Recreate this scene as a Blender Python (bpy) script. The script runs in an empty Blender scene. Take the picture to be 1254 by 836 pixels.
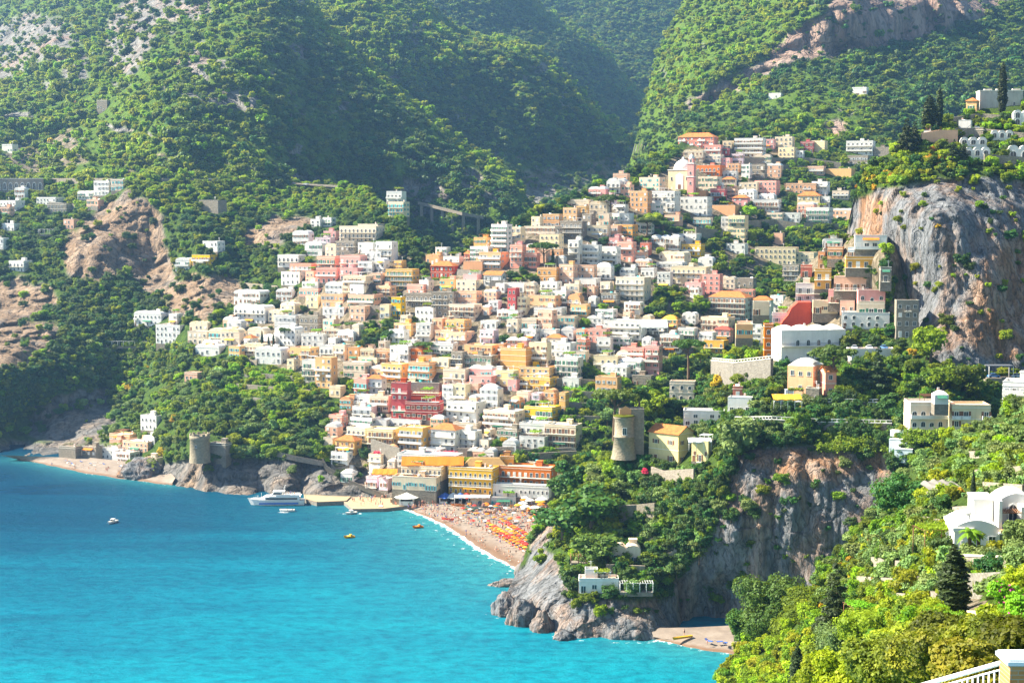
import bpy, bmesh, math, random, time
import numpy as np
from mathutils import Vector, Matrix
T0 = time.time()
R = math.radians
rnd = random.Random(7)
rs = np.random.RandomState(3)
scene = bpy.context.scene
COL = scene.collection
# ------------------------------------------------------------------ camera model
F, CX, CY, H = 2000.0, 627.0, 418.0, 136.0
TH = math.atan(168/2000.0)
SN, CS = math.sin(TH), math.cos(TH)
def at(px, py, Y):
    """world point(s) seen at a photo position, Y metres ahead of the viewpoint"""
    px = np.asarray(px, float); py = np.asarray(py, float); Y = np.asarray(Y, float)
    v = CY - py
    dy = F*CS + v*SN
    dz = (-F*SN + v*CS)/dy
    dx = (px - CX)/dy
    return np.stack([dx*Y, Y + 0*dx, H + dz*Y], -1)
def V3(px, py, Y): return Vector(at(px, py, Y).tolist())
def seaY(py):
    v = CY - py; dy = F*CS + v*SN
    return H/(-(-F*SN + v*CS)/dy)
def zrow(Y, z):
    """photo row of height z at distance Y"""
    t = (z-H)/Y
    return CY - (t*F*CS + F*SN)/(CS - t*SN)
# ------------------------------------------------------------------ tags
def tag(o, label=None, cat=None, group=None, kind=None):
    if label: o['label'] = label
    if cat: o['category'] = cat
    if group: o['group'] = group
    if kind: o['kind'] = kind
    return o
def empty(name, loc, rz=0, sc=None):
    o = bpy.data.objects.new(name, None); COL.objects.link(o)
    o.location = loc; o.rotation_euler = (0, 0, rz)
    if sc is not None: o.scale = sc if hasattr(sc, '__len__') else (sc, sc, sc)
    o.empty_display_size = 0.5
    return o
def inst(name, mesh, parent=None, loc=(0,0,0), rz=0, sc=None):
    o = bpy.data.objects.new(name, mesh); COL.objects.link(o)
    if parent is not None: o.parent = parent
    o.location = loc
    if rz: o.rotation_euler = (0, 0, rz)
    if sc is not None: o.scale = sc if hasattr(sc, '__len__') else (sc, sc, sc)
    return o
def copy_thing(src, loc, rz=0, sc=None):
    r = src.copy(); COL.objects.link(r); r.location = loc; r.rotation_euler = (0, 0, rz)
    if sc is not None: r.scale = sc if hasattr(sc, '__len__') else (sc, sc, sc)
    for ch in list(src.children):
        c = ch.copy(); COL.objects.link(c); c.parent = r
        for g in ch.children:
            d = g.copy(); COL.objects.link(d); d.parent = c
    return r
# ------------------------------------------------------------------ mesh builder
class MB:
    def __init__(s): s.v = []; s.f = []; s.m = []; s.sm = []
    def poly(s, pts, m=0, smooth=False):
        n = len(s.v); s.v += [tuple(p) for p in pts]; s.f.append(tuple(range(n, n+len(pts)))); s.m.append(m); s.sm.append(smooth)
    def box(s, x0, x1, y0, y1, z0, z1, m=0, skip=''):
        n = len(s.v)
        s.v += [(x0,y0,z0),(x1,y0,z0),(x1,y1,z0),(x0,y1,z0),(x0,y0,z1),(x1,y0,z1),(x1,y1,z1),(x0,y1,z1)]
        fs = {'b':(0,3,2,1),'t':(4,5,6,7),'f':(0,1,5,4),'r':(1,2,6,5),'k':(2,3,7,6),'l':(3,0,4,7)}
        for k, f in fs.items():
            if k in skip: continue
            s.f.append(tuple(n+i for i in f)); s.m.append(m); s.sm.append(False)
    def bar(s, a, b, r, m=0, n=6, r2=None, smooth=True):
        a = Vector(a); b = Vector(b); d = (b-a)
        if d.length < 1e-6: return
        d.normalize(); u = d.orthogonal().normalized(); w = d.cross(u)
        r2 = r if r2 is None else r2
        k = len(s.v)
        for (c, rr) in ((a, r), (b, r2)):
            for i in range(n):
                t = 2*math.pi*i/n
                s.v.append(tuple(c + u*math.cos(t)*rr + w*math.sin(t)*rr))
        for i in range(n):
            j = (i+1) % n
            s.f.append((k+i, k+j, k+n+j, k+n+i)); s.m.append(m); s.sm.append(smooth)
        s.f.append(tuple(k+n+i for i in range(n))); s.m.append(m); s.sm.append(False)
        s.f.append(tuple(k+i for i in reversed(range(n)))); s.m.append(m); s.sm.append(False)
    def tube(s, pts, rad, m=0, n=7):
        """one continuous tapering tube"""
        k = len(s.v); P = [Vector(p) for p in pts]
        for i, p in enumerate(P):
            d = (P[min(i+1, len(P)-1)] - P[max(i-1, 0)]).normalized()
            u = Vector((1,0,0)) if abs(d.x) < .8 else Vector((0,1,0))
            u = (u - d*u.dot(d)).normalized(); w = d.cross(u)
            for j in range(n):
                t = 2*math.pi*j/n
                s.v.append(tuple(p + (u*math.cos(t) + w*math.sin(t))*rad[i]))
        for i in range(len(P)-1):
            for j in range(n):
                a = k+i*n+j; b = k+i*n+(j+1) % n
                s.f.append((a, b, b+n, a+n)); s.m.append(m); s.sm.append(True)
        s.f.append(tuple(k+(len(P)-1)*n+j for j in range(n))); s.m.append(m); s.sm.append(False)
    def lathe(s, prof, cx=0, cy=0, n=20, m=0, a0=0, a1=2*math.pi, smooth=True):
        k = len(s.v); full = abs(a1-a0-2*math.pi) < 1e-6
        cols = n if full else n+1
        for (r, z) in prof:
            for i in range(cols):
                t = a0+(a1-a0)*i/n
                s.v.append((cx+r*math.cos(t), cy+r*math.sin(t), z))
        for p in range(len(prof)-1):
            for i in range(n):
                j = (i+1) % cols
                s.f.append((k+p*cols+i, k+p*cols+j, k+(p+1)*cols+j, k+(p+1)*cols+i)); s.m.append(m); s.sm.append(smooth)
    def mesh(s, name, mats):
        me = bpy.data.meshes.new(name)
        me.from_pydata(s.v, [], s.f)
        for mt in (mats if isinstance(mats, (list, tuple)) else [mats]): me.materials.append(mt)
        me.polygons.foreach_set('material_index', s.m)
        me.polygons.foreach_set('use_smooth', s.sm)
        me.update()
        return me
    def obj(s, name, mats, parent=None, loc=(0,0,0), rz=0):
        return inst(name, s.mesh(name, mats), parent, loc, rz)
def np_mesh(name, verts, faces, mat, smooth=False, attrs=None, midx=None):
    """verts (N,3), faces (M,k) arrays"""
    me = bpy.data.meshes.new(name)
    k = faces.shape[1]; M = len(faces)
    me.vertices.add(len(verts)); me.vertices.foreach_set('co', np.ascontiguousarray(verts, np.float32).ravel())
    me.loops.add(M*k); me.loops.foreach_set('vertex_index', np.ascontiguousarray(faces, np.int32).ravel())
    me.polygons.add(M)
    me.polygons.foreach_set('loop_start', np.arange(0, M*k, k, dtype=np.int32))
    me.polygons.foreach_set('loop_total', np.full(M, k, np.int32))
    me.polygons.foreach_set('use_smooth', np.full(M, smooth, bool))
    for mt in (mat if isinstance(mat, (list, tuple)) else [mat]): me.materials.append(mt)
    if midx is not None: me.polygons.foreach_set('material_index', np.asarray(midx, np.int32))
    for an, arr in (attrs or {}).items():
        a = me.attributes.new(an, 'FLOAT', 'POINT'); a.data.foreach_set('value', np.ascontiguousarray(arr, np.float32).ravel())
    me.update(calc_edges=True)
    me.validate()
    return me
# ------------------------------------------------------------------ noise
def _h(ix, iy, iz, seed):
    n = (ix.astype(np.int64)*374761393 + iy.astype(np.int64)*668265263 + iz.astype(np.int64)*2147483647 + seed*974711) & 0xffffffff
    n = ((n ^ (n >> 13))*1274126177) & 0xffffffff
    n = (n ^ (n >> 16))
    n = (n*2246822519) & 0xffffffff
    n = n ^ (n >> 15)
    return n.astype(np.float64)/0xffffffff
def vnoise(p, seed=0):
    i = np.floor(p); f = p-i; f = f*f*f*(f*(f*6-15)+10)
    ix, iy, iz = i[..., 0], i[..., 1], i[..., 2]
    fx, fy, fz = f[..., 0], f[..., 1], f[..., 2]
    c = lambda a, b, d: _h(ix+a, iy+b, iz+d, seed)
    x00 = c(0,0,0)*(1-fx)+c(1,0,0)*fx; x10 = c(0,1,0)*(1-fx)+c(1,1,0)*fx
    x01 = c(0,0,1)*(1-fx)+c(1,0,1)*fx; x11 = c(0,1,1)*(1-fx)+c(1,1,1)*fx
    return ((x00*(1-fy)+x10*fy)*(1-fz) + (x01*(1-fy)+x11*fy)*fz)*2-1
def fbm(p, octv=4, seed=0, gain=.5):
    s = 0; a = 1.; t = 0
    for o in range(octv):
        s = s + a*vnoise(p*2**o + 17.3*o, seed+o); t += a; a *= gain
    return s/t
def ridged(p, octv=4, seed=0):
    s = 0; a = 1.; t = 0
    for o in range(octv):
        s = s + a*(1-2*np.abs(vnoise(p*2**o + 11.1*o, seed+o))); t += a; a *= .5
    return s/t
def inpoly(px, py, poly):
    r = np.zeros(np.shape(px), bool); n = len(poly)
    for i in range(n):
        x1, y1 = poly[i]; x2, y2 = poly[(i+1) % n]
        if y1 == y2: continue
        c = ((y1 > py) != (y2 > py)) & (px < (x2-x1)*(py-y1)/(y2-y1)+x1)
        r ^= c
    return r
def polydist(px, py, poly):
    """signed distance in photo pixels: positive inside"""
    d = np.full(np.shape(px), 1e9)
    n = len(poly)
    for i in range(n):
        ax, ay = poly[i]; bx, by = poly[(i+1) % n]
        ux, uy = bx-ax, by-ay; L = ux*ux+uy*uy+1e-9
        t = np.clip(((px-ax)*ux+(py-ay)*uy)/L, 0, 1)
        d = np.minimum(d, np.hypot(px-ax-t*ux, py-ay-t*uy))
    return np.where(inpoly(px, py, poly), d, -d)
class RBF:
    def __init__(s, pts, c=.25):
        P = np.array(pts, float); s.x = P[:, :2]/100.; s.c = c; n = len(P)
        A = np.zeros((n+3, n+3)); A[:n, :n] = s.phi(s.x, s.x)
        A[:n, n] = 1; A[:n, n+1:] = s.x; A[n, :n] = 1; A[n+1:, :n] = s.x.T
        s.w = np.linalg.solve(A, np.r_[np.log(P[:, 2]), 0, 0, 0])
    def phi(s, a, b): return np.sqrt(((a[:, None]-b[None])**2).sum(-1)+s.c**2)
    def __call__(s, px, py):
        sh = np.shape(px); q = np.stack([np.ravel(px), np.ravel(py)], -1)/100.
        out = np.empty(len(q)); n = len(s.x)
        for i in range(0, len(q), 20000):
            k = q[i:i+20000]
            out[i:i+20000] = s.phi(k, s.x)@s.w[:n] + s.w[n] + k@s.w[n+1:]
        return np.exp(out).reshape(sh)
# ------------------------------------------------------------------ materials
def newmat(name):
    m = bpy.data.materials.new(name); m.use_nodes = True
    nt = m.node_tree; nt.nodes.clear()
    return m, nt
def nd(nt, t, **k):
    n = nt.nodes.new(t)
    for a, b in k.items():
        if a.startswith('i_'):
            n.inputs[a[2:].replace('_', ' ')].default_value = b
        else: setattr(n, a, b)
    return n
def lk(nt, a, b): nt.links.new(a, b)
def bsdf(nt, rough=.8, spec=.3):
    b = nd(nt, 'ShaderNodeBsdfPrincipled'); b.inputs['Roughness'].default_value = rough
    b.inputs['Specular IOR Level'].default_value = spec
    o = nd(nt, 'ShaderNodeOutputMaterial'); lk(nt, b.outputs[0], o.inputs[0])
    return b, o
def rgba(c): return (c[0], c[1], c[2], 1)
def ramp(nt, fac, stops, interp='LINEAR'):
    r = nd(nt, 'ShaderNodeValToRGB'); e = r.color_ramp.elements; r.color_ramp.interpolation = interp
    while len(e) < len(stops): e.new(.5)
    for i, (p, c) in enumerate(stops): e[i].position = p; e[i].color = rgba(c)
    lk(nt, fac, r.inputs[0]); return r.outputs[0]
def mixc(nt, fac, a, b, mode='MIX'):
    m = nd(nt, 'ShaderNodeMix', data_type='RGBA', blend_type=mode)
    if hasattr(fac, 'links') or hasattr(fac, 'is_linked'): lk(nt, fac, m.inputs[0])
    else: m.inputs[0].default_value = fac
    for v, i in ((a, 6), (b, 7)):
        if isinstance(v, (tuple, list)): m.inputs[i].default_value = rgba(v)
        else: lk(nt, v, m.inputs[i])
    return m.outputs[2]
def noise(nt, vec, scale, detail=4, rough=.55, dist=0.):
    n = nd(nt, 'ShaderNodeTexNoise'); n.inputs['Scale'].default_value = scale; n.inputs['Detail'].default_value = detail
    n.inputs['Roughness'].default_value = rough; n.inputs['Distortion'].default_value = dist
    if vec is not None: lk(nt, vec, n.inputs['Vector'])
    return n.outputs[0]
def mapping(nt, vec, sc):
    m = nd(nt, 'ShaderNodeMapping'); m.inputs['Scale'].default_value = sc; lk(nt, vec, m.inputs[0]); return m.outputs[0]
def math_(nt, op, a, b=None, clamp=False):
    m = nd(nt, 'ShaderNodeMath', operation=op, use_clamp=clamp)
    for v, i in ((a, 0), (b, 1)):
        if v is None: continue
        if isinstance(v, (int, float)): m.inputs[i].default_value = v
        else: lk(nt, v, m.inputs[i])
    return m.outputs[0]
def bump(nt, h, strength, dist, b):
    n = nd(nt, 'ShaderNodeBump'); n.inputs['Strength'].default_value = strength; n.inputs['Distance'].default_value = dist
    lk(nt, h, n.inputs['Height']); lk(nt, n.outputs[0], b.inputs['Normal'])
def flatmat(name, c, rough=.7, spec=.3, var=.12, scale=.6, metallic=0):
    """plain painted/metal/cloth surface with a little dirt"""
    m, nt = newmat(name); b, o = bsdf(nt, rough, spec)
    tc = nd(nt, 'ShaderNodeTexCoord')
    n = noise(nt, tc.outputs['Object'], scale, 4)
    lk(nt, mixc(nt, n, tuple(x*(1-var) for x in c), tuple(min(1, x*(1+var)) for x in c)), b.inputs['Base Color'])
    b.inputs['Metallic'].default_value = metallic
    return m
def wallmat(name, c, stain=.3, stone=False):
    m, nt = newmat(name); b, o = bsdf(nt, .85, .2)
    tc = nd(nt, 'ShaderNodeTexCoord'); oi = nd(nt, 'ShaderNodeObjectInfo'); geo = nd(nt, 'ShaderNodeNewGeometry')
    pos = geo.outputs['Position']
    n1 = noise(nt, pos, .35, 5, .6)
    n2 = noise(nt, mapping(nt, pos, (1.2, 1.2, .18)), 1.0, 4, .6)
    h = nd(nt, 'ShaderNodeHueSaturation'); h.inputs['Color'].default_value = rgba(c)
    lk(nt, math_(nt, 'ADD', math_(nt, 'MULTIPLY', oi.outputs['Random'], .03), .485), h.inputs['Hue'])
    lk(nt, math_(nt, 'ADD', math_(nt, 'MULTIPLY', oi.outputs['Random'], .3), .82), h.inputs['Saturation'])
    col = mixc(nt, math_(nt, 'MULTIPLY', ramp(nt, n1, [(.4, (0,0,0)), (.75, (1,1,1))]), stain), h.outputs[0], tuple(x*.55 for x in c))
    col = mixc(nt, math_(nt, 'MULTIPLY', ramp(nt, n2, [(.5, (0,0,0)), (.8, (1,1,1))]), stain*1.1), col, (c[0]*.5, c[1]*.48, c[2]*.45))
    if stone:
        v = nd(nt, 'ShaderNodeTexVoronoi'); v.inputs['Scale'].default_value = 1.3
        lk(nt, mapping(nt, pos, (1, 1, 1.7)), v.inputs['Vector'])
        col = mixc(nt, .5, col, ramp(nt, v.outputs['Color'], [(0, tuple(x*.5 for x in c)), (1, tuple(min(1, x*1.3) for x in c))]))
        bump(nt, v.outputs['Distance'], .5, .2, b)
    else: bump(nt, noise(nt, pos, 2.5, 3), .15, .1, b)
    lk(nt, col, b.inputs['Base Color'])
    return m
# ------------------------------------------------------------------ terrain material
def terrain_mat(name, rockA, rockB, rockC, streak=(1,1,.16), sc=.05, vegA=(.02,.045,.01), vegB=(.05,.09,.015)):
    m, nt = newmat(name); b, o = bsdf(nt, .95, .1)
    geo = nd(nt, 'ShaderNodeNewGeometry'); pos = geo.outputs['Position']
    at_ = lambda n: nd(nt, 'ShaderNodeAttribute', attribute_name=n).outputs['Fac']
    rock, warm, soil = at_('rock'), at_('warm'), at_('soil')
    ns = noise(nt, mapping(nt, pos, streak), sc*2.2, 8, .65, .6)
    nb = noise(nt, mapping(nt, pos, (1, 1, .3)), sc*1.1, 5, .6)
    nf = noise(nt, mapping(nt, pos, (1, 1, .45)), sc*9, 6, .65)
    rc = ramp(nt, ns, [(.28, tuple(x*.35 for x in rockA)), (.42, rockA), (.58, tuple(min(1, x*1.5) for x in rockA)), (.72, tuple(x*.8 for x in rockA))])
    rw = ramp(nt, ns, [(.28, tuple(x*.45 for x in rockB)), (.45, rockB), (.6, rockC), (.75, tuple(x*.7 for x in rockB))])
    wf = math_(nt, 'ADD', warm, math_(nt, 'MULTIPLY', math_(nt, 'SUBTRACT', nb, .47), 4.0), clamp=True)
    rcol = mixc(nt, wf, rc, rw)
    rcol = mixc(nt, ramp(nt, nf, [(.38, (1,1,1)), (.52, (0,0,0))]), rcol, mixc(nt, .55, rcol, (.03,.035,.03)))
    vo = nd(nt, 'ShaderNodeTexVoronoi', feature='DISTANCE_TO_EDGE'); vo.inputs['Scale'].default_value = sc*3.2
    wp = nd(nt, 'ShaderNodeVectorMath', operation='MULTIPLY_ADD'); nz = nd(nt, 'ShaderNodeTexNoise'); nz.inputs['Scale'].default_value = sc*3; lk(nt, pos, nz.inputs['Vector']); lk(nt, nz.outputs['Color'], wp.inputs[0]); wp.inputs[1].default_value = (.4/sc,)*3; lk(nt, pos, wp.inputs[2])
    lk(nt, mapping(nt, wp.outputs[0], (1, 1, .22)), vo.inputs['Vector'])
    crack = ramp(nt, vo.outputs['Distance'], [(.0, (0,0,0)), (.06, (1,1,1))])
    rcol = mixc(nt, math_(nt, 'MULTIPLY', math_(nt, 'SUBTRACT', 1, crack), math_(nt, 'MULTIPLY', nb, .65)), rcol, (.025,.025,.025))
    vcol = ramp(nt, nf, [(.3, vegA), (.6, vegB), (.8, tuple(x*1.3 for x in vegB))])
    scol = ramp(nt, nf, [(.3, (.06,.06,.03)), (.5, (.16,.13,.09)), (.7, (.3,.25,.19))])
    col = mixc(nt, soil, vcol, scol)
    col = mixc(nt, rock, col, rcol)
    lk(nt, col, b.inputs['Base Color'])
    hh = math_(nt, 'ADD', math_(nt, 'ADD', math_(nt, 'MULTIPLY', ns, 1.), math_(nt, 'MULTIPLY', nf, .6)), math_(nt, 'MULTIPLY', math_(nt, 'MULTIPLY', crack, rock), .22))
    bump(nt, hh, 1.0, .13/sc, b)
    return m
class Layer:
    def __init__(s, name, xs, bot, top, ctrl, nrows, mat, vz=.4, ledge=.4, flat=None, crag=None, rel=(60, 0), fine=(8, 0), rockrel=(10, 0), rocks=(), warms=(), soils=(), back=(8, 40, 140, 300), label=None, yflip=1):
        s.name = name; s.xs = np.arange(xs[0], xs[1]+.1, xs[2]); s.rbf = RBF(ctrl)
        s.bx, s.by = zip(*bot); s.tx, s.ty = zip(*top)
        s.rel, s.fine, s.rockrel = rel, fine, rockrel; s.rocks, s.warms, s.soils = rocks, warms, soils
        s.vz, s.ledge, s.flat, s.crag = vz, ledge, flat, crag; s.nrows = nrows; s.mat = mat; s.backs = back
    def bot(s, x): return np.interp(x, s.bx, s.by)
    def top(s, x): return np.interp(x, s.tx, s.ty)
    def mask(s, px, py, polys, soft=5):
        if not polys: return np.zeros(np.shape(px))
        p = np.stack([px/14., py/14., 0*px], -1); n = fbm(p, 3, 5)*9
        px = px + n; py = py + fbm(p+50, 3, 9)*7
        r = np.zeros(np.shape(px))
        for q in polys: r = np.maximum(r, np.clip(polydist(px, py, q)/soft+.5, 0, 1))
        return r
    def rockmask(s, px, py):
        k = s.mask(px, py, s.rocks)
        if s.crag:
            c = fbm(np.stack([px/30., py/13., 0*px+3], -1), 4, 71, .6); k = np.maximum(k, np.clip((c-s.crag)*14, 0, 1))
        return k
    def depth(s, px, py):
        px = np.asarray(px, float); py = np.asarray(py, float)
        Y = s.rbf(px, py)
        if s.flat: Y = Y + s.flat[0]*np.exp(-np.maximum(py-s.top(px), 0)/s.flat[1])*np.clip((px-s.flat[2])/60., 0, 1)
        P = at(px, py, Y)
        d = s.rel[1]*fbm(P/s.rel[0], 3, 21) + s.fine[1]*fbm(P/s.fine[0], 3, 33)
        if s.rocks:
            k = s.rockmask(px, py)
            q = P/s.rockrel[0]; q = q*np.array([1, 1, s.vz])
            d = d + k*s.rockrel[1]*(ridged(q, 5, 41)+s.ledge*vnoise(np.round(P*np.array([0, 0, 1])/s.rockrel[0]*1.5+fbm(P/s.rockrel[0], 2, 3)[..., None]*.8), 8))
        return Y + d
    def inside(s, px, py): return (py < s.bot(px)) & (py > s.top(px)) & (px >= s.xs[0]) & (px <= s.xs[-1])
    def pt(s, px, py, dY=0): return Vector(at(px, py, float(s.depth(np.array([px]), np.array([py]))[0])+dY).tolist())
    def build(s):
        X = s.xs; v = np.linspace(0, 1, s.nrows)
        px = np.repeat(X[None], s.nrows, 0); b, t = s.bot(X), s.top(X)
        py = b[None] + (t-b)[None]*v[:, None]
        Y = s.depth(px, py); P = at(px, py, Y)
        rock = s.rockmask(px, py); warm = s.mask(px, py, s.warms, 14); soil = s.mask(px, py, s.soils)
        # the far side of the crest: the ground falls away behind it
        last = P[-1]; extra = []
        for d in s.backs: extra.append(last + np.stack([last[:, 0]/last[:, 1]*d, np.full(len(last), float(d)), np.full(len(last), -d*.38)], -1))
        P = np.concatenate([P, np.array(extra)]); 
        ex = lambda a, val=0: np.concatenate([a, np.repeat(a[-1:]*val, len(s.backs), 0)])
        rock, warm, soil = ex(rock, .0), ex(warm), ex(soil)
        nr, nc = P.shape[:2]; i = np.arange(nr*nc).reshape(nr, nc)
        f = np.stack([i[:-1, :-1], i[:-1, 1:], i[1:, 1:], i[1:, :-1]], -1).reshape(-1, 4)
        me = np_mesh(s.name, P.reshape(-1, 3), f, s.mat, True, {'rock': rock, 'warm': warm, 'soil': soil})
        o = inst(s.name, me); o['kind'] = 'structure'
        return o
M_far = terrain_mat('far mountain ground', (.16,.155,.145), (.27,.18,.14), (.36,.26,.21), sc=.02, vegA=(.03,.065,.01), vegB=(.09,.15,.012))
M_mid = terrain_mat('hill ground', (.12,.115,.112), (.23,.155,.10), (.33,.24,.17), sc=.045, vegA=(.02,.045,.01), vegB=(.055,.095,.012))
M_near = terrain_mat('headland ground', (.13,.135,.145), (.27,.15,.085), (.36,.26,.2), sc=.09, vegA=(.02,.04,.008), vegB=(.05,.085,.012))
# photo outlines of bare rock
ROCK_A = [[(75,300),(110,262),(160,232),(195,258),(205,300),(215,345),(185,370),(160,335),(120,345),(85,345)],
          [(-20,345),(30,340),(60,352),(70,372),(20,400),(-20,402)], [(-20,398),(50,392),(80,402),(60,432),(10,452),(-20,452)],
          [(40,498),(90,480),(130,478),(140,512),(122,542),(80,545),(30,532)],
          [(198,352),(240,336),(270,335),(300,345),(296,372),(248,392),(205,385)],
          [(290,284),(330,268),(372,262),(400,272),(350,298),(295,306)],
          [(196,568),(240,560),(300,562),(350,560),(400,566),(470,585),(490,604),(490,625),(180,625)],
          [(444,322),(462,316),(486,335),(492,370),(470,372),(452,350)], [(105,545),(135,545),(130,570),(60,572),(70,545)], [(-80,536),(20,542),(80,538),(75,590),(-80,590)]]
ROCK_L = [[(-60,40),(40,15),(90,30),(60,70),(0,100),(-60,110)], [(20,40),(70,25),(100,55),(60,75),(20,70)],
          [(128,30),(160,-20),(250,-30),(262,20),(200,35),(160,90),(135,85)],
          [(225,60),(250,50),(262,90),(250,105),(225,85)], [(228,108),(280,104),(322,120),(310,140),(270,135),(235,138)],
          [(350,55),(380,55),(382,75),(355,72)], [(75,70),(105,68),(108,98),(80,100)]]
ROCK_C = [[(560,205),(585,208),(600,238),(580,245),(562,225)], [(498,220),(540,215),(550,245),(505,258),(492,240)],
          [(680,118),(700,112),(702,132),(682,134)], [(710,200),(750,188),(768,205),(740,225),(712,222)],
          [(640,210),(680,205),(705,222),(690,245),(655,250),(640,235)],[(560,222),(608,225),(615,240),(565,243)]]
ROCK_R = [[(836,140),(842,120),(868,108),(900,92),(930,75),(965,48),(985,30),(1010,15),(1035,-30),(1260,-30),(1232,4),(1195,24),(1150,40),(1120,52),(1070,62),(1030,74),(990,70),(955,84),(905,112),(870,126)],
          [(1010,150),(1030,143),(1040,158),(1022,168)]]
ROCK_D = [[(905,560),(935,548),(1000,548),(1085,552),(1100,590),(1090,800),(810,800),(815,730),(880,650)],
          [(596,800),(596,735),(640,690),(655,650),(680,622),(692,632),(672,672),(690,700),(705,735),(820,735),(840,800)],
          [(690,520),(720,470),(748,470),(745,520),(735,555),(700,580)]]
ROCK_E = [[(1030,300),(1044,250),(1070,232),(1140,222),(1200,215),(1320,235),(1320,470),(1180,450),(1110,440),(1080,400)]]
Ls = {}
Ls['B4'] = Layer('far_valley_slope', (560, 960, 6), [(560,190),(960,190)], [(560,-60),(960,-60)],
   [(560,-60,3050),(700,-60,3100),(850,-60,3200),(960,-60,3200),(600,80,2800),(700,80,2750),(800,80,2800),(900,80,2900),(700,190,2550),(800,190,2500),(960,190,2600)],
   40, M_far, rel=(300, 90), fine=(60, 25))
Ls['B3'] = Layer('back_ridge_slope', (480, 830, 4), [(480,190),(830,230)], [(480,-60),(600,-50),(640,-18),(670,15),(700,28),(735,52),(752,70),(760,92),(778,106),(795,124),(800,165),(830,230)],
   [(480,-60,2560),(560,-50,2510),(620,-30,2560),(670,20,2590),(752,75,2590),(795,130,2510),(560,60,2340),(640,60,2380),(700,80,2420),(750,120,2440),(790,160,2420),(600,190,2210),(700,190,2220),(800,210,2240),(660,25,2540),(690,45,2500)],
   80, M_far, flat=(90, 9, 560), rel=(220, 60), fine=(50, 22))
Ls['B2'] = Layer('middle_ridge_slope', (330, 800, 3), [(330,330),(800,330)], [(330,-60),(470,-50),(520,0),(548,24),(570,36),(600,44),(625,46),(650,56),(665,62),(690,90),(720,120),(752,148),(778,172),(790,195),(800,260)],
   [(330,-60,2050),(400,-50,2050),(470,-50,2060),(520,5,1960),(570,42,1950),(625,55,1975),(660,68,1990),(720,128,1990),(780,180,1990),(798,240,1930),
    (440,30,1830),(480,60,1800),(540,80,1830),(600,90,1870),(660,110,1900),(700,160,1890),(740,190,1900),(500,140,1750),(580,170,1770),(640,190,1790),(700,210,1810),(760,230,1840),
    (400,230,1640),(500,250,1590),(600,260,1610),(700,260,1660),(400,330,1500),(600,330,1480),(800,330,1600)],
   150, M_far, crag=.36, flat=(85, 11, 500), rel=(110, 62), fine=(36, 20), rockrel=(30, 14), rocks=ROCK_C, warms=[ROCK_C[1], ROCK_C[0]])
Ls['B1'] = Layer('left_mountain_slope', (-420, 645, 3), [(-420,320),(645,320)], [(-420,-70),(300,-70),(372,-8),(402,32),(428,52),(452,76),(485,100),(505,118),(530,138),(560,168),(590,186),(625,206),(645,240)],
   [(-120,-70,2700),(0,-70,2600),(100,-70,2350),(200,-70,2050),(300,-70,1750),(372,-5,1620),(402,38,1590),(452,82,1560),(505,124,1530),(560,174,1500),(640,230,1450),
    (-100,100,1600),(0,60,1950),(60,60,1680),(100,120,1480),(0,150,1440),(40,200,1340),(130,60,1620),(150,120,1400),(180,60,1480),(220,90,1360),(250,60,1400),(300,60,1400),(340,60,1450),(380,80,1490),(420,110,1480),
    (220,150,1270),(280,150,1290),(340,150,1330),(400,160,1380),(460,170,1420),(540,200,1440),(150,190,1270),(250,205,1240),(350,215,1270),(430,220,1340),(500,240,1390),(600,260,1400),
    (0,225,1235),(100,218,1220),(0,320,1160),(200,320,1150),(400,320,1200),(645,320,1350)],
   160, M_far, crag=.33, flat=(85, 12, 350), rel=(105, 48), fine=(34, 18), rockrel=(26, 16), rocks=ROCK_L+ROCK_C[:2], soils=[[(0,195),(30,168),(90,160),(110,200),(60,216),(0,212)],[(130,195),(200,190),(300,204),(420,222),(420,228),(130,206)]])
Ls['C'] = Layer('right_mountain_slope', (755, 1400, 3), [(755,330),(1400,330)], [(755,245),(766,215),(778,175),(786,130),(796,100),(806,66),(822,30),(845,-15),(880,-60),(1400,-60)],
   [(755,240,1650),(790,150,1750),(806,70,1900),(845,-15,2050),(880,-60,2050),(1000,-60,1900),(1100,-60,1950),(1400,-60,2200),
    (830,70,1760),(860,30,1780),(830,130,1600),(870,90,1620),(920,40,1690),(960,20,1680),(870,108,1600),(930,72,1610),(1000,20,1640),
    (870,135,1560),(905,118,1560),(955,92,1570),(1030,80,1600),(1110,58,1650),(1195,30,1730),(1040,-10,1670),(1130,-20,1720),
    (820,180,1420),(870,160,1360),(950,160,1340),(1000,130,1420),(1050,150,1360),(1100,120,1480),(1160,100,1560),(1254,60,1700),(1254,150,1500),(1400,150,1600),(1150,180,1380),
    (800,240,1400),(900,250,1290),(1050,260,1290),(1254,260,1400),(1400,330,1400),(900,330,1260),(760,330,1400),(1100,330,1290)],
   150, M_far, crag=.42, rel=(110, 26), fine=(34, 14), rockrel=(34, 20), vz=.3, ledge=.2, rocks=ROCK_R, warms=ROCK_R)
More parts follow.
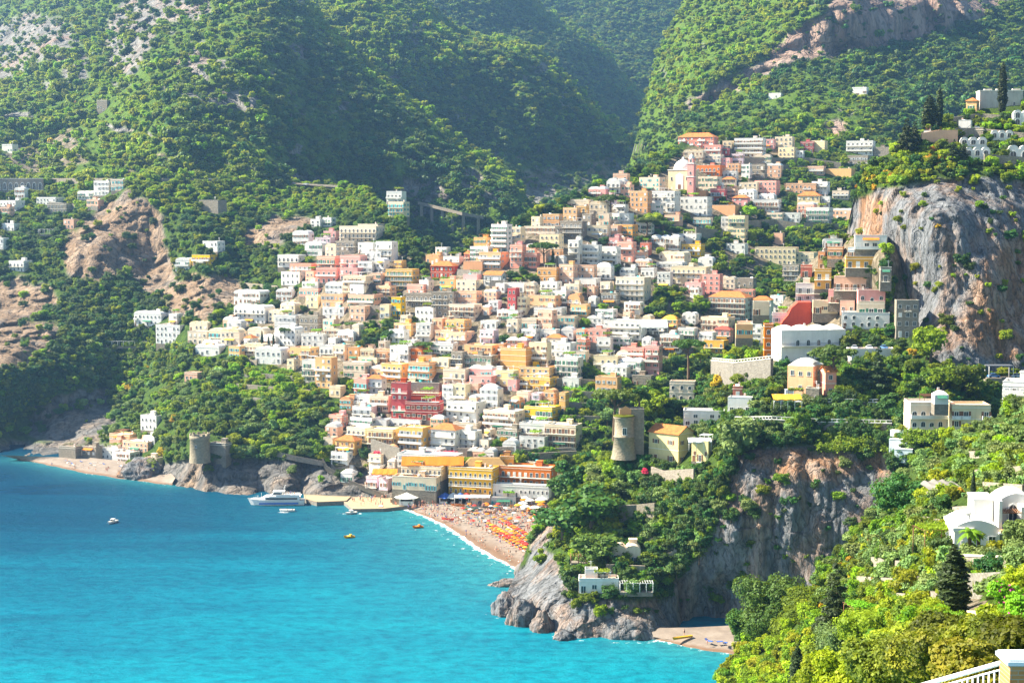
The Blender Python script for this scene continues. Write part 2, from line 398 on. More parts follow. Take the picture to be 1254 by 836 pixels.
Ls['A'] = Layer('town_hillside', (-420, 1240, 2.5), [(-420,590),(100,586),(150,596),(200,602),(240,606),(300,612),(400,618),(480,622),(560,621),(700,621),(1240,621)],
   [(-420,230),(0,219),(60,218),(120,219),(200,214),(300,219),(420,228),(452,236),(480,252),(505,285),(530,304),(556,310),(575,300),(600,286),(612,276),(650,264),(690,246),(740,226),(770,214),(800,196),(832,176),(850,164),(880,159),(950,164),(1050,168),(1100,164),(1240,170)],
   [(-420,590,960),(-420,400,1040),(-420,240,1260),(-150,590,900),(-50,562,864),(0,562,864),(40,566,856),(100,576,852),(150,586,828),(200,592,795),(240,600,767),(300,605,760),(400,610,748),(480,614,742),(540,612,733),(620,612,728),(680,612,728),(900,605,715),(1100,600,700),(1240,600,700),
    (20,548,905),(70,545,895),(130,540,885),(170,520,890),(0,450,925),(100,450,965),(150,455,985),(150,500,945),(200,440,965),(190,545,850),(245,556,782),(215,500,860),(250,500,830),(300,480,850),(300,556,782),(350,520,800),(400,480,835),(400,550,785),(480,570,765),(480,520,800),(480,480,830),(560,560,765),(560,520,795),(560,480,815),(640,548,765),(650,480,812),(750,540,770),(750,500,795),(850,440,850),(720,400,872),(600,400,872),(500,400,900),(400,400,920),(300,420,915),(200,400,985),(100,380,1020),(0,380,1030),(60,330,1080),(0,260,1180),
    (-50,300,1130),(0,228,1225),(100,300,1080),(100,240,1200),(170,235,1140),(190,290,1110),(200,330,1085),(220,360,1020),(250,300,1060),(250,360,1000),(300,280,1100),(300,330,1050),(350,305,1030),(350,240,1200),(420,250,1160),(450,285,1020),(470,320,960),(430,360,930),(520,350,940),(560,330,945),(620,300,958),(660,290,965),(700,260,1010),(760,230,1070),(850,175,1180),(880,165,1200),(950,180,1200),(1050,180,1210),(1240,180,1230),(800,300,985),(900,250,1090),(1000,250,1110),(950,310,1030),(1050,300,1040),(900,350,950),(1000,350,980),(1240,350,980)],
   260, M_mid, rel=(60, 5), fine=(16, 3), rockrel=(18, 9), vz=.3, ledge=.3, rocks=ROCK_A, warms=[ROCK_A[0], ROCK_A[1], ROCK_A[2], ROCK_A[4], ROCK_A[5]], soils=[[(430,600),(400,540),(440,470),(300,440),(260,410),(360,370),(400,290),(480,300),(560,320),(620,290),(760,240),(850,180),(960,180),(960,300),(840,440),(690,440),(690,600)]])
Ls['D'] = Layer('promontory_ground', (596, 1420, 1.7), [(596,800),(640,788),(1135,790),(1420,790)],
   [(596,768),(602,742),(616,735),(630,706),(638,690),(648,664),(662,642),(680,618),(692,608),(702,588),(722,572),(742,560),(762,548),(782,530),(800,505),(822,492),(845,478),(858,462),(868,455),(888,448),(905,441),(925,430),(940,408),(952,384),(968,352),(985,328),(1000,314),(1020,298),(1040,290),(1112,300),(1124,425),(1180,462),(1254,474),(1420,480)],
   [(1250,480,545),(1250,560,540),(1420,480,560),(1420,600,560),(1420,790,500),(1250,700,500),(600,760,540),(600,740,548),(640,700,575),(655,660,590),(680,622,605),(700,592,610),(640,765,532),(660,730,530),(690,690,545),(690,778,508),(720,783,502),(720,740,512),(760,782,503),(800,783,503),(800,740,515),(850,790,520),(850,765,530),(900,762,524),(900,700,522),(1000,750,508),(1100,750,500),(1135,790,495),
    (720,700,528),(760,700,524),(820,700,526),(740,655,545),(800,650,542),(720,610,570),(740,575,585),(765,552,575),(765,610,562),(830,600,545),(830,560,572),(800,520,600),(850,490,620),(870,560,545),(900,600,525),(900,650,518),(950,556,528),(1000,552,528),(950,650,518),(1000,650,514),(1060,650,512),(1085,552,526),(1135,560,520),
    (900,520,560),(960,500,550),(1000,495,548),(1060,495,545),(1000,530,536),(900,470,600),(960,450,590),(1040,440,580),(1085,300,610),(1050,320,625),(1090,440,570),(1135,450,555),(1100,500,540),(1135,500,530),(880,440,640),(920,400,650),(950,380,655),(1000,400,625),(1080,410,598),(1000,330,665),(1045,292,650),(1135,300,640),(1080,350,606)],
   300, M_near, rel=(40, 4), fine=(10, 1.6), rockrel=(9, 3.2), vz=.2, ledge=.1, rocks=ROCK_D, warms=[[(915,555),(1085,552),(1090,575),(1000,590),(940,580)]], soils=[[(960,352),(985,322),(1035,288),(1105,288),(1105,412),(1040,412),(950,404)]])
Ls['E'] = Layer('right_cliff_ground', (1030, 1720, 2), [(1030,312),(1046,302),(1084,304),(1092,340),(1100,400),(1112,446),(1180,470),(1420,480),(1720,480)],
   [(1030,308),(1036,290),(1040,268),(1046,240),(1052,212),(1066,198),(1085,190),(1100,182),(1118,176),(1135,160),(1150,152),(1172,148),(1190,140),(1205,132),(1254,128),(1420,120),(1720,90)],
   [(1720,90,800),(1720,300,720),(1720,470,660),(1032,300,665),(1040,260,660),(1050,215,650),(1060,300,632),(1085,300,615),(1085,250,620),(1100,350,610),(1110,400,596),(1110,300,600),(1120,250,603),(1150,440,570),(1150,350,588),(1150,250,598),(1200,450,568),(1200,350,584),(1200,260,600),(1254,450,574),(1254,350,592),(1254,260,612),(1420,450,600),(1420,300,650),
    (1090,200,640),(1120,190,640),(1150,215,622),(1200,220,622),(1254,225,625),(1150,175,650),(1200,180,650),(1254,190,645),(1200,140,690),(1254,135,690),(1420,200,690),(1420,120,720)],
   230, M_near, rel=(45, 4), fine=(12, 1.6), rockrel=(9, 4.2), vz=.25, ledge=.0, rocks=ROCK_E, warms=[[(1040,290),(1060,240),(1090,250),(1075,300)],[(1170,400),(1220,300),(1254,290),(1320,300),(1320,440),(1200,440)]])
Ls['F'] = Layer('garden_slope', (878, 2100, 3), [(878,880),(900,900),(2100,900)],
   [(878,836),(888,812),(905,796),(930,775),(960,750),(985,728),(1010,700),(1035,672),(1060,640),(1080,615),(1100,588),(1120,566),(1150,546),(1180,530),(1210,516),(1240,500),(1254,492),(1420,430),(2100,330)],
   [(1750,330,420),(2100,330,420),(1750,550,170),(2100,600,130),(1750,850,36),(2100,900,28),(880,840,340),(900,880,320),(905,800,345),(960,760,345),(1010,710,350),(1060,650,365),(1100,600,380),(1150,550,385),(1200,525,375),(1254,495,350),(1420,430,300),
    (960,836,270),(1000,780,270),(1050,740,262),(1050,800,215),(1100,660,280),(1150,610,280),(1200,570,285),(1254,550,275),(1150,660,225),(1200,650,225),(1254,640,212),(1254,700,175),(1200,700,190),(1150,720,195),(1100,740,205),(1254,760,118),(1200,770,130),(1150,790,125),(1100,810,140),(1050,860,140),(1254,840,48),(1150,860,70),(1420,600,200),(1420,760,80),(1420,900,30),(1254,900,32)],
   170, M_near, rel=(30, 2.0), fine=(9, .8), back=(5, 20, 60, 120), soils=[[(1130,740),(1150,700),(1200,690),(1254,690),(1254,740),(1200,760)]])
LAYERS = ['F', 'E', 'D', 'A', 'C', 'B1', 'B2', 'B3', 'B4']
for k in LAYERS: Ls[k].build()
def layer_of(px, py):
    px = np.asarray(px, float); py = np.asarray(py, float)
    r = np.full(px.shape, -1)
    for i, k in reversed(list(enumerate(LAYERS))): r = np.where(Ls[k].inside(px, py), i, r)
    return r
# ------------------------------------------------------------------ foliage
def leafmat(name, a, b_, c, trans=.35, tcol=None, autumn=0):
    m, nt = newmat(name)
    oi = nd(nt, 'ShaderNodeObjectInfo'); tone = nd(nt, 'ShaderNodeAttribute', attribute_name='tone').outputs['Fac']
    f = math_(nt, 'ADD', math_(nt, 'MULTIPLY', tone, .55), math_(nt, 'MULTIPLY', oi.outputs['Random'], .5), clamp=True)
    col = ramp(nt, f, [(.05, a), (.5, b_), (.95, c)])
    h = nd(nt, 'ShaderNodeHueSaturation'); lk(nt, col, h.inputs['Color'])
    r2 = math_(nt, 'FRACT', math_(nt, 'MULTIPLY', oi.outputs['Random'], 37.7))
    lk(nt, math_(nt, 'ADD', math_(nt, 'MULTIPLY', r2, .07), .465), h.inputs['Hue'])
    lk(nt, math_(nt, 'ADD', math_(nt, 'MULTIPLY', r2, .5), .75), h.inputs['Value'])
    d = nd(nt, 'ShaderNodeBsdfPrincipled'); d.inputs['Roughness'].default_value = .6; d.inputs['Specular IOR Level'].default_value = .25
    lk(nt, h.outputs[0], d.inputs['Base Color'])
    t = nd(nt, 'ShaderNodeBsdfTranslucent'); lk(nt, mixc(nt, .5, h.outputs[0], tcol or (.35, .42, .02)), t.inputs[0])
    mx = nd(nt, 'ShaderNodeMixShader'); mx.inputs[0].default_value = trans
    lk(nt, d.outputs[0], mx.inputs[1]); lk(nt, t.outputs[0], mx.inputs[2])
    o = nd(nt, 'ShaderNodeOutputMaterial'); lk(nt, mx.outputs[0], o.inputs[0])
    return m
LEAF = dict(  # bright, golden and dark also carry painted sun and shade on the mountains
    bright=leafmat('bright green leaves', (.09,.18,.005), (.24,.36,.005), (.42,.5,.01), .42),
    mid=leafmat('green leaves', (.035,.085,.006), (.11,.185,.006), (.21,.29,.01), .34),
    dark=leafmat('dark evergreen and painted shade leaves', (.014,.05,.012), (.035,.095,.016), (.06,.14,.02), .22),
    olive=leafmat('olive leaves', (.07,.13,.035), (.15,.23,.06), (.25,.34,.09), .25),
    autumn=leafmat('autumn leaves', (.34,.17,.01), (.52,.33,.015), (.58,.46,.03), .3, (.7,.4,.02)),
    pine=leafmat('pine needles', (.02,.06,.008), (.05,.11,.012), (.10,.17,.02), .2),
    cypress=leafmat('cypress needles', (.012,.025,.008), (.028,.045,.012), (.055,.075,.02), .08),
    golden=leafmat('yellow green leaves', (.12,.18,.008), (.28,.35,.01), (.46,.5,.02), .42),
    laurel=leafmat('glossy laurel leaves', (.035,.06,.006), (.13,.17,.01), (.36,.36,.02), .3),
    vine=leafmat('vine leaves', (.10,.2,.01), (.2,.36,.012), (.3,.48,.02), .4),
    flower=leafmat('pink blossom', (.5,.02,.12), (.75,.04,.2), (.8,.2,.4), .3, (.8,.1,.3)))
M_bark = flatmat('bark', (.13, .09, .06), .95, .1, .35, 2)
def leaf_quads(P, N, size, rs):
    """quads centred on P with normals about N"""
    n = len(P); N = N/np.linalg.norm(N, axis=1, keepdims=True)
    a = rs.normal(size=(n, 3)); u = np.cross(N, a); u /= np.linalg.norm(u, axis=1, keepdims=True)+1e-9
    w = np.cross(N, u); s = (size*(.55+.9*rs.rand(n)))[:, None]
    k = (.5+.5*rs.rand(n))[:, None]
    V = np.stack([P-u*s-w*s*k*.3, P-w*s*k, P+u*s+w*s*k*.2, P+w*s*k], 1).reshape(-1, 3)
    return V, np.arange(4*n).reshape(n, 4)
_ICO = None
def ico(sub=2):
    bm = bmesh.new(); bmesh.ops.create_icosphere(bm, subdivisions=sub, radius=1)
    v = np.array([x.co[:] for x in bm.verts]); f = np.array([[y.index for y in x.verts] for x in bm.faces]); bm.free()
    return v, f
def crown(name, lobes, n, size, mat, seed=0, inner=.72, tuft=.25, updark=False):
    """foliage: leaf blades spread over many uneven clumps, over an inner mass of leaves"""
    rs = np.random.RandomState(seed)
    L = np.array([l[:3] for l in lobes], float); r = np.array([l[3] for l in lobes]); sq = np.array([l[4] if len(l) > 4 else .8 for l in lobes])
    w = r**2; k = rs.choice(len(L), n, p=w/w.sum())
    d = rs.normal(size=(n, 3)); d /= np.linalg.norm(d, axis=1, keepdims=True)
    d[:, 2] = np.where((d[:, 2] < -.35) & (rs.rand(n) < .7), -d[:, 2], d[:, 2])
    # tufts: leaves gather round random directions of their clump, so the outline is uneven
    bumps = 1+tuft*vnoise(d*2.3+k[:, None]*7.1, seed+3)
    rad = r[k]*bumps*(1-.35*rs.rand(n)**2)
    P = L[k]+d*rad[:, None]*np.stack([np.ones(n), np.ones(n), sq[k]], 1)
    N = d*.9+rs.normal(size=(n, 3))*.55+np.array([0, 0, .25])
    V, Q = leaf_quads(P, N, size, rs)
    tone = np.repeat(np.clip(.5+.5*vnoise(P/(r.mean()*.7), seed+9)+.25*(rs.rand(n)-.5), 0, 1), 4)
    iv, jf = ico(2 if len(L) < 9 else 1)
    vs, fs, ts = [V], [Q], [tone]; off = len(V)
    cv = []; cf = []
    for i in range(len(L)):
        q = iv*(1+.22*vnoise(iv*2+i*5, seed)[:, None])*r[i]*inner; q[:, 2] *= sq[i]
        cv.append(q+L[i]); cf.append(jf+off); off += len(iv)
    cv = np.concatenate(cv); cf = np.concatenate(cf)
    me = bpy.data.meshes.new(name); verts = np.concatenate([V, cv])
    nq, nt_ = len(Q), len(cf)
    me.vertices.add(len(verts)); me.vertices.foreach_set('co', verts.astype(np.float32).ravel())
    me.loops.add(nq*4+nt_*3); me.loops.foreach_set('vertex_index', np.r_[Q.ravel(), cf.ravel()].astype(np.int32))
    me.polygons.add(nq+nt_)
    me.polygons.foreach_set('loop_start', np.r_[np.arange(nq)*4, nq*4+np.arange(nt_)*3].astype(np.int32))
    me.polygons.foreach_set('loop_total', np.r_[np.full(nq, 4), np.full(nt_, 3)].astype(np.int32))
    me.materials.append(mat)
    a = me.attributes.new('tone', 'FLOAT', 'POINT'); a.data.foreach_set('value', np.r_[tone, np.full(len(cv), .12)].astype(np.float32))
    me.update(calc_edges=True)
    return me
def lobes_round(seed, R0=3.4, h=5.2, n=9, flat=.8):
    q = random.Random(seed); out = [(0, 0, h*.62, R0*.72, flat)]
    for i in range(n):
        t = 2*math.pi*i/n+q.uniform(-.4, .4); rr = R0*q.uniform(.4, .75); z = h*q.uniform(.32, .95)
        out.append((math.cos(t)*rr, math.sin(t)*rr, z, R0*q.uniform(.28, .48), q.uniform(.65, .95)))
    return out
def lobes_umbrella(seed, R0=5.5, h=9.5, n=13):
    q = random.Random(seed); out = []
    for i in range(n):
        t = 2.4*i+q.uniform(-.3, .3); rr = R0*math.sqrt((i+.3)/n)*.85
        out.append((math.cos(t)*rr, math.sin(t)*rr, h-.8*(rr/R0)**2+q.uniform(-.3, .4), R0*q.uniform(.24, .36), .5))
    return out
def lobes_cypress(h=12, R0=.9):
    out = []; n = 17
    for i in range(n):
        z = h*(.1+.86*i/(n-1)); r = R0*float(np.interp(i/(n-1), [0, .25, .6, .85, 1], [.72, 1, .9, .6, .2]))
        out.append((rnd.uniform(-.1, .1)*R0, rnd.uniform(-.1, .1)*R0, z, r, max(1.0, h/n/r*1.1)))
    return out
def lobes_conifer(seed, h=12, R0=3.2):
    q = random.Random(seed); out = []
    for i in range(22):
        z = h*(.18+.8*i/22); rr = R0*(1-i/23); t = i*2.4
        out.append((math.cos(t)*rr*.6, math.sin(t)*rr*.6, z, max(.35, rr*.45), .5))
    out.append((0, 0, h*.5, R0*.35, 3))
    return out
def trunk_mesh(name, h, r, limbs=5, spread=2., seed=0, bend=.3):
    q = random.Random(seed); mb = MB(); b = q.uniform(-bend, bend)
    pts = [(0, 0, -1.5), (b*.3, 0, h*.25), (b, .1, h*.6), (b*1.2, .2, h)]
    mb.tube(pts, [r*1.25, r, r*.75, r*.5], 0, 8)
    for i in range(limbs):
        t = 2*math.pi*i/limbs+q.uniform(-.4, .4); z0 = h*q.uniform(.5, .95); sp = spread*q.uniform(.6, 1)
        s0 = (b*z0/h, .1, z0)
        mb.tube([s0, (b+math.cos(t)*sp*.5, math.sin(t)*sp*.5, z0+sp*.35), (b+math.cos(t)*sp, math.sin(t)*sp, z0+sp*.6)], [r*.45, r*.3, r*.12], 0, 5)
    return mb.mesh(name, M_bark)
PROTO = {}     # (kind, lod) -> list of (crown mesh, trunk mesh)
LOD = {0: (300, .62), 1: (1500, .30), 2: (7000, .15)}
def proto(kind, lod):
    if (kind, lod) in PROTO: return PROTO[kind, lod]
    n, s = LOD[lod]; out = []
    nv = 3 if kind not in ('umbrella', 'cypress', 'conifer') else 2
    for v in range(nv):
        sd = hash((kind, 0))*0 + sum(map(ord, kind))*7 + v*13
        tr = trunk_mesh('trunk', 3.2, .28, 5, 2., sd)
        if kind == 'umbrella': c = crown('crown', lobes_umbrella(sd), int(n*1.6), s*1.1, LEAF['pine'], sd, tuft=.2); tr = trunk_mesh('trunk', 8.2, .38, 7, 3.4, sd, .5)
        elif kind == 'cypress': c = crown('crown', lobes_cypress(), int(n*1.5), s*.95, LEAF['cypress'], sd, .92, .3); tr = trunk_mesh('trunk', 2.5, .2, 0, 1, sd, .05)
        elif kind == 'conifer': c = crown('crown', lobes_conifer(sd), int(n*1.4), s, LEAF['cypress'], sd, .7, .3); tr = trunk_mesh('trunk', 8, .3, 6, 1.2, sd, .1)
        elif kind == 'shrub': c = crown('crown', [(a*.8, b*.8, z*.45, r*.75, f) for a, b, z, r, f in lobes_round(sd, 3, 4, 8)], n, s, LEAF['mid'], sd, tuft=.35)
        else: c = crown('crown', lobes_round(sd, 3.4, 5.4, 8 if lod == 0 else 12), n, s, LEAF[kind], sd, tuft=.32)
        out.append((c, tr))
    PROTO[kind, lod] = out
    return out
# --- masses of trees: points with a tree on each
def scatter(name, P, rot, scl, idx, meshes, label, cat, kind='stuff'):
    me = bpy.data.meshes.new(name); me.vertices.add(len(P)); me.vertices.foreach_set('co', np.asarray(P, np.float32).ravel())
    for an, arr, ty in (('rz', rot, 'FLOAT'), ('scl', scl, 'FLOAT_VECTOR'), ('pick', idx, 'INT')):
        a = me.attributes.new(an, ty, 'POINT')
        a.data.foreach_set('vector' if ty == 'FLOAT_VECTOR' else 'value', np.asarray(arr, np.int32 if ty == 'INT' else np.float32).ravel())
    me.update()
    o = inst(name, me); tag(o, label, cat, kind=kind)
    ng = bpy.data.node_groups.new(name+' spread', 'GeometryNodeTree')
    ng.interface.new_socket('Geometry', in_out='INPUT', socket_type='NodeSocketGeometry')
    ng.interface.new_socket('Geometry', in_out='OUTPUT', socket_type='NodeSocketGeometry')
    gi = ng.nodes.new('NodeGroupInput'); go = ng.nodes.new('NodeGroupOutput')
    ip = ng.nodes.new('GeometryNodeInstanceOnPoints'); ip.inputs['Pick Instance'].default_value = True
    g2 = ng.nodes.new('GeometryNodeGeometryToInstance')
    for m in reversed(meshes):
        po = bpy.data.objects.new('tree_kind', m)
        oi = ng.nodes.new('GeometryNodeObjectInfo'); oi.inputs['Object'].default_value = po; oi.inputs['As Instance'].default_value = False
        ng.links.new(oi.outputs['Geometry'], g2.inputs[0])
    def att(n, ty):
        x = ng.nodes.new('GeometryNodeInputNamedAttribute'); x.data_type = ty; x.inputs[0].default_value = n; return x.outputs['Attribute']
    cx = ng.nodes.new('ShaderNodeCombineXYZ'); ng.links.new(att('rz', 'FLOAT'), cx.inputs[2])
    ng.links.new(gi.outputs[0], ip.inputs['Points']); ng.links.new(g2.outputs[0], ip.inputs['Instance'])
    ng.links.new(att('pick', 'INT'), ip.inputs['Instance Index']); ng.links.new(cx.outputs[0], ip.inputs['Rotation'])
    ng.links.new(att('scl', 'FLOAT_VECTOR'), ip.inputs['Scale']); ng.links.new(ip.outputs[0], go.inputs[0])
    md = o.modifiers.new('spread', 'NODES'); md.node_group = ng
    return o
# leaf kinds by place, with mountain sun and shade painted in by them: (polygon or None, {kind: weight}); first match wins
def kinds_at(lay, px, py, Pn):
    n = fbm(Pn/60., 2, 77); k = []
    for x, y, v in zip(px, py, n):
        r = rnd.random()
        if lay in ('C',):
            lit = (y < 140-.0*x and x < 1000 and y < 205-(x-820)*.9)  # sunlit slope, its light painted in with brighter leaves
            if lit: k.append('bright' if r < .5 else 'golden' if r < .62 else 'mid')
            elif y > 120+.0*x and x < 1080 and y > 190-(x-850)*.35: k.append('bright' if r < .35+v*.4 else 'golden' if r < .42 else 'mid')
            else: k.append('mid' if r < .35 else 'dark')  # darker leaves paint in the shade of this slope
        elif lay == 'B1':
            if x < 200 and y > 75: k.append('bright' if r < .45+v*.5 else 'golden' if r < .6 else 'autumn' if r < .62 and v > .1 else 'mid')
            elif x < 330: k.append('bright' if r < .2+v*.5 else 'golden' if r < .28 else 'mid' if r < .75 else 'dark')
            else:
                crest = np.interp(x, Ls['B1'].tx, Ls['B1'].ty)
                k.append('golden' if (y-crest < 20 and r < .35) else 'bright' if y-crest < 22 else 'mid' if r < .38 else 'dark')  # sun on the crest painted as bright leaves, shade below as dark ones
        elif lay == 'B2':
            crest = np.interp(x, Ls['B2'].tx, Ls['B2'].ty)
            k.append('golden' if (y-crest < 16 and r < .3) else 'bright' if ((y-crest < 18 and r < .95) or (x < 570 and y < 100 and r < .7)) else 'golden' if r < .06+v*.25 else 'mid' if r < .45 else 'dark')  # crest sun and face shade put into the leaf colours here too
        elif lay in ('B3', 'B4'): k.append('bright' if (lay == 'B3' and y < np.interp(x, Ls['B3'].tx, Ls['B3'].ty)+14) else 'mid' if r < .5 else 'dark')  # bright leaves paint the sunlit crest of the back ridge
        elif lay == 'A':
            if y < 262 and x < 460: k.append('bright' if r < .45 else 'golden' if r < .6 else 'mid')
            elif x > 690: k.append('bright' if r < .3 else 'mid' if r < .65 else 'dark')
            elif 280 < x < 420 and 445 < y < 492: k.append('vine' if r < .6 else 'bright')
            elif 100 < x < 420 and y > 425: k.append('olive' if r < .3 else 'mid' if r < .62 else 'bright' if r < .75 else 'autumn' if r < .765 else 'dark')
            else: k.append('mid' if r < .35 else 'dark' if r < .9 else 'bright')
        elif lay == 'D':
            if x < 760 and y < 700: k.append('bright' if r < .4 else 'mid' if r < .75 else 'olive')
            elif y > 500 and x > 760: k.append('dark' if r < .6 else 'mid' if r < .85 else 'olive')
            else: k.append('mid' if r < .45 else 'bright' if r < .5 else 'dark' if r < .95 else 'olive')
        elif lay == 'E': k.append('golden' if (r < .35 and x < 1175) else 'autumn' if (r < .42 and x < 1175) else 'bright' if r < .5 else 'mid' if r < .75 else 'dark')
        else:
            if y < 600: k.append('olive' if r < .72 else 'bright' if r < .8 else 'mid')
            elif y > 745: k.append('golden' if r < .42 else 'mid' if r < .7 else 'bright')
            else: k.append('olive' if r < .45 else 'bright' if r < .55 else 'mid' if r < .82 else 'golden' if r < .9 else 'autumn' if r < .93 else 'dark')
    return np.array(k)
TOWN_GREEN = [[(690,455),(728,460),(745,500),(740,548),(700,545),(695,500)], [(780,262),(860,262),(900,290),(960,300),(955,330),(905,352),(870,332),(860,300),(790,290)],
    [(790,350),(830,352),(880,375),(865,390),(800,398),(785,375)], [(438,395),(465,398),(490,398),(482,425),(460,430),(443,415)], [(472,262),(500,270),(532,310),(522,345),(484,328),(470,290)],
    [(612,330),(662,330),(664,348),(618,352)], [(735,326),(762,326),(762,346),(735,344)], [(925,248),(1000,248),(1045,275),(1030,300),(960,306),(900,290)], [(1000,178),(1100,190),(1100,250),(1046,250),(1010,225),(960,222),(945,208)],
    [(780,410),(812,412),(812,420),(780,420)], [(636,548),(712,548),(705,575),(630,574)], [(760,165),(830,165),(850,180),(800,225),(770,230)], [(795,236),(840,232),(850,236),(800,240)],[(535,330),(560,330),(560,345),(535,345)]]
NOTREE = []      # photo-space outlines of lawns, roads, terraces and beaches without trees
# ------------------------------------------------------------------ labels: every repeat is named after what it stands next to
OCC = []        # photo rectangles taken by buildings
REG = []        # things that wait for a label
MARKS = []      # (x, y, 'the striped crimson hotel') landmarks that can be found in the photo
def reg(o, desc, cat, px, py, group=None):
    REG.append([o, desc, cat, float(px), float(py), group])
    o['category'] = cat
    if group: o['group'] = group
    return o
def mark(px, py, name): MARKS.append((px, py, name))
SHORE = [(478,618),(497,623),(520,631),(545,643),(566,656),(588,672),(610,684),(640,698),(660,712)]
SHORE2 = [(800,783),(832,789),(862,796),(900,801),(940,806)]
SHORE3 = [(20,563),(45,566),(75,573),(110,580),(150,586),(195,592),(210,594)]
# things one can find in the photo; the names must hold for what is built there
for x, y, n in [(606,373,'the crimson and white striped house'), (648,485,'the big yellow house with orange hipped roof'), (621,408,'the long white three storey house'), (512,492,'the dark red hillside hotel'),
    (489,538,'the pale yellow balcony hotel'), (545,330,'the crimson house with hipped roof'), (834,215,'the church with pink tower'), (750,388,'the long white stepped hotel'), (872,350,'the pink block house'),
    (990,425,'the white domed house'), (975,385,'the bare crimson gable wall'), (765,530,'the round stone tower'), (828,550,'the yellow gabled villa'), (1158,510,'the white arched hotel'), (985,465,'the peach villa'),
    (245,543,'the round sea tower'), (334,438,'the white arched hotel on the terraces'), (403,330,'the long pink hotel'), (493,343,'the cream cliff hotel'), (524,368,'the grey stone school'), (614,292,'the tall white corner house'),
    (550,255,'the road viaduct'), (895,378,'the white house with orange hipped roof'), (1053,182,'the white hotel high in the valley'), (1000,260,'the houses by the valley bridge'), (1225,122,'the white cemetery chapel'),
    (1195,182,'the white arched cemetery vaults'), (733,716,'the low white house on the rocks'), (766,680,'the stone house above the rocks'), (1210,650,'the white domed villa'), (1167,715,'the big dark cypress'),
    (1163,598,'the white netting tent'), (190,390,'the white vaulted cliff house'), (25,325,'the white house on the left cliff'), (127,232,'the white houses by the road'), (160,540,'the small beach bathing house'),
    (260,318,'the yellow house on the rock'), (388,545,'the wooded headland path'), (843,424,'the umbrella pine by the road'), (752,486,'the umbrella pine by the tower'), (1020,434,'the umbrella pine by the peach villa'),
    (1064,350,'the stacked terraces under the cliff'), (1110,392,'the tall grey house under the cliff'), (620,586,'the orange seafront hotel'), (520,590,'the glass fronted restaurant'), (810,245,'the big ochre convent'),
    (1010,530,'the balustraded garden terraces'), (960,750,'the wild bushes at the cliff edge'), (860,700,'the tall grey sea cliff'), (1235,800,'the brick pillar and white railing'), (1120,160,'the two cypresses on the cliff top'),
    (693,370,'the white stepped corner house'), (465,345,'the bare rock spire'), (60,150,'the bright terraces on the left mountain'), (1200,320,'the blue grey cliff'), (868,276,'the orange awning terrace')]: mark(x, y, n)
def atz(px, py, z):
    v = CY-py; dz = (-F*SN+v*CS)/(F*CS+v*SN)
    return Vector(at(px, py, (z-H)/dz).tolist())
# ------------------------------------------------------------------ building materials
WCOL = dict(W=(.72,.70,.66), C=(.74,.60,.42), Y=(.76,.43,.05), O=(.70,.34,.09), P=(.76,.43,.24), K=(.78,.33,.28), R=(.52,.07,.05), S=(.28,.24,.19), T=(.64,.17,.06), B=(.55,.62,.68), D=(.25,.22,.20), L=(.78,.62,.34), V=(.74,.54,.62))
WNAME = dict(W='white', C='cream', Y='yellow', O='ochre', P='peach', K='pink', R='crimson', S='grey stone', T='orange red', B='pale blue white', D='dark stone', L='pale yellow', V='mauve')
WM = {k: wallmat(WNAME[k]+' plaster', c, .5 if k in 'SD' else .28, k in 'SD') for k, c in WCOL.items()}
M_plinth = wallmat('old foundation masonry', (.22, .19, .15), .5, True)
M_roofgrey = flatmat('pale roof screed', (.62, .6, .56), .9, .1, .25, .5)
M_roofterr = flatmat('terrace tiles', (.62, .40, .27), .85, .2, .25, .7)
def tilemat():
    m, nt = newmat('terracotta tiles'); b, o = bsdf(nt, .85, .2)
    geo = nd(nt, 'ShaderNodeNewGeometry'); tc = nd(nt, 'ShaderNodeTexCoord')
    wv = nd(nt, 'ShaderNodeTexWave'); wv.inputs['Scale'].default_value = 1.6; lk(nt, tc.outputs['Object'], wv.inputs['Vector'])
    n = noise(nt, geo.outputs['Position'], .8, 5, .7)
    c = ramp(nt, n, [(.3, (.3,.08,.03)), (.5, (.5,.16,.035)), (.7, (.6,.25,.07))])
    c = mixc(nt, .35, c, mixc(nt, wv.outputs[0], (.2,.07,.03), (.6,.27,.1)))
    lk(nt, c, b.inputs['Base Color']); bump(nt, wv.outputs[0], .5, .1, b)
    return m
M_tile = tilemat()
M_glass = flatmat('dark window glass', (.03, .04, .05), .15, .6, .3, .3)
M_glassb = flatmat('blue reflecting glass', (.12, .28, .36), .15, .6, .3, .3)
M_white = flatmat('white paint', (.72, .71, .68), .6, .3, .06, 1)
M_trim = flatmat('cream stucco trim', (.8, .74, .62), .7, .3, .08, 1)
M_green = flatmat('green shutters', (.04, .16, .10), .6, .3, .2, 1)
M_teal = flatmat('turquoise shutters', (.05, .38, .40), .6, .3, .2, 1)
M_brown = flatmat('brown wood', (.22, .10, .05), .7, .3, .25, 1)
M_grey = flatmat('grey shutters', (.35, .38, .40), .6, .3, .15, 1)
M_iron = flatmat('iron railing', (.10, .11, .13), .5, .5, .1, 1)
M_metal = flatmat('white railing metal', (.8, .8, .8), .4, .5, .05, 2)
M_orange = flatmat('orange awning cloth', (.58, .17, .012), .8, .2, .12, .6)
M_yellowcloth = flatmat('yellow awning cloth', (.62, .34, .03), .8, .2, .12, .6)
M_straw = flatmat('straw matting', (.3, .19, .08), .9, .1, .3, 1)
M_cloth = flatmat('white cloth', (.6, .6, .57), .8, .2, .06, 1)
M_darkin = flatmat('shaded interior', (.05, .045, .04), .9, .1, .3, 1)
M_redtile = flatmat('dark red tiles', (.32, .07, .05), .85, .2, .25, 1)
FR = {'w': M_white, 'g': M_green, 't': M_teal, 'b': M_brown, 'e': M_grey}
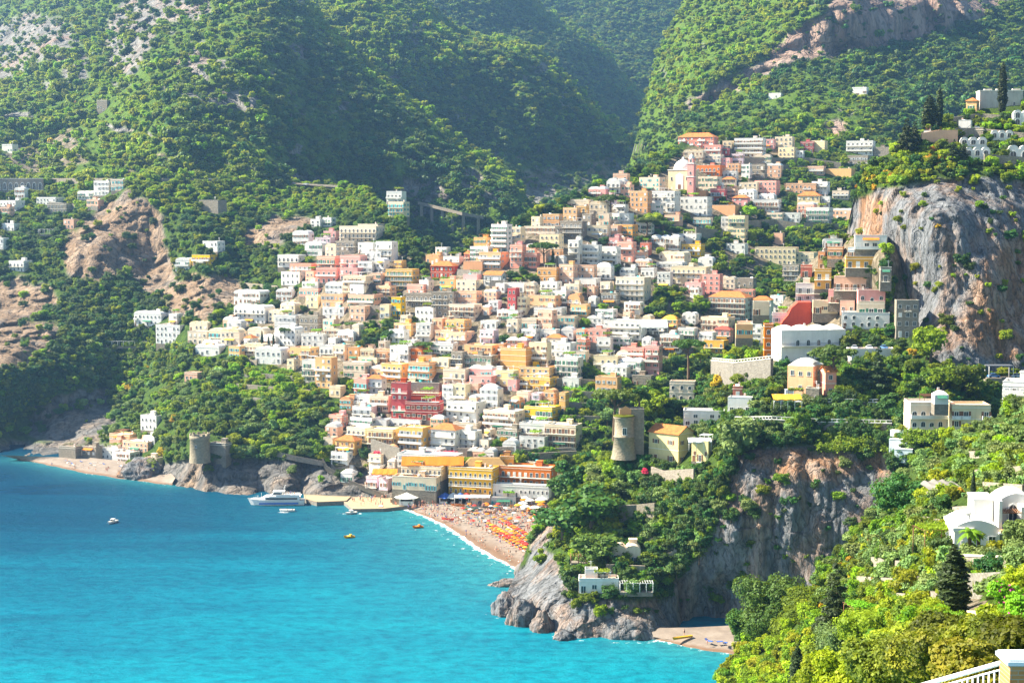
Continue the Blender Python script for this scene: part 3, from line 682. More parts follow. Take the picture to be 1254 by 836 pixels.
# unit windows 1 m wide, 1 m tall, front face at y = 0 looking to -y: (frame, dark pane, shutters)
def win_rect(sh):
    mb = MB(); e = .09
    mb.box(-.5, -.5+e, -.07, .0, 0, 1, 0); mb.box(.5-e, .5, -.07, .0, 0, 1, 0); mb.box(-.5+e, .5-e, -.07, 0, 1-e*.7, 1, 0); mb.box(-.6, .6, -.13, 0, -.06, 0, 0)
    mb.box(-.5+e, .5-e, -.03, -.005, .0, 1-e*.7, 1); mb.box(-.03, .03, -.05, -.03, 0, 1-e*.7, 0)
    if sh != 'w':
        mb.box(-1.0, -.52, -.06, -.0, .02, 1, 2); mb.box(.52, 1.0, -.06, -.0, .02, 1, 2)
    return mb.mesh('window', [M_white if sh != 'b' else M_trim, M_glass, FR[sh]])
def win_closed(sh):
    mb = MB(); mb.box(-.5, .5, -.04, 0, 0, 1, 0); mb.box(-.42, -.02, -.08, -.04, .03, .95, 1); mb.box(.02, .42, -.08, -.04, .03, .95, 1); mb.box(-.6, .6, -.12, 0, -.06, 0, 0)
    return mb.mesh('window', [M_trim, FR[sh]])
def win_arch():
    mb = MB(); n = 8
    pts = [(-.5, 0), (.5, 0), (.5, .62)] + [(.5*math.cos(math.pi*i/n), .62+.38*math.sin(math.pi*i/n)) for i in range(1, n)] + [(-.5, .62)]
    ins = [(x*.8, .0 if z == 0 else .62+(z-.62)*.8 if z > .62 else z) for x, z in pts]
    for i in range(len(pts)):
        a, b = pts[i], pts[(i+1) % len(pts)]; c, d = ins[(i+1) % len(pts)], ins[i]
        if i == 0: continue
        mb.poly([(a[0], -.1, a[1]), (b[0], -.1, b[1]), (c[0], -.1, c[1]), (d[0], -.1, d[1])][::-1], 0)
        mb.poly([(a[0], 0, a[1]), (b[0], 0, b[1]), (b[0], -.1, b[1]), (a[0], -.1, a[1])][::-1], 0)
        mb.poly([(d[0], -.1, d[1]), (c[0], -.1, c[1]), (c[0], -.01, c[1]), (d[0], -.01, d[1])][::-1], 0)
    mb.poly([(x, -.02, z) for x, z in ins], 1)
    mb.box(-.02, .02, -.05, -.021, 0, .95, 0); mb.box(-.6, .6, -.14, 0, -.05, 0, 0)
    return mb.mesh('window', [M_white, M_glass])
WINM = {('r', k): win_rect(k) for k in FR}; WINM.update({('c', k): win_closed(k) for k in FR}); WINM['a'] = win_arch()
def rail_mesh(w, d, kind, col=None):
    """balcony slab w wide, d deep, with a railing; front to -y"""
    mb = MB(); mb.box(-w/2, w/2, -d, 0, -.18, 0, 0)
    if kind == 's':
        t = .12; mb.box(-w/2, w/2, -d, -d+t, 0.002, 1., 1); mb.box(-w/2, -w/2+t, -d+t, 0, 0.002, 1., 1); mb.box(w/2-t, w/2, -d+t, 0, 0.002, 1., 1)
    else:
        mb.box(-w/2, w/2, -d, -d+.07, .95, 1.05, 1); mb.box(-w/2, -w/2+.07, -d+.07, 0, .95, 1.05, 1); mb.box(w/2-.07, w/2, -d+.07, 0, .95, 1.05, 1)
        n = max(3, int(w/.35))
        for i in range(n+1):
            x = -w/2+.04+(w-.08)*i/n; mb.box(x-.03, x+.03, -d+.01, -d+.06, .002, .95, 1)
    return mb.mesh('balcony', [M_trim if col is None else col, WM['W'] if kind == 's' else (M_metal if kind == 'w' else M_iron)])
CHIM = None
def chimney(root, x, y, z):
    mb = MB(); mb.box(x-.35, x+.35, y-.3, y+.3, z-.3, z+1.3, 0); mb.box(x-.45, x+.45, y-.4, y+.4, z+1.3, z+1.45, 1); mb.box(x-.3, x+.3, y-.25, y+.25, z+1.45, z+1.8, 0)
    return mb.obj('chimney', [WM['W'], M_tile], root)
HOUSES = []
def house(x0, x1, yt, yb, col, fl='', lay='A', yaw=None, Y=None, name=None, label=None, ns=None, nc=None, sh=None, grp=True, dY=0, dep=None):
    """one house seen between photo columns x0..x1 and rows yt (roof edge) .. yb (foot).
    fl: h hip roof, g gable, d domes, v vault, f flat (default); b balconies, B full-width balconies, a arched windows, x no windows,
        p roof pergola, t terrace tiles, q cornice, s solid balconies, c closed shutters, w wider windows"""
    if lay == 'A' and Y is None: x0 -= 1.5; x1 += 1.5; yb += 1.5
    cx = (x0+x1)/2.; L = Ls[lay]
    xs = np.linspace(x0, x1, 5); dd = L.depth(xs, np.full(5, float(yb)))
    if Y is None: Y = float(np.median(dd))-1.5
    Y += dY
    r = random.Random(int(x0*31+yt*17+yb))
    if yaw is None: yaw = -.42+r.uniform(-.09, .09)
    W = (x1-x0)*Y/F*1.0; h = max(3., (yb-yt)*Y/F*1.02)
    d = dep or min(max(6., W*.55), 11.)
    sa, ca = abs(math.sin(yaw)), math.cos(yaw)
    d = min(d, .45*W/max(sa, .2)) if W < 30 else d
    w = max(.45*W, (W-d*sa)/ca)
    ey = (w*sa+d*ca)/2
    base = V3(cx, yb, Y); px_ = at(cx, yb, Y+ey*0)
    root = empty(name or 'house', (base.x*(1+ey/Y), base.y+ey, base.z), yaw)
    x_, y_ = w/2, d/2
    wm = WM[col]; mb = MB(); nF = 7. if lay == 'A' else 3.5
    flat = not any(k in fl for k in 'hg')
    pb = MB(); pb.box(-x_-.05, x_+.05, -y_-.05, y_+.05, -nF, -.01, 0, 'b'); pb.obj('plinth', M_plinth, root)
    mb.box(-x_, x_, -y_, y_, -.02, h, 0, 'b')
    ns = ns or max(1, int(round(h/3.3))); sH = h/ns
    if 'q' in fl or r.random() < .5:
        for s in range(1, ns+1):
            z = s*sH-.12 if s < ns else h-.2
            mb.box(-x_-.1, x_+.1, -y_-.1, y_+.1, z, z+.18, 1, '')
    if flat and not 'd' in fl and not 'v' in fl:
        p = .8; t = .22
        mb.box(-x_, x_, -y_, -y_+t, h+.003, h+p, 0); mb.box(-x_, x_, y_-t, y_, h+.003, h+p, 0)
        mb.box(-x_, -x_+t, -y_+t, y_-t, h+.003, h+p, 0); mb.box(x_-t, x_, -y_+t, y_-t, h+.003, h+p, 0)
        mb.box(-x_-.06, x_+.06, -y_-.06, -y_+t+.04, h+p+.002, h+p+.1, 1)
    if 'g' in fl:
        mb.poly([(-x_, -y_, h), (-x_, y_, h), (-x_, 0, h+d*.26)][::-1], 0); mb.poly([(x_, -y_, h), (x_, y_, h), (x_, 0, h+d*.26)], 0)
    wall = mb.obj('wall', [wm, M_trim if col not in 'W' else M_white], root)
    rb = MB(); o_ = .45
    if 'h' in fl:
        rh = min(d*.3, 3.2); k = min(x_, y_)*.95
        a = [(-x_-o_, -y_-o_, h), (x_+o_, -y_-o_, h), (x_+o_, y_+o_, h), (-x_-o_, y_+o_, h)]
        b_ = [(-x_+k, -y_+k, h+rh), (x_-k, -y_+k, h+rh), (x_-k, y_-k, h+rh), (-x_+k, y_-k, h+rh)]
        for i in range(4): rb.poly([a[i], a[(i+1) % 4], b_[(i+1) % 4], b_[i]], 0)
        rb.poly(b_, 0); rb.poly(a[::-1], 0)
        for p_ in (0, 1): pass
        rf = rb.obj('roof', M_redtile if 'r' in fl else M_tile, root)
    elif 'g' in fl:
        gh = d*.26; e = o_
        for sgn in (-1, 1):
            q1 = [(-x_-e, sgn*(y_+e), h-gh*e/y_), (x_+e, sgn*(y_+e), h-gh*e/y_), (x_+e, 0, h+gh), (-x_-e, 0, h+gh)]
            q2 = [(a_, b_, c_+.18) for a_, b_, c_ in q1]
            if sgn > 0: q1 = q1[::-1]; q2 = q2[::-1]
            rb.poly(q2, 0); rb.poly(q1[::-1], 0)
            for i in range(4): rb.poly([q1[i], q1[(i+1) % 4], q2[(i+1) % 4], q2[i]], 0)
        rf = rb.obj('roof', M_tile, root)
    elif 'd' in fl or 'v' in fl:
        nD = max(1, int(round(w/ (7 if 'd' in fl else 5)))); cw = w/nD
        for i in range(nD):
            cxx = -x_+cw*(i+.5)
            N_ = 10
            for a_ in range(N_):
                for b2 in range(N_):
                    def P_(u, v_):
                        U = u*2-1; Vv = v_*2-1
                        zz = (1-U*U)*(1-Vv*Vv if 'd' in fl else 1)
                        return (cxx+U*cw/2, Vv*y_, h+.02+(cw*.26 if 'd' in fl else cw*.3)*max(0, zz)**.75)
                    rb.poly([P_(a_/N_, b2/N_), P_((a_+1)/N_, b2/N_), P_((a_+1)/N_, (b2+1)/N_), P_(a_/N_, (b2+1)/N_)], 0, True)
            if 'v' in fl:
                arc = [(cxx+(u/8-1)*cw/2, h+.02+cw*.3*max(0, 1-(u/8-1)**2)**.75) for u in range(17)]
                rb.poly([(a_, -y_, z_) for a_, z_ in arc], 0); rb.poly([(a_, y_, z_) for a_, z_ in arc[::-1]], 0)
        rf = rb.obj('roof', WM['W'] if col in 'WBKP' else wm, root)
    else:
        rb.box(-x_+.23, x_-.23, -y_+.23, y_-.23, h-.05, h+.1, 0)
        rf = rb.obj('roof', M_roofterr if ('t' in fl or r.random() < .35) else M_roofgrey, root)
    if flat and 'd' not in fl and r.random() < .45 and w > 6:
        # stair head on the roof
        mb = MB(); a = r.uniform(-x_*.5, x_*.3); mb.box(a, a+2.6, y_-3, y_-.4, h+.1, h+2.5, 0); mb.box(a-.12, a+2.72, y_-3.12, y_-.3, h+2.5, h+2.66, 0)
        mb.obj('stair_head', [wm], root)
    if flat and 'd' not in fl and 'v' not in fl and r.random() < .5:
        tb = MB(); tx, ty = r.uniform(-x_*.7, x_*.7), r.uniform(0, y_*.6)
        if r.random() < .5: tb.bar((tx-.7, ty, h+.75), (tx+.7, ty, h+.75), .55, 0, 10); tb.box(tx-.6, tx+.6, ty-.3, ty+.3, h+.1, h+.3, 0); tb.obj('water_tank', r.choice([M_grey, M_metal, M_teal]), root)
        else:
            tb.bar((tx, ty, h), (tx, ty, h+3.2), .06, 0, 4); tb.bar((tx-.8, ty, h+2.9), (tx+.8, ty, h+2.9), .04, 0, 4); tb.bar((tx-.5, ty, h+2.4), (tx+.5, ty, h+2.4), .04, 0, 4); tb.obj('antenna', M_metal, root)
    if r.random() < .4: chimney(rf, r.uniform(-x_*.7, x_*.7), y_*.4, h+(.4 if 'h' in fl or 'g' in fl else .1))
    if 'p' in fl or (flat and 'd' not in fl and 'v' not in fl and r.random() < .16):
        mb = MB(); a = r.uniform(-x_*.6, 0); b2 = a+min(w*.5, 5)
        for px2 in (a, b2):
            for py2 in (-y_+.6, y_*.5): mb.box(px2-.07, px2+.07, py2-.07, py2+.07, h+.1, h+2.6, 0)
        nn = 8
        for i in range(nn): yy = -y_+.4+(1.5*y_)*i/nn; mb.box(a-.3, b2+.3, yy, yy+.12, h+2.6, h+2.72, 0)
        pg = mb.obj('pergola', [M_white if r.random() < .5 else M_brown], root)
        if r.random() < .7:
            q = np.random.RandomState(int(x0)); n = 260; Pp = np.stack([q.uniform(a, b2, n), q.uniform(-y_+.4, y_*.5, n), h+2.8+q.normal(0, .2, n)], -1)
            v_, f_ = leaf_quads(Pp, q.normal(size=(n, 3))+[0, 0, 1], .35, q)
            inst('leaves', np_mesh('leaves', v_, f_, LEAF['vine'], False, {'tone': q.rand(len(v_))}), pg)
    # windows
    if 'x' not in fl:
        shc = sh or r.choice('wwwgbbte' if col in 'CPKYO' else 'wwwwbge')
        wk = 'a' if 'a' in fl else (('c' if 'c' in fl else 'r'), shc)
        nc = nc or max(1, int(round(w/3.0))); cw = w/nc
        bal = 'n' not in fl and ('b' in fl or 'B' in fl or (ns > 1 and r.random() < .55))
        ww = min(1.4, cw*.46)*(1.25 if 'w' in fl else 1)
        bk = r.choice('siwi') if 's' not in fl else 's'
        for s in range(ns):
            hasb = bal and (s > 0 or ns == 1) and ('B' in fl or r.random() < .7)
            full = hasb and ('B' in fl or r.random() < .6)
            if full:
                m_ = rail_mesh(w*.98, 1.4, bk); inst('balcony', m_, root, (0, -y_-.005, s*sH+.02))
            for c in range(nc):
                if r.random() < .09 and 'B' not in fl: continue
                x = -x_+cw*(c+.5)+(r.uniform(-.2, .2) if 'B' not in fl and nc < 7 else 0)
                door = hasb and (full or r.random() < .6)
                wh = min(sH*.7, 2.4)*r.uniform(.9, 1) if door or (s == 0 and r.random() < .3) else min(sH*.54, 1.75)*r.uniform(.75, 1.05)
                z = s*sH+(.06 if wh > 1.9 or door else sH*.33)
                k_ = wk
                if wk != 'a' and r.random() < .22: k_ = ('c', shc)
                inst('window', WINM[k_], root, (x, -y_-.004, z), 0, (ww*(1.1 if door else 1), 1.2, wh))
                if hasb and not full and door: inst('balcony', BALC[bk], root, (x, -y_-.005, z-.05), 0, (ww*2.0/2.2, 1, 1))
        # the side one can see
        side = 1 if yaw < 0 else -1
        if d*sa > 2.2 or r.random() < .3:
            for s in range(ns):
                for c in range(max(1, int(d/3.6))):
                    if r.random() < .3: continue
                    yy = -y_+d*(c+.5)/max(1, int(d/3.6))
                    inst('window', WINM[wk], root, (side*(x_+.004), yy, s*sH+sH*.33), side*math.pi/2, (min(1.1, ww), 1.2, min(1.45, sH*.48)))
        if not hasattr(house, 'n'): house.n = 0
        if r.random() < .35:
            mb = MB(); mb.box(-.5, .5, -.06, 0, 0, 2.1, 0); mb.box(-.6, .6, -.05, -.0, 2.1, 2.22, 1); inst('door', mb.mesh('door', [FR[shc if shc != 'w' else 'b'], M_trim]), root, (-x_+cw*.12+.6, -y_-.004, 0))
        if r.random() < .12:
            mb = MB(); a = min(w*.7, 6); mb.poly([(-a/2, -y_-1.8, sH-.9), (a/2, -y_-1.8, sH-.9), (a/2, -y_, sH-.2), (-a/2, -y_, sH-.2)]); mb.poly([(-a/2, -y_-1.8, sH-.95), (-a/2, -y_, sH-.25), (a/2, -y_, sH-.25), (a/2, -y_-1.8, sH-.95)])
            mb.obj('awning', r.choice([M_orange, M_cloth, M_yellowcloth, M_green]), root)
    OCC.append((x0, x1, yt, yb))
    kinds = {'h': 'tiled roof', 'g': 'gabled roof', 'd': 'domed roof', 'v': 'vaulted roof'}
    rn = next((v for k, v in kinds.items() if k in fl), None)
    if rn is None: rn = 'flat roof'
    num = ['one', 'two', 'three', 'four', 'five', 'six', 'seven', 'eight'][min(ns, 8)-1]
    if label: tag(root, label, 'house' if (name in (None, 'house')) else name.replace('_', ' '), None)
    else: reg(root, f'{WNAME[col]} {num} storey house with {rn}', 'house', cx, (yt+yb)/2, 'houses of the hillside town')
    root['foot'] = (float(x_), float(y_), float(h))
    return root, w, d, h
TANKM = None
BALC = {k: rail_mesh(2.2, 1.0, k) for k in 'siw'}
# ------------------------------------------------------------------ the town, read off the photograph: x0 x1 top foot colour flags
A_ = '''
707 720 254 265 Y -;696 725 246 254 C -;666 688 264 277 O -;723 746 250 263 C v;734 748 263 276 C b;748 762 263 276 W -;714 728 264 275 S -
603 626 277 307 W Bs;626 642 280 299 C b;643 687 279 290 C q;662 689 289 305 C a;687 718 273 290 S -;720 747 278 292 C q;747 760 278 291 P -
577 603 304 320 W -;570 578 311 320 T h;588 622 311 329 O -;626 643 302 327 K -;643 660 312 327 K b;697 712 296 322 W B;710 736 302 322 W Bs;736 759 306 324 W Bs
747 760 293 302 K -;686 706 326 346 P t;706 730 327 341 P -;730 751 327 341 W d;659 685 330 345 O a;594 619 337 349 W g;529 560 326 340 R h
569 595 322 333 O x;589 623 356 393 W B;623 635 355 384 R a;561 589 359 374 P -;551 589 375 393 C b;530 561 360 386 S a
645 658 349 360 C v;624 645 348 356 W -;663 687 347 357 W b;664 700 358 370 W Bs;648 689 364 378 P -;635 648 366 384 C -;655 693 379 391 W a
660 681 382 405 P q;681 707 389 402 C -;547 576 394 408 O a;540 580 409 422 P q;570 612 425 437 P w;571 609 438 451 S -
554 571 433 451 S a;540 559 423 434 W B;612 620 423 434 O -;621 649 417 427 K d;614 653 429 455 O x;649 674 422 447 C b
681 713 440 462 W B;675 705 422 438 W -;670 693 414 422 C h;708 722 418 429 T q;707 720 405 419 P -;721 746 405 426 K a;732 750 415 431 W a
728 760 438 454 C a;730 760 464 481 P -;737 775 450 462 W d;637 680 452 464 Y q;636 683 465 478 Y b;643 686 501 518 Y -;686 696 483 504 Y a
608 634 456 472 L -;623 637 467 477 K -;544 575 454 472 C b;552 575 473 493 C b;575 608 452 462 K d;576 607 463 476 K a
589 615 477 499 W d;548 594 495 520 W a;593 643 506 527 C b;530 556 441 455 C -
832 878 168 181 T ht;838 863 186 196 C v;864 884 179 189 K b;884 893 183 189 R -;900 937 171 192 W Bs;897 911 190 200 V -
854 887 204 215 T a;883 903 211 220 W a;909 920 203 217 W -;920 938 203 217 S b;938 958 203 216 P v;925 954 223 238 K a;854 883 218 235 C q
797 832 236 259 W q;773 797 236 259 O q;833 871 243 263 W -;843 866 235 242 O x;871 889 233 246 R B;794 811 251 261 W -;747 775 263 277 W a;751 780 277 292 O -
872 906 253 263 O xp;893 915 266 292 L q;884 899 267 282 W -;948 960 287 298 P x;922 956 246 258 W B;925 977 305 323 C a;952 1000 311 326 C a;959 980 326 348 S B
836 862 301 313 Y b;824 858 288 298 W a;797 836 291 305 W d;785 797 299 311 T -;757 778 298 319 K q;747 769 292 298 P -;738 757 304 322 W Bs
744 761 223 235 W v;784 813 219 233 C -;761 775 228 240 P -;808 845 312 325 C v;805 840 323 333 W -;823 869 329 352 C a;806 823 335 352 W a
861 884 338 361 K -;840 862 348 360 K -;846 859 354 365 W -;755 796 342 367 C B;869 920 365 390 W hB;891 925 357 366 K -
740 791 395 415 W B;792 818 399 410 D B;809 836 412 431 W -;859 899 391 411 C b;857 876 409 422 W -;876 897 404 418 K hr;863 891 419 432 O a
903 922 396 415 P b;920 935 396 421 W -;921 946 368 395 W h;944 962 364 385 W bp;761 792 428 446 K B;791 810 426 459 K q;745 792 443 460 W d
417 470 279 296 C Ba;440 470 276 281 C -;413 440 297 312 S b;440 462 299 309 W -;462 486 298 319 W B;449 471 310 319 W -;360 383 286 299 W v
382 396 270 278 W -;397 410 268 276 W -;342 373 314 326 W a;390 418 316 329 K B;418 448 315 329 K B;357 389 325 335 K -;346 376 335 348 W q;376 389 334 345 P a
389 418 330 345 K B;418 443 330 341 K -;474 512 332 355 Y Bq;484 496 321 330 Y -;422 456 340 357 C tp;368 399 355 362 K -;376 395 364 376 L -
395 427 362 376 P q;400 424 349 360 W v;428 468 363 377 P B;288 330 359 372 W v;288 336 378 396 W va;338 369 388 403 W q;345 368 374 386 C v;397 428 378 391 W -
430 452 377 391 P -;368 397 389 404 S a;397 414 393 405 C -;481 495 366 386 Y -;467 481 375 388 L -;498 550 362 375 S a;549 562 362 376 P -
510 538 379 393 W a;484 510 398 410 Y -;478 500 406 419 W -;511 531 398 417 W b;531 546 392 408 P -;534 560 407 420 P w;338 371 404 422 W va;371 402 411 423 W q
314 354 430 445 W v;272 300 407 421 C v;357 390 428 440 P -;393 412 425 440 W B;412 428 424 440 C -;428 443 427 444 O -;443 462 429 446 C -;462 478 430 446 O b;479 507 426 448 W -;504 523 429 444 T t
529 560 422 432 W -;372 391 443 467 W b;388 412 440 474 P -;422 454 446 463 C q;469 501 448 468 Y B;502 533 446 471 O b;513 533 437 446 O -;405 422 475 485 L -
450 472 464 482 W hB;435 455 466 484 K B;434 458 486 500 W Bp;455 481 487 503 C B;433 460 500 514 W B;430 465 514 526 W Bs;426 456 526 538 C B;412 442 540 556 Y hb;407 432 556 568 W -
451 490 528 551 L B;490 527 526 551 Y B;475 525 516 523 W B;529 567 527 552 W hB;520 545 552 562 W B;561 589 530 550 W B;543 560 474 493 W -
637 680 521 540 W B;668 712 523 549 C B;637 672 537 549 W b;300 330 424 434 C v;282 300 426 438 P -;241 279 426 435 W v;228 247 458 466 P -;234 263 397 404 C v
174 200 511 526 W a;136 170 534 543 P t;137 152 540 549 P -;152 196 543 553 P a;126 161 552 562 W a;177 197 537 543 W v;139 170 556 567 W -;178 198 563 575 C -
246 276 247 260 S x;250 274 297 307 W a;237 266 314 324 Y -;217 237 319 331 W v;166 209 385 398 W va;209 222 386 397 W -;193 232 400 420 W a;232 260 408 420 C b;258 290 406 420 C v
117 140 223 238 W -;138 155 221 232 C t;97 120 236 243 W v;108 126 246 255 P -;20 34 232 242 W v;2 29 247 257 W -;0 16 255 264 P -;47 78 243 250 W a;60 90 251 259 S -;3 25 275 281 W a;-6 9 293 304 W q;13 38 321 331 W a;80 95 270 279 P -
963 1001 226 237 P a;995 1015 224 237 W -;977 1006 240 252 L h;1006 1017 242 252 W B;977 999 251 266 K v;988 1019 256 275 W B;1019 1046 258 268 P v;959 981 262 271 W -
1037 1071 174 189 W B;1039 1066 192 202 S -;1071 1090 182 192 S x;1012 1046 208 216 P x;950 972 169 182 C -;954 975 182 195 L a;972 985 186 195 W -;994 1012 174 186 L x;981 997 175 185 R -
475 496 236 249 W Bs;477 500 249 264 C -;722 745 232 241 K v;745 768 222 232 W v;752 770 214 221 P -;900 925 180 187 P -;930 949 172 181 K -;925 945 192 202 C v
400 420 405 415 C -;415 440 408 416 W v;440 470 440 449 C -;455 480 452 462 P v;340 362 357 368 W v;330 352 383 393 C v;560 590 345 356 C -;515 530 345 356 W -;540 560 344 354 P -
700 720 432 445 C -;756 775 434 443 C v;775 800 462 471 S -;640 660 405 416 W -;688 705 405 414 W v;596 622 400 393 W -;610 640 382 392 W b;590 612 395 401 W -;462 484 352 362 P -;500 525 350 360 K -
600 620 456 466 W -;560 590 472 482 P b;505 530 432 440 W -;490 512 470 480 C -;556 590 520 530 C b;610 640 528 540 S -;690 712 465 474 W -;730 755 381 392 W -;692 712 350 362 C -;700 735 343 352 W b
440 460 322 332 W -;400 420 302 314 C v;375 400 300 312 W v;430 450 350 358 W -;860 885 225 233 W -;815 835 265 275 P -;850 872 268 278 C b;780 800 275 285 W -;830 850 332 345 W b;760 780 330 340 W -
890 915 300 310 W -;905 930 225 233 C -;930 950 240 248 W v;1020 1040 235 243 C -;990 1010 205 213 P -;940 960 262 270 C -;700 722 375 386 P b;640 660 392 400 C b
720 740 390 400 W v;745 775 415 425 W -;280 300 395 404 W v;305 330 405 414 C v;320 345 414 422 W v;250 275 420 427 W v;302 322 384 393 W v;275 290 392 399 P v'''
for row in A_.replace('\n', ';').split(';'):
    q = row.split()
    if len(q) < 6: continue
    x0, x1, yt, yb = map(float, q[:4])
    if yb <= yt: continue
    if abs(x0-589) < 1 and abs(yt-356) < 1: continue
    house(x0, x1, yt, yb, q[4], q[5].replace('-', ''))
# ------------------------------------------------------------------ walls, hedges, terraces
M_stone = WM['S']; M_tower = wallmat('brown tower stone', (.3, .25, .18), .5, True); M_dstone = wallmat('dark retaining stone', (.22, .20, .17), .5, True)
def wall_line(name, pts, lay, h, th, mat, label=None, cat='wall', dY=-1.0, up=0., cap=None, kind=None, posts=0, down=2.5):
    """a wall along points of the hillside: pts = photo positions of its foot"""
    P = [Ls[lay].pt(x, y, dY) for x, y in pts]
    mb = MB()
    for a, b in zip(P, P[1:]):
        d = (b-a); d.z = 0; d.normalize(); n = Vector((-d.y, d.x, 0))*th/2
        for (z0, z1, e, m) in [(-down, h, 0, 0)]+([(h+.003, h+.22, .12, 1)] if cap else []):
            nn = n*(1+e/th*2)
            q = [a-nn, b-nn, b+nn, a+nn]; lo = [(v.x, v.y, v.z+z0) for v in q]; hi = [(v.x, v.y, v.z+z1) for v in q]
            mb.poly(lo[::-1], m); mb.poly(hi, m)
            for i in range(4): mb.poly([lo[i], lo[(i+1) % 4], hi[(i+1) % 4], hi[i]], m)
        if posts:
            k = max(1, int((b-a).length/posts))
            for i in range(k):
                c = a+(b-a)*(i/k); mb.box(c.x-.12, c.x+.12, c.y-.12, c.y+.12, c.z+h+.23, c.z+h+1.0, 1)
            for v1, v2 in ((a, b),): mb.bar((v1.x, v1.y, v1.z+h+1.05), (v2.x, v2.y, v2.z+h+1.05), .12, 1, 4, smooth=False)
    o = P[0]; mb.v = [(x-o.x, y-o.y, z-o.z) for x, y, z in mb.v]
    ob = mb.obj(name, [mat, cap or mat], None, o)
    cx = sum(p[0] for p in pts)/len(pts); cy = sum(p[1] for p in pts)/len(pts)
    if kind: ob['kind'] = kind
    elif label: tag(ob, label, cat)
    else: reg(ob, {'terrace_wall': 'grey stone terrace wall', 'retaining_wall': 'stone retaining wall'}.get(name, name.replace('_', ' ')), cat, cx, cy, 'stone terrace walls')
    return ob
def hedge(x0, x1, y0, y1, lay, n, size, mat, label, name='hedge', thick=1.5, cat='hedge', dY=-1.5, tilt=None):
    """leaves massed over a strip of hillside"""
    q = np.random.RandomState(int(x0*7+y0)); px = q.uniform(x0, x1, n); f = (px-x0)/(x1-x0)
    yy0 = y0 if tilt is None else y0+tilt*f; yy1 = y1 if tilt is None else y1+tilt*f
    py = yy0+(yy1-yy0)*q.rand(n)
    Y = Ls[lay].depth(px, py)+dY; P = at(px, py, Y)+q.normal(0, .35, (n, 3))*thick
    c = P.mean(0); P = P+fbm(P/2.5, 2, 4)[:, None]*thick*np.array([.3, -.8, .5])
    v, fa = leaf_quads(P-c, q.normal(size=(n, 3))*.6+[-.2, -.5, .6], size, q)
    o = inst(name, np_mesh(name, v, fa, mat, False, {'tone': np.repeat(np.clip(.5+.6*vnoise(P/1.5, 3), 0, 1), 4)}), None, tuple(c))
    if label: tag(o, label, cat)
    else: reg(o, 'green '+name.replace('_', ' '), cat, (x0+x1)/2, (y0+y1)/2)
    return o
# bare retaining walls between the rows of houses
for pts, h in [([(680,324),(712,322)], 5), ([(716,425),(735,427)], 3), ([(540,451),(556,452)], 4), ([(682,470),(728,472)], 3), ([(690,484),(735,486)], 2.5), ([(692,498),(738,500)], 2.5), ([(690,514),(735,516)], 2.5), ([(688,528),(730,530)], 2.5),
        ([(780,270),(834,276)], 4), ([(915,282),(950,280),(975,284)], 6), ([(960,228),(1000,232)], 2), ([(905,200),(990,200),(1030,206)], 4), ([(985,278),(1040,280)], 3), ([(940,205),(1000,210)], 3), ([(815,303),(840,306)], 5), ([(852,290),(885,294)], 6),
        ([(600,352),(622,352)], 4), ([(560,336),(590,338)], 3), ([(440,380),(470,384)], 4), ([(280,440),(315,446)], 2), ([(300,460),(372,466)], 2), ([(290,474),(380,482)], 2), ([(300,490),(350,498)], 2.2), 
        ([(560,556),(640,554)], 3), ([(572,562),(700,558)], 4), ([(636,566),(706,562)], 4), ([(0,236),(50,236)], 4), ([(60,252),(120,258)], 3), ([(300,352),(340,356)], 3), ([(440,505),(460,520)], 5), ([(455,560),(490,572)], 9), ([(484,596),(545,604)], 4)]:
    wall_line('terrace_wall', pts, 'A', h, .8, M_stone if rnd.random() < .6 else M_dstone)
# pine or dark garden patches with vines
for x0, x1, y0, y1, k in [(690,735,473,478,'vine'),(692,736,489,492,'vine'),(690,736,503,507,'mid'),(456,495,420,424,'vine'),(465,505,393,396,'vine'),(640,670,336,340,'vine'),(830,868,372,376,'vine'),(752,795,420,426,'bright'),
        (741,788,402,405,'mid'),(845,866,318,321,'vine'),(614,672,441,444,'vine'),(300,345,465,470,'vine'),(290,370,478,484,'vine'),(318,360,452,458,'vine'),(150,230,420,426,'bright'),(130,200,432,437,'mid'),(530,556,338,342,'vine'),(492,520,394,397,'vine'),(640,688,497,500,'vine'),
        (140,210,196,199,'golden'),(150,300,203,206,'bright'),(200,330,210,213,'golden'),(750,792,350,356,'mid'),(536,560,435,438,'vine'),(500,525,425,428,'vine'),(580,636,507,509,'vine')]:
    lay = 'B1' if y0 < 214 and x0 < 340 else 'A'
    hedge(x0, x1, y0, y1, lay, int((x1-x0)*(y1-y0)*5), .38 if lay == 'A' else .7, LEAF[k], None, 'vine_row' if k in ('vine', 'golden') else 'hedge', thick=1.2)
# ------------------------------------------------------------------ seafront buildings
house(491,549,574,589,'C','Bq',Y=728,yaw=-.3,name='hotel',label='cream seafront hotel wing with grey glass balconies under an orange awning',nc=9,ns=2,dep=9)
house(486,568,560,575,'W','Bq',Y=736,yaw=-.3,name='hotel',label='white seafront hotel with long orange awning above the glass fronted restaurant',nc=11,ns=2,dep=10)
house(480,541,587,601,'C','w',Y=722,yaw=-.25,name='restaurant',label='glass fronted restaurant with green parapet beside the beach steps',nc=16,ns=1,sh='t',dep=8)
house(549,612,576,607,'Y','aqB',Y=722,yaw=-.3,name='hotel',label='yellow three storey seafront hotel with arched ground floor on the beach',nc=9,ns=3,dep=10)
house(612,683,575,597,'T','qB',Y=724,yaw=-.3,name='hotel',label='orange red seafront hotel with white trim at the right end of the beach',nc=9,ns=2,dep=10)
house(598,676,597,610,'W','aq',Y=716,yaw=-.25,name='arcade',label='white arcaded ground floor terrace in front of the orange seafront hotel',nc=14,ns=1,dep=5)
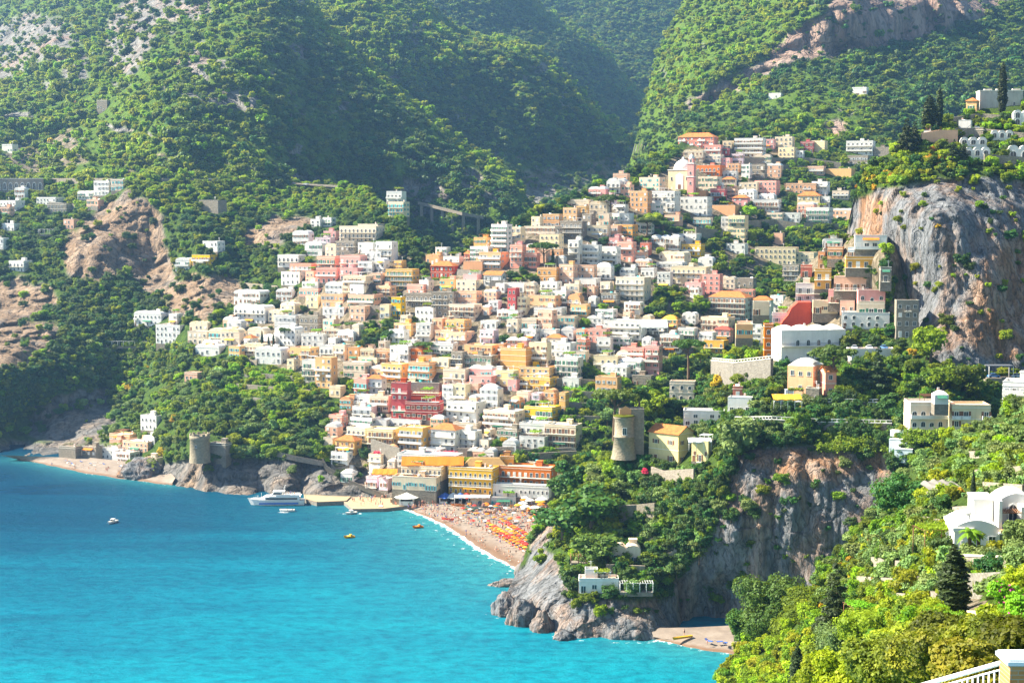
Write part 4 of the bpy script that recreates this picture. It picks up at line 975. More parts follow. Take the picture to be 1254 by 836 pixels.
house(576,601,609,619,'C','',Y=None or atz(588,619,2.4).y,yaw=0,name='beach_bar',label='low cream beach bar between the kiosks and blue cabins',ns=1,dep=5)
house(601,632,611,619,'W','c',Y=atz(615,619,2.4).y,yaw=0,name='bathing_cabins',label='row of white bathing cabins with turquoise doors on the beach',ns=1,nc=9,sh='t',dep=3)
house(612,630,561,575,'O','',Y=738,yaw=-.05,name='house',label='orange house right of the straw roofed terrace restaurant',ns=1)
def canopy(name, x0, x1, yt, yb, Y, mat, label, cat, d=6, slope=.25, post=M_white, posts=3, drop=3.2):
    base = V3((x0+x1)/2, yb, Y); w = (x1-x0)*Y/F; h = (yb-yt)*Y/F
    r = empty(name, base); mb = MB(); n = 14
    for i in range(n):      # slightly sagging cloth
        a, b = -w/2+w*i/n, -w/2+w*(i+1)/n; s = lambda x: .12*math.sin(x*2.2)
        q = [(a, 0, s(a)), (b, 0, s(b)), (b, d, h+s(b)*.4), (a, d, h+s(a)*.4)]
        mb.poly(q, 0); mb.poly([(x, y, z-.08) for x, y, z in q][::-1], 0)
        mb.poly([(a, 0, s(a)-.35), (b, 0, s(b)-.35), (b, 0, s(b)), (a, 0, s(a))], 0)
    mb.obj('cloth', mat, r)
    for i in range(posts):
        x = -w/2+.2+(w-.4)*i/max(1, posts-1); m2 = MB(); m2.bar((x, .1, -drop), (x, .1, 0), .08, 0, 6); m2.obj('post', post, r)
    tag(r, label, cat); return r
canopy('awning', 491, 568, 560.5, 569.5, 731, M_orange, 'long orange awning stretched over the seafront hotel terrace', 'awning', 5, posts=9)
canopy('awning', 455, 486, 577, 580.5, 741, M_orange, 'orange awning on the terrace left of the seafront hotel', 'awning', 8, posts=4)
canopy('awning', 556, 600, 607, 609, 716, M_cloth, 'white awning strip in front of the yellow seafront hotel', 'awning', 3, posts=6)
canopy('awning', 785, 818, 392, 401, 800, M_cloth, 'white peaked tent awning beside the long white stepped hotel', 'awning', 6, posts=4)
canopy('awning', 1026, 1078, 328, 333, 640, M_straw, 'straw awning on the stacked terraces under the cliff', 'awning', 5, posts=5)
canopy('awning', 872, 905, 252, 256, Ls['A'].pt(888,258).y-3, M_orange, 'orange awning over the terrace below the ochre convent', 'awning', 6, posts=4)
def straw_pavilion():
    Y = 733.; b = V3(594, 577, Y); w = 53*Y/F; r = empty('pavilion', b); mb = MB(); x, d, h0, h1 = w/2, 9., 2.6, 5.6
    a = [(-x, 0, h0), (x, 0, h0), (x, d, h0), (-x, d, h0)]; c = [(-x+3, 3, h1), (x-3, 3, h1), (x-3, 6, h1), (-x+3, 6, h1)]
    for i in range(4): mb.poly([a[i], a[(i+1) % 4], c[(i+1) % 4], c[i]])
    mb.poly(c); mb.poly(a[::-1]); mb.obj('roof', M_straw, r)
    mb = MB(); mb.box(-x+.6, x-.6, .5, d-.5, -5, 0, 0); mb.obj('terrace', WM['C'], r)
    for i in range(8):
        mb = MB(); xx = -x+.8+(2*x-1.6)*i/7; mb.bar((xx, .7, 0), (xx, .7, h0), .13, 0, 6); mb.obj('post', M_brown, r)
    tag(r, 'straw roofed terrace restaurant behind the yellow seafront hotel', 'pavilion')
straw_pavilion()
hedge(458, 560, 552, 554.5, 'A', 900, .28, LEAF['flower'], 'strip of magenta bougainvillea along the terrace above the orange awning', 'bougainvillea', .6, 'climbing plant', dY=-8)
house(454,478,516,523,'W','x',name='house',label='low white roof terrace left of the pale yellow balcony hotel',ns=1)
# dark red hillside hotel with glazed balconies
house(481,502,471,512,'R','b',yaw=-.25,name='hotel',label='crimson left wing of the dark red hillside hotel',ns=4,nc=3)
house(499,544,471,484,'D','Bw',yaw=-.25,name='hotel',label='brown terrace storey topping the dark red hillside hotel',ns=1,nc=6)
house(499,543,484,495,'R','Bw',yaw=-.25,name='hotel',label='glazed balcony storey of the dark red hillside hotel',ns=1,nc=6,dY=-3)
house(498,542,495,513,'R','wb',yaw=-.25,name='hotel',label='crimson lowest storeys of the dark red hillside hotel',ns=2,nc=6,dY=-6)
house(543,553,473,486,'T','',yaw=-.25,ns=2)
# church: nave with pale dome, bell tower
def church():
    Y = Ls['A'].pt(834, 232).y-6; b = V3(832, 232, Y); r = empty('church', b, -.45); s = Y/F
    mb = MB(); mb.box(-8, 8, 0, 14, -6, 13, 0); mb.box(-8.3, 8.3, -.3, 14.3, 12.6, 13.1, 1); mb.box(-2.6, 2.6, -.25, 0, 0, 9, 1); mb.poly([(-3.2,-.3,9),(3.2,-.3,9),(0,-.3,11)], 1); mb.obj('wall', [WM['C'], M_white], r)
    mb = MB(); mb.lathe([(6.2, 13.1), (6.2, 14.4), (5.8, 16), (4.4, 18), (2.4, 19.3), (.9, 19.9), (.8, 21), (.05, 21.6)], 0, 7, 24, 0); mb.obj('dome', [WM['W']], r)
    t = MB(); t.box(6.6, 11, -3.5, 1, -8, 17, 0); t.box(6.3, 11.3, -3.8, 1.3, 8, 8.5, 1); t.box(6.3, 11.3, -3.8, 1.3, 16.6, 17.2, 1); t.box(7.2, 10.4, -2.9, .4, 17.2, 20, 0); tw = t.obj('bell_tower', [WM['K'], M_white], r)
    m = MB(); m.lathe([(2.0, 20), (1.8, 21.2), (1.0, 22.4), (.05, 23.2)], 8.8, -1.2, 12, 0); m.obj('cupola', [WM['W']], tw)
    for z in (3, 9.6, 17.5): inst('window', WINM['a'], tw, (8.8, -3.51 if z < 17 else -2.91, z), 0, (1.5, 1.2, 2.2))
    for x in (-5.5, 5): inst('window', WINM['a'], r, (x, -.01, 6), 0, (1.3, 1.2, 2.4))
    inst('door', win_closed('b'), r, (0, -.27, 0), 0, (2.2, 1.2, 3.4))
    tag(r, 'cream church with pale dome and pink and white bell tower on the hill', 'church'); OCC.append((818, 850, 198, 233))
church()
# ------------------------------------------------------------------ round towers
def battlement(mb, R_, z, n=12, m=0):
    for i in range(n):
        a0 = 2*math.pi*i/n; a1 = a0+2*math.pi/n*.55; st = 4
        for j in range(st):
            t0, t1 = a0+(a1-a0)*j/st, a0+(a1-a0)*(j+1)/st
            o = [(R_*math.cos(t0), R_*math.sin(t0)), (R_*math.cos(t1), R_*math.sin(t1)), ((R_-.5)*math.cos(t1), (R_-.5)*math.sin(t1)), ((R_-.5)*math.cos(t0), (R_-.5)*math.sin(t0))]
            lo = [(x, y, z) for x, y in o]; hi = [(x, y, z+.9) for x, y in o]
            mb.poly(hi, m)
            for k in range(4): mb.poly([lo[k], lo[(k+1) % 4], hi[(k+1) % 4], hi[k]], m)
def tower1():
    Y = Ls['D'].pt(764, 556).y-4; r = empty('round_tower', V3(764, 556, Y)); h = 47*Y/F; R1 = 12.5*Y/F
    mb = MB(); mb.lathe([(R1*1.3, -1.5), (R1*1.18, 0), (R1*.96, h*.46), (R1*1.03, h*.465), (R1*1.03, h*.485), (R1*.95, h*.49), (R1*.93, h*.93), (R1*1.05, h*.97), (R1*1.08, h), (R1*.9, h), (R1*.9, h-.6), (.05, h-.6)], 0, 0, 36, 0); mb.obj('wall', [M_tower], r)
    mb = MB(); mb.lathe([(R1*1.0, h-.0+.01), (R1*1.12, h+.25), (R1*.9, h+.55), (R1*.2, h+.5)], 0, 0, 30); mb.obj('parapet', [LEAF['golden']], r)
    inst('window', WINM[('r', 'w')], r, (0, -R1*.985, h*.55), 0, (1.5, 2, 2.5))
    mb = MB(); mb.box(-1.5, 7.2, R1*.4, R1*.4+7, -3, h+2.5, 0); mb.obj('stair_block', [M_tower], r)
    mb = MB(); y = R1*.4-.25; mb.box(-1.4, 2.6, y, y+.25, h-1.5, h+2.4, 0); mb.poly([(-1.4, y, h+2.4), (2.6, y, h+2.4), (.6, y, h+3.6)], 0); mb.obj('gable', [WM['O']], r)
    tag(r, 'round stone watchtower with sloping base on the promontory', 'tower'); OCC.append((746, 792, 496, 560))
tower1()
def tower2():
    Y = Ls['A'].pt(245, 558).y-5; r = empty('round_tower', V3(245, 558, Y)); h = 26*Y/F; R1 = 12*Y/F
    mb = MB(); mb.lathe([(R1*1.12, -3), (R1*1.05, 0), (R1, h*.8), (R1*1.05, h*.82), (R1*1.05, h), (R1*.85, h), (R1*.85, h-.8), (.05, h-.8)], 0, 0, 32, 0); battlement(mb, R1*1.05, h, 11); mb.obj('wall', [M_tower], r)
    inst('window', WINM['a'], r, (-1, -R1*1.02, h*.45), 0, (.9, 1.5, 1.4))
    tag(r, 'round stone sea tower with battlements on the headland cliff', 'tower'); OCC.append((230, 260, 528, 562))
tower2()
house(258,282,545,556,'S','x',name='terrace',label='low stone terrace right of the round sea tower',ns=1,Y=None)
# ------------------------------------------------------------------ promontory and the quarter under the cliff
D_ = '''
1045 1087 291 305 W Bsw;1037 1079 306 316 B B;1012 1035 305 317 O p;1000 1013 311 330 O b;1034 1076 317 328 O B;979 996 327 339 T -;1019 1076 342 356 P B;996 1019 332 354 Y b;973 1007 350 370 W b;1013 1049 358 371 K Bw;1049 1084 358 372 K a
994 1027 371 384 C b;1027 1049 371 386 P -;1049 1084 372 386 C Bw;1028 1091 386 403 W a;1095 1124 371 413 S -;1076 1092 330 345 S b;1008 1034 297 304 W p;900 922 400 414 P b;930 945 404 420 C -
819 853 470 492 C aq;835 889 506 524 W w;890 924 490 507 W B;896 912 478 486 T -;880 902 460 468 S x;944 968 386 398 W t;921 943 372 386 C -'''
for row in D_.replace('\n', ';').split(';'):
    q = row.split()
    if len(q) < 6: continue
    x0, x1, yt, yb = map(float, q[:4]); house(x0, x1, yt, yb, q[4], q[5].replace('-', ''), lay='D', yaw=-.2+rnd.uniform(-.12, .12), dY=(-6 if x0 > 970 and yb < 404 else 0))
def crimson_wall():
    Y = 632.; r = empty('gable_house', V3(975, 403, Y), -.1); s = Y/F
    mb = MB(); x0, x1 = -19*s, 18*s; pts = [(x0, 0), (x1, 0), (x1, 33*s), (2*s, 33*s), (-6*s, 26*s), (-10*s, 17*s), (-16*s, 10*s), (x0, 5*s)]
    mb.poly([(x, 0, z) for x, z in pts]); mb.poly([(x, 9, z) for x, z in pts][::-1])
    for i in range(len(pts)): a, b = pts[i], pts[(i+1) % len(pts)]; mb.poly([(a[0], 0, a[1]), (a[0], 9, a[1]), (b[0], 9, b[1]), (b[0], 0, b[1])])
    mb.v = [(x, y, z-0) for x, y, z in mb.v]; mb.obj('wall', WM['R'], r)
    mb = MB(); mb.box(18.02*s, 50*s, 1, 9, -4, 22*s, 0); mb.box(18.02*s, 50*s, .9, 9.1, 22*s+.002, 22*s+.3, 1); mb.obj('wing', [WM['R'], M_white], r)
    inst('window', WINM[('r', 'w')], r, (22*s, .99, 12*s), 0, (1.2, 1.2, 1.5)); inst('window', WINM[('c', 'e')], r, (38*s, .99, 6*s), 0, (3, 1.2, 1.8))
    tag(r, 'big bare crimson gable wall rising behind the white domed house', 'house'); OCC.append((956, 1026, 369, 403))
crimson_wall()
house(945,1034,405,443,'W','daq',lay='D',yaw=.2,name='villa',label='white two storey domed house with blue shuttered windows beside the road',ns=2,nc=6,sh='g',dep=10)
house(934,947,400,443,'T','aq',lay='D',yaw=-.1,name='house',label='tall narrow orange red house left of the white domed house',ns=3,nc=1)
house(1038,1096,430,443,'W','x',lay='D',yaw=.05,name='garage',label='low white wall and parking deck right of the white domed house',ns=1,dep=7)
house(962,1010,449,484,'P','td',lay='D',yaw=-.5,name='villa',label='peach two storey villa under the umbrella pine',ns=2,nc=3,dep=11)
house(1006,1022,455,484,'K','g',lay='D',yaw=.1,name='house',label='small pink gabled annex joined to the peach villa',ns=2,nc=1)
house(948,985,489,498,'B','B',lay='D',yaw=-.1,name='veranda',label='pale blue veranda below the peach villa',ns=1,nc=6,dep=4)
canopy('awning', 947, 983, 484, 489, 533, M_yellowcloth, 'golden awning over the pale blue veranda', 'awning', 4, posts=5)
house(985,1008,479,494,'S','a',lay='D',name='house',label='small stone house with arched door under the peach villa',ns=1,nc=2)
hedge(1106,1166,527,541,'D',2600,.32,LEAF['mid'],'green climbing hedge at the foot of the white arched hotel','hedge',1.2,dY=-22)
house(1109,1164,496,528,'C','aBqsw',lay='D',yaw=-.05,name='hotel',label='white and peach arched hotel with loggias beside the olive slope',ns=2,nc=5,dep=11,Y=515)
house(1160,1209,499,527,'L','q',lay='D',yaw=-.05,name='hotel',label='pale yellow wing of the white arched hotel',ns=2,nc=4,dep=10,Y=508,sh='b')
house(1142,1160,484,495,'W','d',lay='D',yaw=-.05,name='roof_turret',label='small white domed turret above the white arched hotel roof',ns=1,Y=508,dep=5)
house(1222,1275,473,505,'W','Bs',lay='F',yaw=-.4,name='house',label='white house with stacked balconies at the top of the olive slope',ns=3,nc=4,Y=372,dep=9)
house(794,849,532,572,'L','gqn',lay='D',yaw=-.72,name='villa',label='pale yellow two storey gabled villa with orange roof on the promontory',ns=2,nc=2,dep=9,sh='b')
house(846,876,543,566,'L','b',lay='D',yaw=-.5,name='house',label='pale yellow flat roofed wing of the yellow gabled villa',ns=1,nc=3,sh='b')
canopy('awning', 843, 872, 537, 541, Ls['D'].pt(858,566).y-3, M_cloth, 'white awning above the flat wing of the yellow villa', 'awning', 3, posts=4)
wall_line('retaining_wall', [(798,585),(812,590),(850,588)], 'D', 4.0, .7, WM['S'], 'grey stuccoed basement wall under the yellow gabled villa', down=4, dY=-2)
house(747,785,673,691,'C','v',lay='D',yaw=-.05,name='house',label='small stone house with white vaulted roof above the rocks',ns=1,nc=3,sh='g',dep=7)
house(708,758,711,726,'W','w',lay='D',yaw=-.03,name='house',label='low white house with blue windows on the rocks above the sea',ns=1,nc=4,sh='w',dep=6)
house(716,732,706,711,'W','x',lay='D',yaw=-.03,name='rooftop_room',label='little white rooftop box on the low white house above the sea',ns=1,dep=4,Y=Ls['D'].pt(733,726).y+1)
def pergola(x0, x1, yt, yb, lay, label, mat, n=6, d=4, Y=None):
    Y = Y or Ls[lay].pt((x0+x1)/2, yb).y-3; r = empty('pergola', V3((x0+x1)/2, yb, Y)); w = (x1-x0)*Y/F; h = (yb-yt)*Y/F
    mb = MB(); mb.box(-w/2, w/2, 0, d, -1.3, 0, 0); mb.obj('terrace', [M_plinth], r)
    for i in range(n+1):
        x = -w/2+w*i/n
        for y in (.15, d-.15):
            mb = MB(); mb.bar((x, y, 0), (x, y, h), .12, 0, 6); mb.obj('post', mat, r)
    mb = MB(); k = int(w/.8)
    for y in (.1, d-.2): mb.box(-w/2-.2, w/2+.2, y, y+.12, h, h+.14, 0)
    for i in range(k+1): x = -w/2+w*i/k; mb.box(x, x+.1, -.2, d+.2, h+.143, h+.25, 0)
    mb.obj('beams', mat, r); tag(r, label, 'pergola'); return r
pergola(759, 800, 714, 725, 'D', 'white beamed pergola right of the low white house on the rocks', M_white, 5)
pergola(699, 745, 681, 689, 'D', 'straw shaded terrace left of the stone house above the rocks', M_brown, 5)
pergola(116, 200, 418, 424, 'A', 'long white colonnaded pergola on the terrace below the vaulted cliff house', M_white, 12)
pergola(47, 82, 281, 287, 'A', 'white pergola on the terrace above the left cliff', M_white, 6)
pergola(1010, 1036, 294, 303, 'D', 'white framed roof pergola beside the right cliff', M_white, 3)
wall_line('retaining_wall', [(758,637),(780,636),(802,634)], 'D', 5.2, .9, M_stone, 'rough stone retaining wall in the promontory wood')
wall_line('retaining_wall', [(742,700),(790,702)], 'D', 2.6, .7, M_stone, 'stone wall under the small vaulted house', dY=-3)
def steps(pts, lay, name, label, w=1.6):
    P = [Ls[lay].pt(x, y, -1.6) for x, y in pts]; mb = MB()
    for a, b in zip(P, P[1:]):
        n = max(2, int((b-a).length/1.0)); 
        for i in range(n):
            c = a+(b-a)*((i+.5)/n); L = (b-a).length/n; hx = max(.5, abs((b-a).x)/n*.55); hy = max(w/2, abs((b-a).y)/n*.55)
            mb.box(c.x-hx, c.x+hx, c.y-hy, c.y+hy, c.z-1.6, c.z+.15, 0); mb.box(c.x-hx, c.x+hx, c.y-hy-.25, c.y-hy-.002, c.z-1.6, c.z+.95, 1)
    o = P[0]; mb.v = [(x-o.x, y-o.y, z-o.z) for x, y, z in mb.v]
    ob = mb.obj(name, [M_roofgrey, M_stone], None, o); tag(ob, label, 'stairs')
steps([(776,652),(790,657),(806,665),(812,674),(826,672)], 'D', 'stone_stairs', 'stone stairs running down through the promontory wood')
steps([(828,674),(812,684),(796,692)], 'D', 'stone_stairs', 'lower flight of stone stairs right of the vaulted stone house')
steps([(395,562),(400,572),(430,590),(470,606)], 'A', 'stone_stairs', 'pale stone path with parapet descending the headland to the pier', 2)
steps([(330,552),(362,560),(395,566)], 'A', 'stone_stairs', 'walled cliff path under the headland trees', 2)
# garden terraces
wall_line('garden_wall', [(900,523),(945,523),(1000,526),(1050,527),(1092,528)], 'D', 2.6, .6, M_dstone, 'long lower garden wall with pale balustrade above the sea cliff', cap=M_white, posts=1.6)
wall_line('garden_wall', [(955,499),(1000,499),(1075,500)], 'D', 2.0, .6, M_dstone, 'upper garden wall with pale balustrade below the peach villa', cap=M_white, posts=1.6)
hedge(955, 1085, 503, 520, 'D', 5200, .32, LEAF['mid'], 'green ivy curtain hanging between the two balustraded garden walls', 'ivy', 1.2, 'ivy', dY=-1.6)
hedge(1000, 1088, 529, 552, 'D', 5200, .34, LEAF['mid'], 'green ivy hanging over the top of the grey sea cliff', 'ivy', 1.2, 'ivy', dY=-1.6)
hedge(960, 1010, 493, 498, 'D', 900, .3, LEAF['bright'], 'clipped bright hedge beside the small stone arched house', 'hedge', .8)
wall_line('retaining_wall', [(872,470),(900,474),(945,470)], 'D', 9, 1.2, M_dstone, 'tall grey road wall below the tall orange red house', down=3, cap=M_trim, posts=1.8)
# two boats shaped garden terraces with parasols seen below the hotel: terrace steps
for i, (x0, x1, y, Y) in enumerate([(1092,1116,533,500),(1090,1112,544,496),(1096,1118,556,494)]):
    wall_line('garden_wall', [(x0,y),(x1,y+1)], 'D', 1.8, 2.4, WM['B'], None, 'wall', cap=M_white, dY=-3)
# ------------------------------------------------------------------ cemetery on the cliff
def chapel():
    Y = 696.; r = empty('chapel', V3(1226, 134, Y), -.1); s = Y/F; w = 51*s
    mb = MB(); mb.box(-w/2, w/2, 0, 9, -8, 22*s, 0); mb.box(-w/2-.2, w/2+.2, -.2, 9.2, 22*s, 22*s+.35, 1)
    for x in (-w*.3, -w*.02, w*.36): mb.box(x-1.6, x+1.6, 1, 3.4, 22*s+.351, 25*s, 0)
    mb.obj('wall', [wallmat('weathered pale blocks', (.52,.49,.44), .6), M_trim], r)
    inst('window', WINM['a'], r, (w*.3, -.01, 1.5), 0, (1, 1.2, 1.8))
    tag(r, 'blank white cemetery chapel with turrets on the cliff top', 'chapel'); OCC.append((1200, 1252, 108, 138))
chapel()
def vaults(x0, x1, yt, yb, n, label, Y=None, ns=1):
    Y = Y or Ls['E'].pt((x0+x1)/2, yb).y-2; r = empty('burial_vaults', V3((x0+x1)/2, yb, Y), -.15); s = Y/F; w = (x1-x0)*s; h = (yb-yt)*s
    mb = MB(); mb.box(-w/2, w/2, 0, 4, -3, h-.8, 0)
    for i in range(n):
        c = -w/2+w*(i+.5)/n; R_ = w/n*.42; arc = [(c+R_*math.cos(math.pi*k/10), h-.79+R_*.8*math.sin(math.pi*k/10)) for k in range(11)]
        mb.poly([(a, 0, z) for a, z in arc], 0); mb.poly([(a, 4, z) for a, z in arc][::-1], 0)
        for (a, z), (b, z2) in zip(arc, arc[1:]): mb.poly([(a, 0, z), (a, 4, z), (b, 4, z2), (b, 0, z2)], 0)
    mb.obj('wall', [WM['W']], r)
    for k in range(ns):
        for i in range(n): inst('niche', WINM['a'], r, (-w/2+w*(i+.5)/n, -.01, .4+k*h/ns*.9), 0, (w/n*.6, 1.2, min(h*.62, h/ns*.8)))
    tag(r, label, 'tomb'); OCC.append((x0, x1, yt, yb))
vaults(1176, 1208, 169, 178, 3, 'upper row of white arched burial vaults on the cliff')
vaults(1182, 1212, 181, 192, 3, 'lower row of white arched burial vaults on the cliff')
vaults(1241, 1262, 136, 154, 2, 'tall cream burial vault below the white chapel', ns=2)
vaults(1234, 1262, 180, 196, 2, 'stone burial vaults at the right edge above the cliff')
vaults(1214, 1240, 160, 170, 3, 'row of grey burial niches above the dark trees')
house(1173,1191,150,160,'W','x',lay='E',name='chapel',label='small white wall chapel left of the dark tree clump',ns=1,dep=4)
house(1130,1142,163,175,'W','x',lay='E',name='chapel',label='little white tomb house behind the cliff top pines',ns=1,dep=4)
house(1182,1200,124,136,'P','h',lay='E',name='house',label='peach tiled house left of the white cemetery chapel',ns=1,dep=5)
house(1190,1206,160,168,'S','x',lay='E',name='tomb',label='grey stone tomb block above the arched vaults',ns=1,dep=3)
wall_line('cemetery_wall', [(1128,182),(1150,178),(1172,178)], 'E', 6, .8, WM['P'], 'tall pink grey cemetery wall behind the orange bushes')
wall_line('cemetery_wall', [(1168,166),(1200,166),(1254,172)], 'E', 3, .8, M_stone, 'long middle terrace wall of the cliff cemetery')
wall_line('cemetery_wall', [(1160,152),(1200,146),(1254,150)], 'E', 2.4, .8, M_stone, 'upper terrace wall of the cliff cemetery')
wall_line('cemetery_wall', [(1205,198),(1254,202)], 'E', 3, .8, M_stone, 'lowest terrace wall above the blue grey cliff')
# cable
mb = MB(); a, b = V3(1126, 158, 655), V3(1254, 158, 655); c0 = V3(1040, 196, 900)
cb = V3(1190, 152, 640)
pts = [tuple(c0+(cb-c0)*t-Vector((0, 0, 9*t*(1-t)*4))) for t in np.linspace(0, 1, 24)]
mb.tube(pts, [.09]*24, 0, 4); tag(mb.obj('overhead_cable', M_iron), 'thin overhead cable sagging across the valley from the cliff top', 'cable')
# far lone houses
house(1043,1064,108,117,'W','',lay='C',label='lone white house on the dark wooded slope of the right mountain',ns=1,name='house')
house(941,959,115,121,'W','',lay='C',label='lone pale house at the edge of the lit wood on the right mountain',ns=1,name='house')
house(119,137,124,136,'S','a',lay='B1',label='lone stone ruin on the left mountain terraces',ns=1,name='house')
house(3,22,178,188,'W','',lay='B1',label='low white house at the left edge on the bright terraces',ns=1,name='house')
house(597,608,254,265,'S','',lay='B2',label='small grey house at the right end of the road viaduct',ns=2,name='house')
# ------------------------------------------------------------------ viaduct and the high road
def viaduct():
    L = Ls['B1']; P = [L.pt(x, y, -16) for x, y in [(512,248),(530,253),(548,257),(566,261),(592,266)]]
    for i, p in enumerate(P): p.z = P[0].z+(P[-1].z-P[0].z)*i/4
    r = empty('road_viaduct', P[0]); mb = MB(); dk = []
    for a, b in zip(P, P[1:]):
        a, b = a-P[0], b-P[0]; q = [(a.x, a.y-4), (b.x, b.y-4), (b.x, b.y+4), (a.x, a.y+4)]
        for (e, z0, z1) in ((0, -1.6, 0),):
            zz = [a.z, b.z, b.z, a.z]; lo = [(x, y, z+z0) for (x, y), z in zip(q, zz)]; hi = [(x, y, z+z1) for (x, y), z in zip(q, zz)]
            mb.poly(hi); mb.poly(lo[::-1])
            for k in range(4): mb.poly([lo[k], lo[(k+1) % 4], hi[(k+1) % 4], hi[k]])
    mb.obj('deck', M_stone, r); mb = MB()
    for a, b in zip(P, P[1:]):
        a, b = a-P[0], b-P[0]; mb.poly([(a.x, a.y-4, a.z), (b.x, b.y-4, b.z), (b.x, b.y-4, b.z+1.1), (a.x, a.y-4, a.z+1.1)]); mb.poly([(a.x, a.y-3.7, a.z), (b.x, b.y-3.7, b.z), (b.x, b.y-3.7, b.z+1.1), (a.x, a.y-3.7, a.z+1.1)][::-1]); mb.poly([(a.x, a.y-4, a.z+1.1), (b.x, b.y-4, b.z+1.1), (b.x, b.y-3.7, b.z+1.1), (a.x, a.y-3.7, a.z+1.1)])
    mb.obj('parapet', M_stone, r)
    for t in np.linspace(.06, .94, 6):
        i = min(3, int(t*4)); f = t*4-i; c = P[i]+(P[i+1]-P[i])*f-P[0]; mb = MB(); mb.box(c.x-1.3, c.x+1.3, c.y-3, c.y+3, c.z-24, c.z-1.6); mb.obj('pier', M_stone, r)
    tag(r, 'grey road viaduct on tall piers in the shaded valley', 'viaduct')
viaduct()
ROADL = [(-40,219),(30,218.5),(100,219),(180,218),(260,219.5),(340,223),(420,229)]
RP = [Ls['A'].pt(x, y+2, -2) for x, y in ROADL]
def road():
    m, nt = newmat('asphalt'); b, o = bsdf(nt, .9, .2); geo = nd(nt, 'ShaderNodeNewGeometry')
    lk(nt, ramp(nt, noise(nt, geo.outputs['Position'], .6, 5), [(.3, (.12,.12,.12)), (.7, (.2,.2,.19))]), b.inputs['Base Color'])
    mb = MB()
    for a, b2 in zip(RP, RP[1:]): mb.poly([(a.x, a.y, a.z+.6), (b2.x, b2.y, b2.z+.6), (b2.x, b2.y+9, b2.z+.6), (a.x, a.y+9, a.z+.6)])
    o = mb.obj('coast_road', m); o['kind'] = 'structure'
road()
for i, (a, b) in enumerate([((-40,222),(60,221)), ((60,221),(200,221)), ((200,221),(300,223)), ((300,223),(420,230))]):
    wall_line('road_wall', [a, ((a[0]+b[0])/2, (a[1]+b[1])/2), b], 'A', 1.6, .7, M_stone, ['stone parapet of the coast road at the left edge', 'stone parapet of the coast road above the white houses', 'stone parapet of the coast road above the rock face', 'stone parapet of the coast road above the wooded gully'][i], dY=-2.5, down=5)
def arcade_wall():
    P = [Ls['A'].pt(x, 234, -5) for x in (-5, 53)]; r = empty('arcaded_wall', P[0]); L = P[1]-P[0]; rr = math.atan2(L.y, L.x); r.rotation_euler = (0, 0, rr); W_ = L.length
    mb = MB(); mb.box(0, W_, 0, 1.5, -3, 9, 0); mb.box(-.1, W_+.1, -.2, 1.6, 9, 9.4, 1); mb.obj('wall', [M_stone, M_trim], r)
    for i in range(8): inst('arch', WINM['a'], r, (W_*(i+.5)/8, -.01, 1), 0, (2.6, 1.5, 5.5))
    tag(r, 'long arcaded stone wall carrying the coast road at the left edge', 'wall')
arcade_wall()
CARC = {k: flatmat(k+' car paint', c, .3, .5, .05, 1) for k, c in dict(white=(.8,.8,.8), silver=(.5,.52,.54), dark=(.06,.07,.09), red=(.5,.04,.03), blue=(.08,.2,.45)).items()}
M_tyre = flatmat('tyre rubber', (.03,.03,.03), .9, .1, .2, 1)
def car_proto(k):
    r = empty('parked_car', (0, 0, 0)); mb = MB()
    sec = [(-2.1, .45, .35, .75), (-1.9, .8, .3, .85), (-1.0, .95, .28, .88), (1.1, .95, .28, .88), (1.9, .85, .3, .85), (2.1, .5, .35, .75)]
    for (x0, h0, b0, w0), (x1, h1, b1, w1) in zip(sec, sec[1:]):
        q0 = [(x0, -w0, b0), (x0, w0, b0), (x0, w0*.95, h0), (x0, -w0*.95, h0)]; q1 = [(x1, -w1, b1), (x1, w1, b1), (x1, w1*.95, h1), (x1, -w1*.95, h1)]
        for i in range(4): mb.poly([q0[i], q0[(i+1) % 4], q1[(i+1) % 4], q1[i]][::-1])
    mb.poly([(-2.1,-.75,.35),(-2.1,.75,.35),(-2.1,.71,.45),(-2.1,-.71,.45)][::-1]); mb.poly([(2.1,-.75,.35),(2.1,.75,.35),(2.1,.71,.5),(2.1,-.71,.5)]); mb.obj('body', CARC[k], r)
    mb = MB(); lo = [(-1.3,-.8,.93),(1.35,-.8,.93),(1.35,.8,.93),(-1.3,.8,.93)]; hi = [(-.8,-.62,1.42),(.75,-.62,1.42),(.75,.62,1.42),(-.8,.62,1.42)]
    for i in range(4): mb.poly([lo[i], lo[(i+1) % 4], hi[(i+1) % 4], hi[i]], 0)
    mb.box(-.85, .8, -.64, .64, 1.42, 1.48, 1); mb.obj('cabin', [M_glass, CARC[k]], r)
    for x in (-1.3, 1.3):
        for y in (-.8, .8): mb = MB(); mb.bar((x, y-.1, .32), (x, y+.1, .32), .32, 0, 12); mb.obj('wheel', M_tyre, r)
    return r
cars = {}
def place_car(k, loc, rz, label, group=None):
    if k not in cars: cars[k] = car_proto(k); o = cars[k]; o.location = loc; o.rotation_euler = (0, 0, rz)
    else: o = copy_thing(cars[k], loc, rz)
    if label is not None: tag(o, label, 'car')
    return o
for i in range(26):
    t = (i+rnd.uniform(.1, .9))/26*5.6; j = int(t); a, b = RP[j], RP[j+1]; c = a+(b-a)*(t-j); px_ = ROADL[j][0]+(ROADL[j+1][0]-ROADL[j][0])*(t-j)
    k = rnd.choice(['white', 'white', 'silver', 'dark', 'red', 'blue']); d = b-a
    o = place_car(k, (c.x, c.y+rnd.choice([2.2, 6.2]), c.z+.62), math.atan2(d.y, d.x), None); reg(o, k+' car on the coast road', 'car', px_, 219, 'cars on the coast road')
